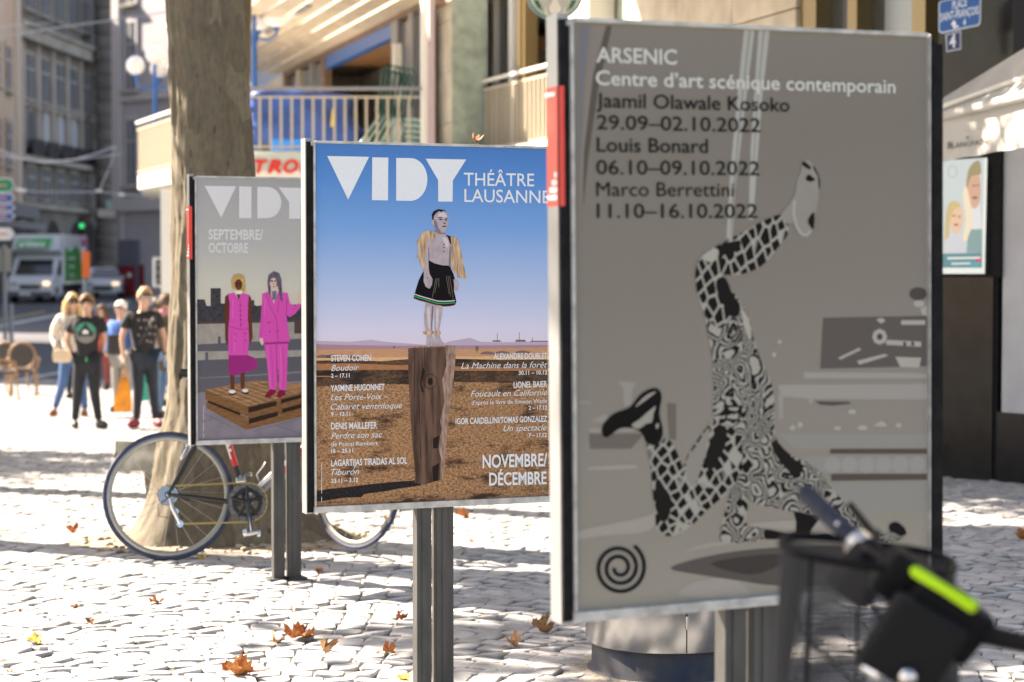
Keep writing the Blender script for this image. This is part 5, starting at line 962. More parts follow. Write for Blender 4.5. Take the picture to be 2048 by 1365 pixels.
sb('shop_body', s_at(1885), 6, -4, -.31, 0, 9, M_dark)
# backlit advertising screen with two faces
ad = thing('advertising_screen', 'backlit advertising screen showing two smiling fair-haired people on the black shopfront', 'screen', Q0)
def aq(px, py, out): s = s_at(px, out); q = sq(s, out, 0); return Vector((q.x, q.y, P(px, py, q.y).z))-Q0
def apoly(name, pts, lay, m, smooth=0):
    if smooth: pts = cr(pts, smooth)
    mb = MB(); mb.poly([aq(a, b, .022+.0008*lay) for a, b in pts]); return mb.obj(name, m, ad)
def em(name, c, st=.13): return mat(name, tuple(v*.5 for v in srgb(c)), .3, emit=srgb(c), estr=st)
sb('screen_box', s_at(1872), s_at(1980), .0, .02, 1.52, 2.42, M_gask, ad)
apoly('screen_panel', [(1870, 548), (1969, 548), (1972, 316), (1870, 322)], 0, em('screen_white', (225, 238, 240)))
apoly('screen_image', [(1870, 536), (1963, 536), (1966, 316), (1870, 322)], 1, em('screen_pale_blue', (190, 208, 218)))
apoly('face', [(1930, 380), (1934, 350), (1950, 342), (1958, 360), (1959, 395), (1952, 416), (1941, 412)], 2, em('screen_skin', (205, 165, 145)), 3)
apoly('hair', [(1931, 378), (1933, 346), (1942, 328), (1956, 322), (1960, 345), (1955, 350), (1940, 354)], 3, em('screen_hair', (150, 140, 105)), 3)
apoly('face', [(1899, 425), (1908, 410), (1922, 418), (1924, 445), (1915, 468), (1902, 460)], 2, em('screen_skin2', (225, 190, 165)), 3)
apoly('hair', [(1888, 480), (1890, 430), (1896, 408), (1908, 402), (1921, 412), (1908, 418), (1899, 440), (1896, 490), (1890, 498)], 3, em('screen_blond', (196, 182, 130)), 3)
apoly('arm', [(1924, 390), (1930, 372), (1940, 410), (1942, 450), (1934, 480), (1924, 478), (1930, 440)], 3, em('screen_arm', (232, 222, 200)), 3)
apoly('shirt', [(1940, 420), (1958, 408), (1963, 460), (1940, 458)], 2, em('screen_shirt', (214, 222, 232)))
apoly('teal_cloth', [(1934, 478), (1940, 460), (1963, 458), (1963, 506), (1932, 506)], 4, em('screen_teal', (118, 158, 165)))
apoly('shirt', [(1888, 506), (1890, 480), (1905, 466), (1922, 470), (1932, 506)], 4, em('screen_shirt2', (196, 206, 222)), 0)
apoly('banner', [(1872, 508), (1963, 506), (1963, 536), (1872, 536)], 5, em('screen_banner', (70, 135, 150)))
for x0, x1, yy, hh, cc2 in ((1894, 1960, 515, 4, (220, 235, 238)), (1902, 1940, 526, 4, (200, 225, 230)), (1950, 1962, 518, 7, (205, 40, 90)), (1941, 1960, 525, 9, (50, 160, 185))): apoly('banner_text', [(x0, yy), (x1, yy-1), (x1, yy+hh-1), (x0, yy+hh)], 6, em('screen_bits%d' % x0, cc2))
for (x, y, rx, ry) in ((1946, 372, 4, 1.5), (1954, 371, 3, 1.5), (1948, 396, 6, 2.5), (1906, 432, 4, 1.5), (1917, 434, 3, 1.5), (1911, 450, 5, 2)): apoly('feature', ell(x, y, rx, ry, 8), 6, em('screen_feature', (110, 80, 72)))
apoly('circle_mark', rib(ell(1903, 344, 9, 12, 20)+[(1912, 344)], 1.2), 3, em('screen_circle', (140, 160, 172)))
# street name plates
sgn = thing('street_name_sign', 'blue enamel street name plate with white letters high on the black shopfront', 'sign', Q0)
M_sb = mat('street_sign_blue', (.005, .09, .34), .3, coat=.4); M_sb2 = mat('number_sign_navy', (.018, .02, .10), .3, coat=.4); M_rim2 = mat('enamel_rim', (.55, .60, .66), .35)
PL = Vector((.93, -.37, 0)); Cn = P(1919, 30, 16.0)
def plate(px, py): # pixel on the plate's plane
    c = Vector((0, 0, CAMZ)); n = Vector((PL.y, -PL.x, 0)); d = P(px, py, 1)-c; t = (Cn-c).dot(n)/d.dot(n); return c+d*t
def pobj(name, pts, off, m, par, th=.012):
    n = Vector((PL.y, -PL.x, 0)); q = [plate(a, b)-par.location+n*off for a, b in pts]; mb = MB(); mb.prism(q, n*th*-1 if th else (0, 0, 0)); return mb.obj(name, m, par)
pobj('rim', [(1877, 7), (1881, 3), (1961, -18), (1963, -14), (1961, 46), (1957, 52), (1884, 68), (1877, 64)], 0, M_rim2, sgn); pobj('plate', [(1880, 8), (1883, 5), (1958, -14), (1960, -12), (1958, 45), (1955, 49), (1884, 64), (1880, 61)], .004, M_sb, sgn, .004)
def ptext(body, x0, y0, x1, y1, cap, m, par, bold=.02, off=.006):
    n = Vector((PL.y, -PL.x, 0)); v, f = text_mesh(body, bold); a, b, u = plate(x0, y0), plate(x1, y1), plate(x0, y0-cap)-plate(x0, y0); w0, w1 = v[:, 0].min(), v[:, 0].max()
    mb = MB(); mb.add([a+(b-a)*((g[0]-w0)/(w1-w0))+u*(g[1]/.7)-par.location+n*off for g in v], f); mb.obj('lettering', m, par)
M_sl = mat('enamel_letters', (.72, .76, .80), .4)
ptext('PLACE', 1905, 20, 1934, 12, 17, M_sl, sgn); ptext('SAINT-FRANÇOIS', 1881, 43.5, 1957.5, 28, 16, M_sl, sgn); ptext('4', 1926, 53, 1932, 51, 14, M_sl, sgn)
pobj('arrow', [(1902, 49), (1908, 40), (1913, 47), (1911, 52), (1917, 51), (1917, 55), (1907, 58), (1905, 52)], .006, M_wht, sgn, .001)
nb = thing('number_sign', 'small navy enamel plate with house number four below the street name', 'sign', Q0)
pobj('rim', [(1891, 70), (1922, 62), (1922, 99), (1893, 105)], 0.002, M_rim2, nb); pobj('plate', [(1894, 71.5), (1920, 65), (1920, 97), (1895, 102)], .006, M_sb2, nb, .004); ptext('4', 1899, 97, 1912, 94.5, 26, M_sl, nb, .03, .009)
# awning with shop lettering
aw = thing('awning', 'cream awning with black shop lettering on its valance at the right edge', 'awning', Q0)
M_aw = mat('cream_canvas', (.46, .45, .42), .8, var=.06, scale=3, bump=.1, bscale=300)
def aw3(px, py, d): return P(px, py, d)-Q0
vA, vB, tA, tB, wA, wB = (1872, 326, 14.9), (2120, 282, 12.9), (1872, 238, 14.9), (2120, 178, 12.9), (1872, 212, 17.6), (2120, 40, 15.6)
n_ = 26; vs = []
for i in range(n_+1):
    t = i/n_; x = 1872+t*248; d = 14.9-2.0*t; wv = .012*math.sin(i*1.1); vs += [aw3(x, 326-44*t+1.2*math.sin(i*.9), d+wv), aw3(x, 240-62*t, d)]
mb = MB(); mb.add(vs, [(2*i, 2*i+2, 2*i+3, 2*i+1) for i in range(n_)], 0, True); mb.obj('valance', M_aw, aw)
vs = []
for i in range(n_+1):
    t = i/n_; x = 1872+t*248; d = 14.9-2.0*t; p0 = aw3(x, 238-62*t, d+.0); p1 = aw3(x, 205-152*t, d+1.15); vs += [p0, p0*.5+p1*.5+Vector((0, 0, -.02)), p1]
mb = MB(); mb.add(vs, [(3*i+j, 3*i+3+j, 3*i+4+j, 3*i+1+j) for i in range(n_) for j in range(2)], 0, True); mb.obj('canopy', M_aw, aw)
mb = MB(); mb.tube([aw3(1872, 236, 14.88), aw3(2120, 174, 12.88)], .035, 10); mb.obj('front_bar', M_aw, aw)
mb = MB(); mb.tube([aw3(1872, 218, 15.4), aw3(2120, 130, 13.4)], .02, 8); mb.obj('fold_line', M_whs, aw)
M_bk = mat('black_lettering', (.03, .03, .03), .6)
def vtext(body, x0, y0, x1, y1, cap, bold=0):
    v, f = text_mesh(body, bold); w0, w1 = v[:, 0].min(), v[:, 0].max(); q = []
    for g in v:
        t = (g[0]-w0)/(w1-w0); x = x0+(x1-x0)*t; y = y0+(y1-y0)*t-g[1]/.7*cap; tt_ = (x-1872)/248; q.append(aw3(x, y, 14.9-2.0*tt_-.03))
    mb = MB(); mb.add(q, f); mb.obj('lettering', M_bk, aw)
vtext('B', 1895, 298, 1903, 297, 13, .01); vtext('LANCPAI', 1904, 297, 1961, 290, 10); vtext('N', 1962, 290, 1974, 288, 13, .01); vtext('B', 1932, 279, 1938, 278, 6)
# ---------------------------------------------------------------- street in the distance
M_old = mat('sooty_sandstone', (.165, .155, .145), .85, var=.25, scale=.5, detail=8); M_old2 = mat('sooty_sandstone_trim', (.33, .31, .28), .85, var=.15, scale=.7)
M_win = mat('far_window_glass', (.10, .12, .15), .12, spec=.9); M_winf = mat('far_window_frame', (.42, .43, .45), .5); M_iron = mat('black_iron', (.02, .02, .025), .5)
def facade_frame(p0, p1):
    a = Vector((p1[0]-p0[0], p1[1]-p0[1], 0)); L_ = a.length; a.normalize(); return Vector((*p0, 0)), a, Vector((-a.y, a.x, 0)), math.atan2(a.y, a.x), L_
class Fac:
    def __init__(s, name, p0, p1, label, flip=False):
        s.o, s.a, s.n, s.r, s.L = facade_frame(p0, p1)
        if flip: s.n = -s.n
        s.t = thing(name, label, 'building', s.o)
    def box(s, name, s0, s1, o0, o1, z0, z1, m, par=None, bev=0):
        return MB().box(s.a*((s0+s1)/2)+s.n*((o0+o1)/2)+Vector((0, 0, (z0+z1)/2)), (abs(s1-s0), abs(o1-o0), z1-z0), rot=(0, 0, s.r), bev=bev).obj(name, m, par or s.t)
    def arch(s, name, c, w, z0, z1, out, m, par=None):
        pts = [(c-w/2, z0), (c+w/2, z0)]+[(c+w/2*math.cos(t), z1-w/2+w/2*math.sin(t)) for t in [math.pi*k/10 for k in range(11)]]
        mb = MB(); mb.prism([s.a*x+s.n*(out)+Vector((0, 0, z)) for x, z in pts], s.n*.04); return mb.obj(name, m, par or s.t)
    def window(s, c, w, z0, z1, sill=True, frame=M_old2, glass=M_win):
        f = s.box('window', c-w/2-.18, c+w/2+.18, .03, .10, z0-.12, z1+.22, frame)
        s.box('pane', c-w/2, c+w/2, .10, .115, z0, z1, glass, f); s.box('mullion', c-.05, c+.05, .115, .14, z0, z1, M_winf, f); s.box('mullion', c-w/2, c+w/2, .115, .135, z0+(z1-z0)*.66, z0+(z1-z0)*.66+.08, M_winf, f)
        if sill: s.box('sill', c-w/2-.25, c+w/2+.25, .05, .32, z0-.26, z0-.13, M_old2, f)
fa = Fac('dark_apartment_building', (-28.3, 113), (-26.9, 133), 'tall dark sooty stone building with cornices and rows of windows far down the street', flip=True)
fa.box('wall', -.3, fa.L, -8, .02, -2, 26, M_old)
def spx(f, px, out=0): k = (px-1024)/F; o = f.o+f.n*out; return (k*o.y-o.x)/(f.a.x-k*f.a.y)
def zat(py, d): return P(1024, py, d).z
cols = [spx(fa, p) for p in (62, 92, 121, 148, 174)]
for c in cols: fa.window(c, 1.5, 16.6, 19.4); fa.window(c, 1.5, 11.4, 13.9); fa.window(c, 1.4, 5.6, 7.4, False)
for i, c in enumerate(cols):
    f = fa.arch('arched_window', c, 1.5, 8.4, 10.9, .05, M_old2); fa.arch('pane', c, 1.15, 8.45, 10.7, .11, mat('painted_sky_reflection', (.60, .66, .74), .2, .3) if i in (1, 2, 3) else M_win, f)  # middle panes carry the sky's reflection as a pale base colour
for z0, z1, o in ((14.6, 15.3, .7), (15.3, 15.5, .9), (20.4, 21, .7), (7.7, 8.0, .6), (5.0, 5.3, .35), (10.9, 11.1, .2)): fa.box('cornice', -.3, fa.L, .02, o, z0, z1, M_old2)
for i in range(6):
    c = (cols[0]-1.7)+i*(cols[4]-cols[0]+3.2)/5; fa.box('pilaster', c-.3, c+.3, .02, .22, 8.0, 14.6, M_old2)
for c in cols: fa.box('balcony_railing', c-1.2, c+1.2, .5, .58, 8.0, 9.0, M_iron)
for c in (cols[0], (cols[1]+cols[2])/2, cols[3]+.5, cols[4]+1): fa.arch('doorway_arch', c, 2.6, 0, 4.4, .03, M_iron)
fb = Fac('rusticated_corner_tower', (-26.9, 126), (-25.2, 128.5), 'dark round-cornered tower of banded stone between the sooty building and the pale building')
for k in range(30): 
    m = MB(); p = P(216, 500, 128); r = .72+.03*(k % 2); m.lathe([(r, k*.85-1.5), (r+.03, k*.85-1.45), (r+.03, k*.85-.75), (r, k*.85-.7)], p-fb.o-Vector((0, 0, p.z)), 18); m.obj('stone_band', M_old, fb.t)
M_pale = mat('pale_grey_stone', (.46, .44, .46), .8, var=.08, scale=.4, detail=6); M_pale2 = mat('pale_stone_trim', (.55, .52, .52), .8)
fc = Fac('pale_corner_building', (P(234, 500, 98).x, 98), (P(470, 500, 92).x, 92), 'pale grey stone corner building behind the left terrace lamp')
fc.n = -fc.n if fc.n.y > 0 else fc.n
fc.box('wall', 0, fc.L, -9, 0, -2, 24, M_pale); fc.box('string_course', 0, fc.L, 0, .3, 4.3, 4.9, M_pale2); fc.box('string_course', 0, fc.L, 0, .2, 9.6, 9.9, M_pale2); fc.box('corner_pilaster', 0, .55, 0, .25, 4.9, 24, M_pale2)
for c, z0, z1 in ((spx(fc, 268), 5.6, 8.7), (spx(fc, 268), 10.2, 13.4), (spx(fc, 268), 14.4, 16.5)): fc.window(c, .62, z0, z1, True, M_pale2)
fc.box('drainpipe', spx(fc, 246), spx(fc, 246)+.15, .02, .15, -1, 24, M_pale2)
dr = fc.box('portal', spx(fc, 243), spx(fc, 281), .02, .2, .2, 2.9, mat('grey_portal', (.16, .16, .20), .6)); fc.box('red_door', spx(fc, 247), spx(fc, 277), .2, .26, .2, 1.65, mat('dark_red_door', (.26, .02, .03), .5), dr); fc.box('door_notice', spx(fc, 264), spx(fc, 272), .26, .28, 1.1, 1.3, M_wht, dr)
for a, b in ((235, 241), (283, 289)): fc.box('red_poster', spx(fc, a), spx(fc, b), .02, .12, .7, 1.7, MATS['dark_red_door'])
fd = Fac('beige_corner_building', (-25.2, 78), (P(47, 500, 110).x, 110), 'near beige building at the left edge with rust stains', flip=True)
fd.box('wall', -6, fd.L, -12, 0, -2, 20, mat('rust_stained_render', (.40, .36, .32), .8, scale=.25, col2=(.40, .27, .19), detail=5)); fd.box('pilaster', fd.L-2.0, fd.L-.9, 0, .12, 4.5, 20, mat('beige_trim', (.42, .38, .33), .8)); fd.box('ground_floor', -3, fd.L, 0, .15, -1, 3.6, mat('dark_shop', (.045, .045, .05), .4))
fd.box('awning_top', 12, fd.L-.5, .15, 1.0, 4.2, 4.9, mat('slate_awning', (.16, .17, .20), .8)); fd.box('awning_edge', 12, fd.L+.3, 1.0, 1.2, 3.6, 3.95, mat('slate_awning2', (.20, .21, .24), .8))
for k in range(4): fd.window(fd.L-4-3*k, 1.2, 7, 9.2); fd.window(fd.L-4-3*k, 1.2, 11, 13.2)
# blocks of the street out of view on the left: they throw the big shade over the road
for nm, x1, y0, y1, h, wd, lab in (('townhouse', -15.5, 44.0, 57, 17.5, 4.4, 'grey townhouse out of view left of the square'), ('townhouse', -40, 78, 118, 24, 14, 'long townhouse row along the far side of the street on the left')):
    t = thing(nm, lab, 'building', (x1-wd/2, (y0+y1)/2, 0)); MB().box((0, 0, h/2-1), (wd, y1-y0, h)).obj('wall', M_pale, t); MB().prism([(-wd/2-.2, -(y1-y0)/2-.3, h-1), (wd/2+.2, -(y1-y0)/2-.3, h-1), (0, -(y1-y0)/2-.3, h+1.5)], (0, y1-y0+.6, 0)).obj('roof', M_old, t)
    me = MB().box((0, 0, 0), (.1, 1.1, 1.8)).mesh('window', M_win)
    for k in range(int((y1-y0)/2.6)):
        for j in range(5): link('window', me, t, (wd/2+.03, -(y1-y0)/2+1.6+2.6*k, 2.5+3.2*j))
tw = thing('end_of_street_building', 'shaded stone building closing the end of the street', 'building', (-30, 150, 0)); MB().box((0, 5, 10), (60, 10, 26)).obj('wall', M_old, tw)
for k in range(12): MB().box((-20+3.6*k, -.05, 9), (1.3, .1, 2.2)).obj('window', M_win, tw)
# low shop signs at the far end
for px, py, w, h, m, nm, lab in ((212, 427, 34, 16, M_winf, 'shop_sign', 'small pale shop sign beyond the white car'), (219, 410, 13, 14, mat('teal_sign', (.25, .50, .52), .4), 'shop_sign', 'small teal hanging sign above the pale shop sign')):
    p = P(px, py, 112); MB().box((0, 0, 0), (w/F*112, .1, h/F*112), bev=.03).obj(nm, m, None, loc=p, label=lab, cat='sign')
# ---- delivery truck
M_van = mat('white_van_paint', (.68, .69, .71), .35, coat=.4); M_vg = mat('van_green', (.03, .28, .05), .4); M_vgl = mat('vehicle_glass', (.02, .025, .03), .08, spec=.9); M_rub = mat('rubber', (.02, .02, .02), .8); M_hl = mat('headlamp', (.75, .75, .75), .15, emit=(1, .75, .5), estr=.35)
def zg(x, y): return float(gz(x, y))-.05
TX, TY = P(60, 590, 88).x, 88.0
tk = thing('delivery_truck', 'white delivery truck with green side panels driving down the shaded street', 'truck', (TX, TY, zg(TX, TY)), R(0))
def bx(name, c, d, m, par=tk, bev=.04, rot=None): return MB().box(c, d, rot=rot, bev=bev).obj(name, m, par)
bm_ = MB(); pr_ = [(0, .35), (0, .95), (.35, 1.15), (.75, 1.25), (1.35, 1.95), (1.5, 2.05), (2.0, 2.05), (2.0, .35)]
bm_.prism([(-.98, y, z) for y, z in pr_], (1.96, 0, 0)); cab = bm_.obj('cab', M_van, tk)
MB().prism([(-.82, .74, 1.27), (.82, .74, 1.27), (.74, 1.30, 1.90), (-.74, 1.30, 1.90)], (0, -.03, .03)).obj('windscreen', M_vgl, cab)
for s in (-1, 1): MB().prism([(.985*s, .85, 1.22), (.985*s, 1.85, 1.22), (.985*s, 1.85, 1.9), (.985*s, 1.4, 1.9)], (.01*s, 0, 0)).obj('side_window', M_vgl, cab); bx('headlight', (.72*s, -.01, .88), (.30, .05, .16), M_hl if s == 1 else mat('headlamp_off', (.5, .5, .52), .2), cab); bx('mirror', (1.12*s, .75, 1.45), (.14, .12, .3), M_rub, cab)
bx('grille', (0, -.01, .72), (.9, .04, .16), M_rub, cab); bx('bumper', (0, -.03, .42), (1.9, .12, .22), mat('grey_bumper', (.12, .12, .13), .5), cab); bx('number_plate', (-.2, -.10, .42), (.5, .02, .10), M_wht, cab, .005)
body_ = bx('cargo_box', (0, 4.5, 1.95), (2.15, 5.0, 2.25), M_van); MB().prism([(-1.05, 1.1, 2.35), (-1.05, 2.05, 2.1), (-1.05, 2.05, 3.05), (-1.05, 1.5, 3.0)], (2.1, 0, 0)).obj('wind_deflector', M_van, tk)
lw = MB(); lw.prism([(-.86, 1.00, 2.42), (.62, 1.00, 2.46), (.72, 1.30, 2.86), (-.82, 1.28, 2.80)], (0, -.03, .03)); hd = lw.obj('green_banner', mat('banner_green', (.05, .42, .12), .4), tk)
v, f = text_mesh('artisans', .03); mb = MB(); w_ = v[:, 0].max(); mb.add([(-.72+g[0]/w_*1.15, 1.02+g[1]*.34-.05, 2.50+g[1]*.42) for g in v], f); mb.obj('banner_text', M_wht, hd)
sx_ = 1.085
gp_ = MB(); gp_.prism([(sx_, 2.1, .95), (sx_, 6.95, .95), (sx_, 6.95, 1.6), (sx_, 5.6, 1.45), (sx_, 5.2, 2.3), (sx_, 4.4, 2.6), (sx_, 3.3, 2.3), (sx_, 2.6, 2.35), (sx_, 2.1, 2.55)], (.012, 0, 0)); gr_ = gp_.obj('green_panel', M_vg, tk)
for k in range(3): bx('white_lettering', (sx_+.016, 3.4, 2.0-.38*k), (.01, 1.5-.3*k, .13), mat('faded_white', (.45, .52, .45), .5), gr_, 0)
for a, b in (((5.6, 2.9), (6.5, 2.1)), ((6.5, 2.95), (5.7, 2.0))): MB().tube([(sx_+.02, a[0], a[1]), (sx_+.02, b[0], b[1])], .09, 6).obj('pink_mark', mat('pink_mark', (.50, .12, .25), .5), gr_)
for y in (.9, 5.6):
    for s in (-1, 1): w = MB().cyl((.80*s, y, .37), (1.0*s, y, .37), .37, n=20).obj('wheel', M_rub, tk); MB().cyl((1.0*s, y, .37), (1.015*s, y, .37), .2, n=14).obj('hubcap', M_winf, w)
bx('chassis', (0, 4.2, .62), (1.7, 5.6, .25), M_rub)
# ---- white car
cx, cyy = P(205, 560, 96).x, 96.0
cr_ = thing('white_car', 'white car with a lit headlight behind the orange sign', 'car', (cx, cyy, zg(cx, cyy)), R(3))
m = MB(); m.prism([(-.88, y, z) for y, z in ((0, .3), (-.02, .7), (.2, .86), (1.1, .98), (1.8, 1.45), (3.2, 1.5), (4.1, 1.05), (4.3, .95), (4.35, .35))], (1.76, 0, 0)); cb_ = m.obj('body', M_van, cr_)
MB().prism([(-.74, 1.14, 1.02), (.74, 1.14, 1.02), (.62, 1.72, 1.40), (-.62, 1.72, 1.40)], (0, -.03, .03)).obj('windscreen', M_vgl, cb_)
for s in (-1, 1):
    MB().prism([(.885*s, 1.3, 1.0), (.885*s, 3.7, 1.03), (.885*s, 3.1, 1.40), (.885*s, 1.85, 1.38)], (.01*s, 0, 0)).obj('side_window', M_vgl, cb_)
    MB().box((.62*s, -.01, .70), (.34, .06, .15), bev=.03).obj('headlight', M_hl if s == 1 else MATS['headlamp_off'], cb_)
    for y in (.8, 3.5): w = MB().cyl((.72*s, y, .33), (.89*s, y, .33), .33, n=20).obj('wheel', M_rub, cr_); MB().cyl((.89*s, y, .33), (.90*s, y, .33), .2, n=14).obj('rim', M_winf, w)
MB().box((0, -.03, .48), (.9, .05, .18), bev=.02).obj('grille', M_rub, cb_)
# ---- direction signs and posts at the left edge
def gpost(name, px, py_base, py_top, d, label, r=.045, mats=None):
    x = P(px, 500, d).x; z0 = float(gz(x, d))-.05; z1 = P(px, py_top, d).z; t = thing(name, label, 'signpost' if 'sign' in name else name.split('_')[-1], (x, d, z0)); MB().cyl((0, 0, 0), (0, 0, z1-z0), r, n=10).obj('pole', mats or mat('pale_steel_pole', (.36, .38, .40), .5, .3), t); return t, x, z0
t, x0, z0 = gpost('direction_signpost', -14, 700, 330, 58, 'post with green, blue and white arrow direction signs at the left edge')
M_sg = mat('sign_green', (.0, .32, .16), .4); M_sbl = mat('sign_blue', (.02, .14, .50), .4); M_sor = mat('sign_orange_text', (.75, .35, .2), .5)
for y0, y1, xr, m, nm in ((357, 385, 30, M_sg, 'green_arrow_sign'), (387, 406, 30, M_sbl, 'blue_arrow_sign'), (408, 423, 31, M_sbl, 'blue_arrow_sign'), (425, 441, 31, M_sbl, 'blue_arrow_sign'), (456, 481, 30, M_wht, 'white_arrow_sign')):
    def ap(name, i, off, mm, par=t, th=.03):
        pts = [(-60, y0+i), (xr-9-i*.6, y0+i), (xr-i*1.3, (y0+y1)/2), (xr-9-i*.6, y1-i), (-60, y1-i)]
        mb = MB(); mb.prism([P(a, b, 58-off)-t.location for a, b in pts], (0, th, 0)); return mb.obj(name, mm, par)
    b_ = ap(nm, 0, .06, M_wht); ap('face', 2.2, .075, m, b_, .01); mb = MB(); ym = (y0+y1)/2
    mb.prism([P(a, b, 57.91)-t.location for a, b in ((-50, ym-2), (14, ym-2), (14, ym+2), (-50, ym+2))], (0, .005, 0)); mb.obj('writing', M_sor, b_)
t, x0, z0 = gpost('back_of_sign', 9, 655, 490, 50, 'grey post carrying two plates seen from behind at the left edge', .05)
for a in (-4, 15): p = P(a, 521, 49.9)-t.location; MB().box(p, (.20, .03, .60), bev=.01).obj('plate', mat('khaki_plate', (.36, .36, .30), .6), t)
t, x0, z0 = gpost('orange_sign', 168, 600, 494, 66, 'orange rectangular sign on a post in front of the truck', .05); p = P(172, 530, 65.9)-t.location; MB().box(p, (.27, .04, .86), bev=.02).obj('panel', mat('orange_panel', (.85, .16, .02), .5), t)
t, x0, z0 = gpost('bollard', 21, 655, 612, 56, 'pale cylindrical bollard at the left edge of the road', .06); MB().sphere((0, 0, P(21, 612, 56).z-z0), .065, 12).obj('cap', MATS['pale_steel_pole'], t)
t, x0, z0 = gpost('traffic_light', 335, 600, 500, 41, 'traffic light with white backing board beside the plane tree trunk', .05)
for dx, c in ((-.22, 'white'),): p = P(316, 545, 40.9)-t.location; MB().box(p, (.22, .05, .62), bev=.03).obj('backing_board', M_wht, t); MB().box(p+Vector((.03, -.08, .0)), (.13, .12, .5), bev=.03).obj('housing', M_blk, t)
for k in range(3): MB().cyl(p+Vector((.03, -.16, .16-.16*k)), p+Vector((.03, -.14, .16-.16*k)), .05, n=12).obj('lens', mat('dull_lens', (.18, .18, .18), .2), t)
MB().box(p+Vector((.22, 0, -.02)), (.18, .2, .3), bev=.04).obj('controller', M_blk, t)
t, x0, z0 = gpost('pedestrian_light', 168, 560, 445, 104, 'small traffic light showing green above the truck', .05); p = P(164, 452, 103.8)-t.location; MB().box(p, (.35, .12, .9), bev=.03).obj('housing', M_blk, t); MB().cyl(p+Vector((0, -.09, 0)), p+Vector((0, -.07, 0)), .13, n=12).obj('green_lens', mat('green_light', (.0, .3, .12), .3, emit=(0, .9, .3), estr=.25), t)
# overhead wires
M_wire = mat('pale_wire', (.45, .45, .46), .5)
def wire(pts, d0, d1, r, label, sag=0):
    n = 24; q = []
    for i in range(n+1):
        t_ = i/n; k = t_*(len(pts)-1); j = min(int(k), len(pts)-2); f_ = k-j; q.append(P(pts[j][0]*(1-f_)+pts[j+1][0]*f_, pts[j][1]*(1-f_)+pts[j+1][1]*f_, d0+(d1-d0)*t_))
    MB().tube(q, r, 5).obj('overhead_wire', M_wire, None, label=label, cat='wire')
wire([(-60, 62), (40, 50), (95, 47)], 60, 70, .02, 'upper thin overhead wire at top left'); wire([(-60, 90), (0, 76), (120, 55), (280, 33), (345, 22)], 60, 70, .025, 'long rising overhead wire crossing the dark building')
wire([(-40, 285), (0, 301), (40, 318), (90, 326), (150, 320), (200, 305), (232, 293)], 60, 66, .03, 'sagging overhead cable, upper of the two'); wire([(-40, 302), (0, 312), (60, 322), (120, 324), (200, 314), (245, 308)], 62, 68, .025, 'sagging overhead cable, lower of the two')
wire([(231, 294), (222, 330), (208, 360), (198, 383)], 66, 66, .02, 'short cable hanging down from the sagging cable'); wire([(20, 376), (70, 384), (200, 385), (345, 398)], 70, 78, .03, 'straight overhead tram wire above the truck')
for px, py in ((38, 380), (46, 382), (243, 390), (198, 382)): p = P(px, py, 70); MB().box(p, (.22, .1, .1), bev=.04).obj('wire_insulator', M_whs, None, label='small pale insulator on the overhead wire, '+{38: 'leftmost', 46: 'just right of the leftmost', 243: 'beside the pale corner building', 198: 'where the cable hangs down'}[px], cat='insulator', group='insulators on the overhead wires')
# ---- cafe chairs at left edge
M_rat = mat('rattan', (.33, .19, .10), .5, var=.2, scale=40); M_weave = mat('dark_weave', (.07, .06, .055), .8, var=.4, scale=80); M_weave2 = M_weave
def cafe_chair(px, py, d, rz, label):
    x = P(px, py, d).x; t = thing('cafe_chair', label, 'chair', (x, d, float(gz(x, d))), rz, 'rattan cafe chairs at the left edge')
    for sx in (-1, 1):
        MB().tube([(.20*sx, -.20, .45), (.22*sx, -.24, 0)], .018, 7).obj('leg', M_rat, t); MB().tube([(.19*sx, .20, .60), (.19*sx, .20, .45), (.23*sx, .27, 0)], .018, 7).obj('leg', M_rat, t)
        MB().tube([(.21*sx, .20, .66), (.27*sx, 0, .66), (.25*sx, -.18, .62), (.21*sx, -.2, .46)], .017, 7).obj('arm', M_rat, t)
    MB().lathe([(0, .47), (.2, .475), (.235, .46), (.235, .43), (0, .43)], n=24).obj('seat', M_weave, t)
    pts = [(.22*math.cos(a), .22+.02*math.sin(a), .71+.23*math.sin(a)) for a in [2*math.pi*k/26 for k in range(26)]]
    MB().tube(pts, .022, 7, closed=True).obj('back_frame', M_rat, t)
    mb = MB(); mb.prism([(.19*math.cos(a), .215, .71+.20*math.sin(a)) for a in [2*math.pi*k/22 for k in range(22)]], (0, .02, 0)); mb.obj('back_panel', M_weave, t)
    return t
cafe_chair(48, 790, 34.8, R(188), 'rattan cafe chair with round dark back, rightmost at the left edge'); cafe_chair(24, 785, 36.2, R(170), 'rattan cafe chair standing behind the rightmost one'); cafe_chair(2, 800, 33.4, R(120), 'rattan cafe chair cut off by the left edge of the picture')
# ---------------------------------------------------------------- people
def skin_mesh(name, V, E, Rd, m, par, sub=1, root=0, loc=None):
    me = bpy.data.meshes.new(name); me.from_pydata(V, E, []); o = bpy.data.objects.new(name, me); COL.objects.link(o)
    sk = o.modifiers.new('s', 'SKIN'); sk.use_smooth_shade = True
    if not me.skin_vertices: me.skin_vertices.new()
    for i, r in enumerate(Rd):
        sv = me.skin_vertices[0].data[i]; sv.radius = (r, r) if not isinstance(r, tuple) else r; sv.use_root = (i == root)
    ss = o.modifiers.new('b', 'SUBSURF'); ss.levels = sub; ss.render_levels = sub
    bpy.context.view_layer.update(); dg = bpy.context.evaluated_depsgraph_get()
    me2 = bpy.data.meshes.new_from_object(o.evaluated_get(dg)); bpy.data.objects.remove(o); bpy.data.meshes.remove(me)
    me2.name = name; me2.materials.clear(); me2.materials.append(m)
    for p in me2.polygons: p.use_smooth = True; p.material_index = 0
    return link(name, me2, par)
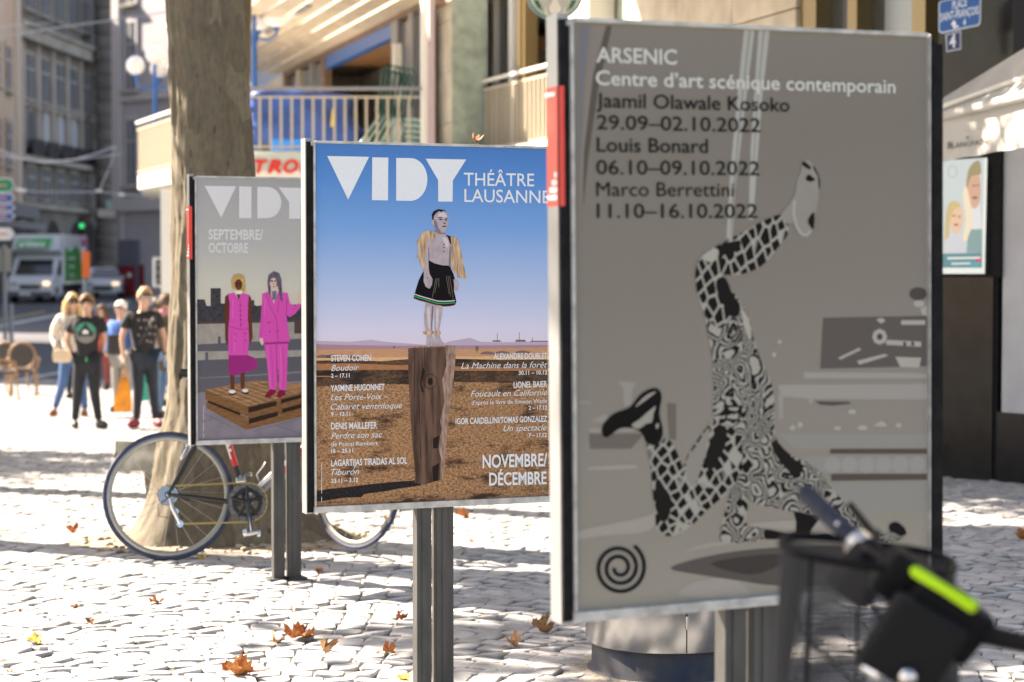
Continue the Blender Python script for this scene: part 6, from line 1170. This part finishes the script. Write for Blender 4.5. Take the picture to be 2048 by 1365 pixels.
def cloth(name, c, var=.12): return mat(name, c, .85, var=var, scale=12)
M_skinp = mat('skin', (.55, .33, .24), .5, var=.06, scale=8)
def person(px, py, d, H, face, label, J, top, bottom, shoe, hair, hairlen=0, sleeves='short', extra=None, coat=False, skin=None, w=.92):
    """J: joints in units of H, x right (picture), y away from camera, z up, before turning by face"""
    x = P(px, py, d).x; z0 = float(gz(x, d)); t = thing('person', label, 'person', (x, d, z0), face)
    D = dict(pel=(0, 0, .52), wst=(0, 0, .60), chs=(0, 0, .72), nk=(0, 0, .825), nk2=(0, -.005, .86), hd=(0, -.012, .92), hd2=(0, -.008, .955), sl=(-.105, 0, .80), sr=(.105, 0, .80), el=(-.13, .01, .635), er=(.13, .01, .635), hl=(-.14, -.03, .50), hr=(.14, -.03, .50),
             tl=(-.05, 0, .50), tr=(.05, 0, .50), kl=(-.055, -.01, .28), kr=(.055, -.01, .28), al=(-.06, .01, .05), ar=(.06, .01, .05), fl=(-.06, -.07, .02), fr=(.06, -.07, .02))
    D.update(J); N_ = list(D); V = [Vector(D[k])*H for k in N_]; ix = {k: i for i, k in enumerate(N_)}
    E = [('pel', 'wst'), ('wst', 'chs'), ('chs', 'nk'), ('nk', 'nk2'), ('nk2', 'hd'), ('hd', 'hd2'), ('chs', 'sl'), ('chs', 'sr'), ('sl', 'el'), ('el', 'hl'), ('sr', 'er'), ('er', 'hr'), ('pel', 'tl'), ('pel', 'tr'), ('tl', 'kl'), ('kl', 'al'), ('al', 'fl'), ('tr', 'kr'), ('kr', 'ar'), ('ar', 'fr')]
    r = dict(pel=.078, wst=.070, chs=.082, nk=.034, nk2=.032, hd=(.047, .056), hd2=(.040, .050), sl=.036, sr=.036, el=.023, er=.023, hl=.016, hr=.016, tl=.055, tr=.055, kl=.034, kr=.034, al=.021, ar=.021, fl=.02, fr=.02)
    rr = {k: (tuple(q*H*w for q in v) if isinstance(v, tuple) else v*H*w) for k, v in r.items()}
    sk = skin or M_skinp
    body = skin_mesh('body', V, [(ix[a], ix[b]) for a, b in E], [rr[k] for k in N_], sk, t)
    def sub(names, edges, grow, name, m, over=None):
        nn = names; vv = [Vector(D[k])*H if k in D else Vector(over[k])*H for k in nn]; ii = {k: i for i, k in enumerate(nn)}
        rd = [((rr[k] if not isinstance(rr[k], tuple) else rr[k][0]) if k in rr else .03*H)*grow+.006*H for k in nn]
        return skin_mesh(name, vv, [(ii[a], ii[b]) for a, b in edges], rd, m, t)
    el_ = Vector(D['el']); er_ = Vector(D['er'])
    def lerp(a, b, f): return tuple(Vector(D[a]).lerp(Vector(D[b]), f))
    D['ml'] = lerp('sl', 'el', .62); D['mr'] = lerp('sr', 'er', .62); D['wl'] = lerp('el', 'hl', .85); D['wr'] = lerp('er', 'hr', .85); D['hem'] = (D['pel'][0], D['pel'][1], D['pel'][2]-.02); D['nkc'] = lerp('chs', 'nk', .85)
    rr['ml'] = rr['mr'] = .036*H; rr['wl'] = rr['wr'] = .022*H; rr['hem'] = rr['pel']; rr['nkc'] = .05*H
    nm = ['wst', 'hem', 'chs', 'nkc', 'sl', 'sr', 'ml', 'mr']; ed = [('wst', 'hem'), ('wst', 'chs'), ('chs', 'nkc'), ('chs', 'sl'), ('chs', 'sr'), ('sl', 'ml'), ('sr', 'mr')]
    if sleeves == 'long': nm += ['el', 'er', 'wl', 'wr']; ed = [e for e in ed if e[1] not in ('ml', 'mr')]+[('sl', 'ml'), ('ml', 'el'), ('el', 'wl'), ('sr', 'mr'), ('mr', 'er'), ('er', 'wr')]
    if coat: D['cm'] = (D['pel'][0], D['pel'][1]+.005, .36); rr['cm'] = .09*H; nm += ['cm']; ed += [('hem', 'cm')]
    tp_ = sub(nm, ed, 1.14, 'coat' if coat else 'top', top)
    sub(['pel', 'tl', 'tr', 'kl', 'kr', 'al', 'ar'], [('pel', 'tl'), ('pel', 'tr'), ('tl', 'kl'), ('kl', 'al'), ('tr', 'kr'), ('kr', 'ar')], 1.16, 'trousers', bottom)
    for s in 'lr':
        a = Vector(D['a'+s])*H; f_ = Vector(D['f'+s])*H; dr = (f_-a); dr.z = 0
        if dr.length < 1e-4: dr = Vector((0, -1, 0))
        dr.normalize(); q = Matrix(((dr.y, dr.x, 0), (-dr.x, dr.y, 0), (0, 0, 1))).transposed(); base = Vector((a.x, a.y, max(0.0, min(a.z, f_.z)-.03*H)))
        mb = MB(); bm2 = MB().sphere((0, 0, 0), 1, 14, sc=(.030*H, .085*H, .036*H)); mb.add([base+Vector((0, 0, .03*H))+dr*.035*H+(Matrix.Rotation(math.atan2(dr.y, dr.x)-math.pi/2, 3, 'Z') @ Vector((v[0], v[1], max(v[2], -.028*H)))) for v in bm2.v], bm2.f, 0, True); mb.obj('shoe', shoe, t)
    hc_ = Vector(D['hd'])*H
    # hair cap, ears, nose, mouth
    mb = MB(); rx, ry, rz_ = .054*H, .062*H, .060*H; n = 20; cap = []
    for j in range(9):
        el2 = math.pi/2-j*math.pi/2*1.25/8
        for k in range(n):
            a = 2*math.pi*k/n; front = max(0, -math.sin(a)); low = el2+front*.75*(j/8)
            g = 1+.07*math.sin(5*a+j)+.05*math.sin(9*a+2*j)
            cap.append(hc_+Vector((rx*math.cos(low)*math.cos(a)*g, ry*math.cos(low)*math.sin(a)*g+.006*H, .028*H+rz_*math.sin(low)*g)))
    mb.add(cap, [(j*n+k, j*n+(k+1) % n, (j+1)*n+(k+1) % n, (j+1)*n+k) for j in range(8) for k in range(n)], 0, True)
    if hairlen:
        for k in range(9):
            a = math.pi*(k/8)*1.3-.5; p0 = hc_+Vector((.050*H*math.cos(a), .052*H*math.sin(a)+.01*H, .02*H)); mb.tube([p0, p0+Vector((.012*H*math.cos(a), .01*H, -hairlen*H*.5)), p0+Vector((.006*H*math.cos(a), 0, -hairlen*H))], [.022*H, .022*H, .010*H], 7)
    mb.obj('hair', hair, t)
    return t, hc_, H, D
def face_bits(t, hc_, H, glasses=None):
    MB().sphere(hc_+Vector((0, -.058*H, -.004*H)), .011*H, 8, sc=(.8, 1, 1.4)).obj('nose', M_skinp, t)
    for s in (-1, 1):
        MB().sphere(hc_+Vector((.052*H*s, .002*H, 0)), .012*H, 8, sc=(.5, 1, 1.5)).obj('ear', M_skinp, t)
        MB().sphere(hc_+Vector((.020*H*s, -.051*H, .010*H)), .0065*H, 8, sc=(1.3, .6, .8)).obj('eye', M_blk, t)
    MB().box(hc_+Vector((0, -.056*H, -.030*H)), (.026*H, .006*H, .006*H), bev=.001).obj('mouth', mat('lips', (.42, .16, .14), .5), t)
    if glasses:
        for s in (-1, 1): MB().sphere(hc_+Vector((.022*H*s, -.060*H, .012*H)), .017*H, 10, sc=(1.1, .3, .8)).obj('sunglasses' if glasses is M_blk else 'glasses', glasses, t)
# woman in cream cardigan
w1, h_, H_, D_ = person(146, 838, 27.2, 1.67, R(25), 'blonde woman in cream cardigan, sunglasses and blue jeans behind the boy with round print',
    dict(kl=(-.075, .0, .29), al=(-.135, .06, .06), fl=(-.17, .0, .02), kr=(.07, -.03, .28), ar=(.085, -.06, .05), fr=(.06, -.13, .02), el=(-.15, .02, .65), hl=(-.13, -.08, .53), er=(.14, 0, .64), hr=(.12, -.10, .60)),
    cloth('cream_cardigan', (.62, .54, .46)), cloth('blue_jeans', (.05, .11, .25)), mat('brown_boots', (.22, .09, .05), .6), mat('blonde_hair', (.55, .38, .18), .6, var=.2, scale=30), .14, 'long')
face_bits(w1, h_, H_, M_blk); bg = thing('handbag', 'small beige handbag on the hip of the woman in jeans', 'handbag', (P(124, 712, 26.9).x, 26.9, P(124, 712, 26.9).z)); MB().box((0, 0, 0), (.24, .10, .18), bev=.04).obj('pouch', mat('beige_leather', (.62, .48, .32), .5), bg); MB().tube([(-.10, 0, .08), (.02, .0, .35), (.14, .02, .62)], .008, 5).obj('strap', M_blk, bg)
# boy in black T-shirt with round print
b1, h_, H_, D_ = person(176, 858, 24.1, 1.62, R(6), 'boy in a black T-shirt with round green print, one hand in his pocket',
    dict(kl=(-.075, .01, .28), al=(-.10, .03, .05), fl=(-.09, -.05, .02), kr=(.05, -.02, .28), ar=(.085, -.03, .05), fr=(.13, -.09, .02), el=(-.155, .03, .65), hl=(-.095, -.03, .52), er=(.125, .02, .65), hr=(.10, .04, .55)),
    cloth('black_tshirt', (.018, .018, .020)), cloth('black_joggers', (.016, .018, .024)), mat('black_trainers', (.03, .03, .03), .5), mat('brown_curls', (.16, .10, .055), .7, var=.4, scale=40))
face_bits(b1, h_, H_)
def front_disc(name, c, rx, rz, m, par, a0=0, a1=2*math.pi, th=.004):
    pts = [(0, 0)] if a1-a0 < 6.2 else []; n = 26
    mb = MB(); q = [(c[0]+rx*math.cos(a0+(a1-a0)*k/n), c[1], c[2]+rz*math.sin(a0+(a1-a0)*k/n)) for k in range(n+(a1-a0 < 6.2))]; mb.prism(q, (0, th, 0)); return mb.obj(name, m, par)
cz = .735*H_; yy = -.115*H_
front_disc('shirt_print', (0, yy, cz-.03), .125, .125, mat('print_grey_disc', (.20, .19, .18), .7), b1, math.pi, 2*math.pi); front_disc('shirt_print', (0, yy, cz-.03), .125, .125, mat('print_green_arc', (.05, .26, .20), .7), b1, .1, math.pi-.1)
mb = MB(); mb.prism([(-.10, yy-.006, cz-.07), (.10, yy-.006, cz-.07), (0, yy-.006, cz+.09)], (0, .004, 0)); mb.obj('shirt_print', M_blk, b1); mb = MB(); mb.prism([(-.04, yy-.012, cz-.04), (.04, yy-.012, cz-.04), (.03, yy-.012, cz-.015), (0, yy-.012, cz+.01), (-.03, yy-.012, cz-.01)], (0, .004, 0)); mb.obj('shirt_print', M_wht, b1)
MB().tube([(0, -.105*H_, .535*H_), (.012, -.11*H_, .52*H_), (0, -.11*H_, .505*H_)], .005, 5).obj('drawstring', mat('green_cord', (.05, .5, .1), .5), b1)
# boy with glasses and orange bag
b2, h_, H_, D_ = person(288, 857, 24.3, 1.70, R(22), 'fair-haired boy with glasses in a black T-shirt with small pale motifs, looking to the right',
    dict(kl=(-.04, -.01, .28), al=(-.055, .0, .05), fl=(-.10, -.05, .02), kr=(.065, .0, .28), ar=(.09, .02, .05), fr=(.10, -.06, .02), el=(-.155, 0, .64), hl=(-.15, -.05, .495), er=(.15, .0, .64), hr=(.14, -.06, .52), hd=(.01, -.02, .92)),
    cloth('black_tshirt', (.018, .018, .020)), cloth('dark_jeans', (.02, .028, .045)), mat('dark_red_shoes', (.20, .02, .04), .5), mat('fair_hair', (.42, .28, .14), .7, var=.25, scale=30))
face_bits(b2, h_, H_, mat('spectacles', (.3, .3, .32), .2, spec=.8))
g_ = random.Random(5)
for k in range(15):
    u = (k % 4-1.5)*.062+g_.uniform(-.01, .01)+(.03 if (k//4) % 2 else 0); zz_ = .77*H_-(k//4)*.085+g_.uniform(-.01, .01); yv = -.112*H_+abs(u)*.28
    mb = MB(); a = g_.uniform(0, 1); mb.prism([(u+.017*math.cos(a+i*2.1)*(1 if i < 3 else 0), yv, zz_+.017*math.sin(a+i*2.1)) for i in range(3)], (0, .004, 0)); mb.obj('shirt_motif', mat('pale_motif', (.42, .34, .36), .7), b2)
MB().tube([(.10, -.10*H_, .80*H_), (0, -.125*H_, .70*H_), (-.10, -.10*H_, .60*H_)], .012, 6).obj('bag_strap', M_blk, b2)
MB().lathe([(.022*H_, -.01), (.022*H_, .01)], Vector(D_['hr'])*H_*.9+Vector(D_['er'])*H_*.1, 12).obj('watch', M_blk, b2)
M_hand = M_skinp
for o_, s in ((b2, -1), (b2, 1)):
    hp = Vector(D_['hl' if s < 0 else 'hr'])*H_
    for k in range(4): MB().tube([hp+Vector((0, -.02+.013*k, -.01)), hp+Vector((.004, -.022+.013*k, -.05)), hp+Vector((.012*-s, -.022+.013*k, -.085))], [.009, .008, .006], 6).obj('finger', M_hand, o_)
    MB().tube([hp+Vector((0, -.025, .0)), hp+Vector((.0, -.05, -.03)), hp+Vector((0, -.052, -.055))], [.010, .009, .007], 6).obj('thumb', M_hand, o_)
M_obag = mat('orange_plastic', (.85, .30, .015), .35, var=.15, scale=9)
bp_ = P(245, 790, 24.0); ob = thing('carrier_bag', 'orange plastic carrier bag hanging from the hand of the boy with glasses', 'carrier bag', bp_)
bm = bmesh.new(); bmesh.ops.create_cube(bm, size=1); bmesh.ops.subdivide_edges(bm, edges=list(bm.edges), cuts=7, use_grid_fill=True)
for v in bm.verts:
    z = v.co.z+.5; k = (1-.62*z**1.6); v.co = Vector((v.co.x*.20*k+.02*z+.008*noise3(v.co.y*6, z*9, 1), v.co.y*.12*k+.01*noise3(v.co.x*8, z*8, 3), (z-.5)*.40+.01*noise3(v.co.x*7, v.co.y*4, 2)))
me = bpy.data.meshes.new('bag'); bm.to_mesh(me); bm.free(); me.materials.append(M_obag); me.polygons.foreach_set('use_smooth', [True]*len(me.polygons)); link('bag', me, ob)
for s in (-1, 1): MB().tube([(.015+.04*s, 0, .18), (.02+.02*s, 0, .25), (.02, 0, .31)], .008, 5).obj('handle', M_obag, ob)
gb = thing('carrier_bag', 'green carrier bag between the legs of the boy with glasses, further back', 'carrier bag', P(288, 780, 26.5)); MB().prism([(-.08, 0, -.15), (.06, 0, -.15), (.09, 0, .1), (.02, 0, .22), (-.05, 0, .1)], (0, .1, 0)).obj('bag', mat('green_plastic', (.0, .28, .20), .4), gb)
# older person with white hair
o1, h_, H_, D_ = person(244, 838, 28.5, 1.58, R(-20), 'white-haired person in a blue jacket half hidden behind the boy with glasses', dict(), cloth('blue_jacket', (.05, .14, .42)), cloth('grey_trousers', (.26, .25, .22)), M_blk, mat('white_hair', (.78, .76, .72), .7), 0, 'long'); face_bits(o1, h_, H_)
bk2 = thing('dark_bag', 'dark shoulder bag beside the white-haired person', 'bag', P(231, 690, 28.2)); MB().box((0, 0, 0), (.22, .14, .30), bev=.05).obj('pouch', M_blk, bk2)
# woman in orange top far behind
o2, h_, H_, D_ = person(205, 720, 38, 1.62, R(-15), 'woman in an orange top and dark red skirt raising her hand, behind the two boys', dict(el=(-.15, -.03, .68), hl=(-.06, -.12, .80)), cloth('orange_top', (.65, .12, .04)), cloth('dark_red_skirt', (.26, .05, .05)), M_blk, mat('dark_brown_hair', (.10, .06, .04), .7), .1); face_bits(o2, h_, H_)
# dark-haired figure behind the blonde woman
o3, h_, H_, D_ = person(149, 780, 33.5, 1.68, R(160), 'dark-coated person mostly hidden behind the blonde woman', dict(), cloth('black_coat', (.02, .02, .022)), MATS['dark_jeans'], M_blk, mat('auburn_hair', (.22, .12, .06), .7), .05, 'long', coat=True)
# man in brown coat
o4, h_, H_, D_ = person(333, 838, 26.6, 1.66, R(165), 'person in a brown coat and pink scarf seen from behind beside the trunk', dict(kl=(-.05, .02, .28), al=(-.06, .05, .05)), cloth('brown_coat', (.075, .05, .035)), cloth('light_jeans', (.13, .22, .36)), M_blk, mat('dark_brown_hair', (.10, .06, .04), .7), .03, 'long', coat=True)
MB().lathe([(.06, -.03), (.085, 0), (.07, .035)], (0, 0, .855*H_), 16).obj('scarf', mat('pink_scarf', (.55, .20, .26), .8), o4)
o5, h_, H_, D_ = person(315, 820, 30.5, 1.66, R(150), 'dark-haired person in a pale blue shirt between the boy with glasses and the trunk', dict(), cloth('pale_blue_shirt', (.30, .42, .58)), MATS['dark_jeans'], M_blk, mat('black_hair', (.03, .025, .025), .6), .04)
# ---------------------------------------------------------------- city bicycle in the foreground
def FP(px, py, d): return P(px, py, d)
fo = Vector((.78, 3.1, 0)); fb_ = thing('city_bicycle', 'dark city bicycle with a mesh front basket standing in front of the near poster stand', 'bicycle', fo)
def F_(px, py, d): return P(px, py, d)-fo
M_grip = mat('grip_rubber', (.03, .035, .05), .75, var=.2, scale=60, spec=.2); M_fblk = mat('matt_black', (.005, .005, .006), .65, spec=.14); M_neon = mat('neon_yellow', (.36, .62, .01), .6, emit=None, spec=.2)
g1, g2 = F_(1606, 982, 3.35), F_(1716, 1088, 3.22)
n = 22; pts = [g1.lerp(g2, i/n) for i in range(n+1)]; MB().tube(pts, [.0155+.0014*(i % 2)-(.004 if i in (0,) else 0) for i in range(n+1)], 16).obj('grip', M_grip, fb_)
MB().sphere(g1.lerp(g2, .66)+Vector((-.004, -.015, .004)), .0045, 10).obj('bolt', M_chr, fb_)
u = (g2-g1).normalized(); MB().cyl(g2-u*.004, g2+u*.022, .024, .024, 20).obj('clamp_ring', mat('worn_alloy', (.45, .45, .44), .35, .8), fb_); MB().cyl(g2+u*.022, g2+u*.055, .026, .022, 18).obj('shifter', M_fblk, fb_)
MB().tube([g2+u*.02, F_(1790, 1160, 3.1), F_(1860, 1215, 3.03), F_(1935, 1262, 2.98), F_(2060, 1290, 2.9), F_(2200, 1290, 2.8)], [.016, .016, .016, .016, .014, .013], 14).obj('handlebar', M_fblk, fb_)
MB().tube([F_(1728, 1100, 3.2), F_(1752, 1070, 3.28), F_(1745, 1068, 3.36), F_(1700, 1010, 3.44)], [.012, .010, .008, .006], 8).obj('brake_lever', M_fblk, fb_)
MB().box(F_(1722, 1150, 3.12), (.07, .06, .085), rot=(.3, .6, .2), bev=.015).obj('lamp_body', M_fblk, fb_); MB().sphere(F_(1716, 1132, 3.10), .02, 12, sc=(1, .7, 1)).obj('bell', M_fblk, fb_)
MB().box(F_(1842, 1185, 3.02), (.15, .07, .075), rot=(.15, .62, 0), bev=.012).obj('battery_housing', M_fblk, fb_); MB().sphere(F_(1847, 1211, 2.968), .010, 10, sc=(1, .5, 1)).obj('red_button', mat('dull_red', (.25, .01, .02), .4), fb_)
MB().box(F_(1888, 1235, 2.98), (.13, .06, .085), rot=(.15, .62, 0), bev=.012).obj('battery_housing', M_fblk, fb_)
na, nb_ = F_(1827, 1141, 2.87), F_(1951, 1216, 2.80); un = (nb_-na).normalized()
MB().tube([na-un*.002, na.lerp(nb_, .04), na.lerp(nb_, .5), na.lerp(nb_, .96), nb_], [.006, .0085, .0075, .0095, .008], 12).obj('neon_strap', M_neon, fb_)
# tablet-like display case
c = F_(1825, 1290, 2.95); MB().box(c, (.125, .035, .125), rot=(.25, .50, .1), bev=.012).obj('display_case', mat('dark_grey_plastic', (.012, .012, .013), .7, spec=.14), fb_)
# basket of wire mesh
def ring(px0, px1, pyc, ry, d): # ellipse through pixels
    ctr = F_((px0+px1)/2, pyc, d); rx = (px1-px0)/2/F*d; return ctr, rx, ry
ct_, rx_ = F_(1735, 1165, 3.12), .135
top = []; bot = []
nw = 150
def brim(t, k, drop):
    a = 2*math.pi*t; ca, sa = math.cos(a), math.sin(a); e = .62
    x = math.copysign(abs(ca)**e, ca); y = math.copysign(abs(sa)**e, sa); return ct_+Vector((x*rx_*k+y*.02, y*.125*k, drop-.018*x))
K0, K1, DR = 1.0, .98, -.30
topr = [brim(i/nw, 1.0, .045) for i in range(nw)]; botr = [brim(i/nw, 1.12, DR) for i in range(nw)]
MB().tube(topr, .006, 8, closed=True).obj('basket_rim', M_fblk, fb_)
bsk = MB(); 
for i in range(nw):
    a, b = topr[i], botr[i]; bsk.tube([a, b], .0011, 3); bsk.tube([topr[i], topr[i].lerp(botr[0], .5), botr[(i+0) % nw]], .0001, 3) if 0 else None
for j in range(1, 64):
    f_ = j/64; bsk.tube([topr[i].lerp(botr[i], f_) for i in range(0, nw, 2)], .0011, 3, closed=True)
bs = bsk.obj('basket_mesh', mat('grey_wire', (.05, .05, .055), .5, .3), fb_, kind='stuff')
for i in (10, 38, 70, 100, 128): MB().tube([topr[i], botr[i]], .003, 6).obj('basket_stay', M_fblk, fb_)
MB().tube([F_(1700, 1120, 3.2), F_(1765, 1250, 3.1), F_(1720, 1380, 3.1)], .004, 6).obj('cable', M_fblk, fb_); MB().tube([F_(1860, 1160, 3.1), F_(1790, 1260, 3.08), F_(1745, 1350, 3.1)], .004, 6).obj('cable', M_fblk, fb_); MB().tube([F_(1575, 1150, 3.25), F_(1600, 1260, 3.2), F_(1680, 1340, 3.12), F_(1760, 1400, 3.0)], .003, 6).obj('cable', M_fblk, fb_)
MB().tube([F_(1722, 1330, 3.0), F_(1762, 1352, 2.97)], .009, 10).obj('chrome_pin', M_chr, fb_); MB().sphere(F_(1815, 1352, 2.93), .014, 12).obj('chrome_bolt', M_chr, fb_)
MB().tube([F_(1850, 1240, 3.06), F_(1880, 1420, 3.02), F_(1890, 1600, 3.0)], .022, 12).obj('head_tube', M_fblk, fb_)
# rest of the bicycle, below and beside the picture
wx = F_(1830, 1400, 3.05); wc = Vector((wx.x, wx.y, .35))
ww = wheel(fb_, wc, R(35), .35, 20, .022)
MB().tube([Vector((wx.x, wx.y, .85)), wc+Vector((0, 0, .42)), wc], [.02, .02, .012], 10).obj('fork', M_fblk, fb_)
wr = wc+Vector((.95, -.45, 0)); wheel(fb_, wr, R(-25), .35, 20, .022)
MB().tube([Vector((wx.x+.03, wx.y-.01, .78)), Vector((wx.x+.45, wx.y-.2, .35)), wr], .022, 10).obj('frame', M_fblk, fb_); MB().tube([Vector((wx.x+.45, wx.y-.2, .35)), Vector((wx.x+.60, wx.y-.28, .95))], .017, 10).obj('seat_tube', M_fblk, fb_)
MB().sphere(Vector((wx.x+.60, wx.y-.28, .98)), .1, 14, sc=(1.3, .8, .35)).obj('saddle', M_fblk, fb_)
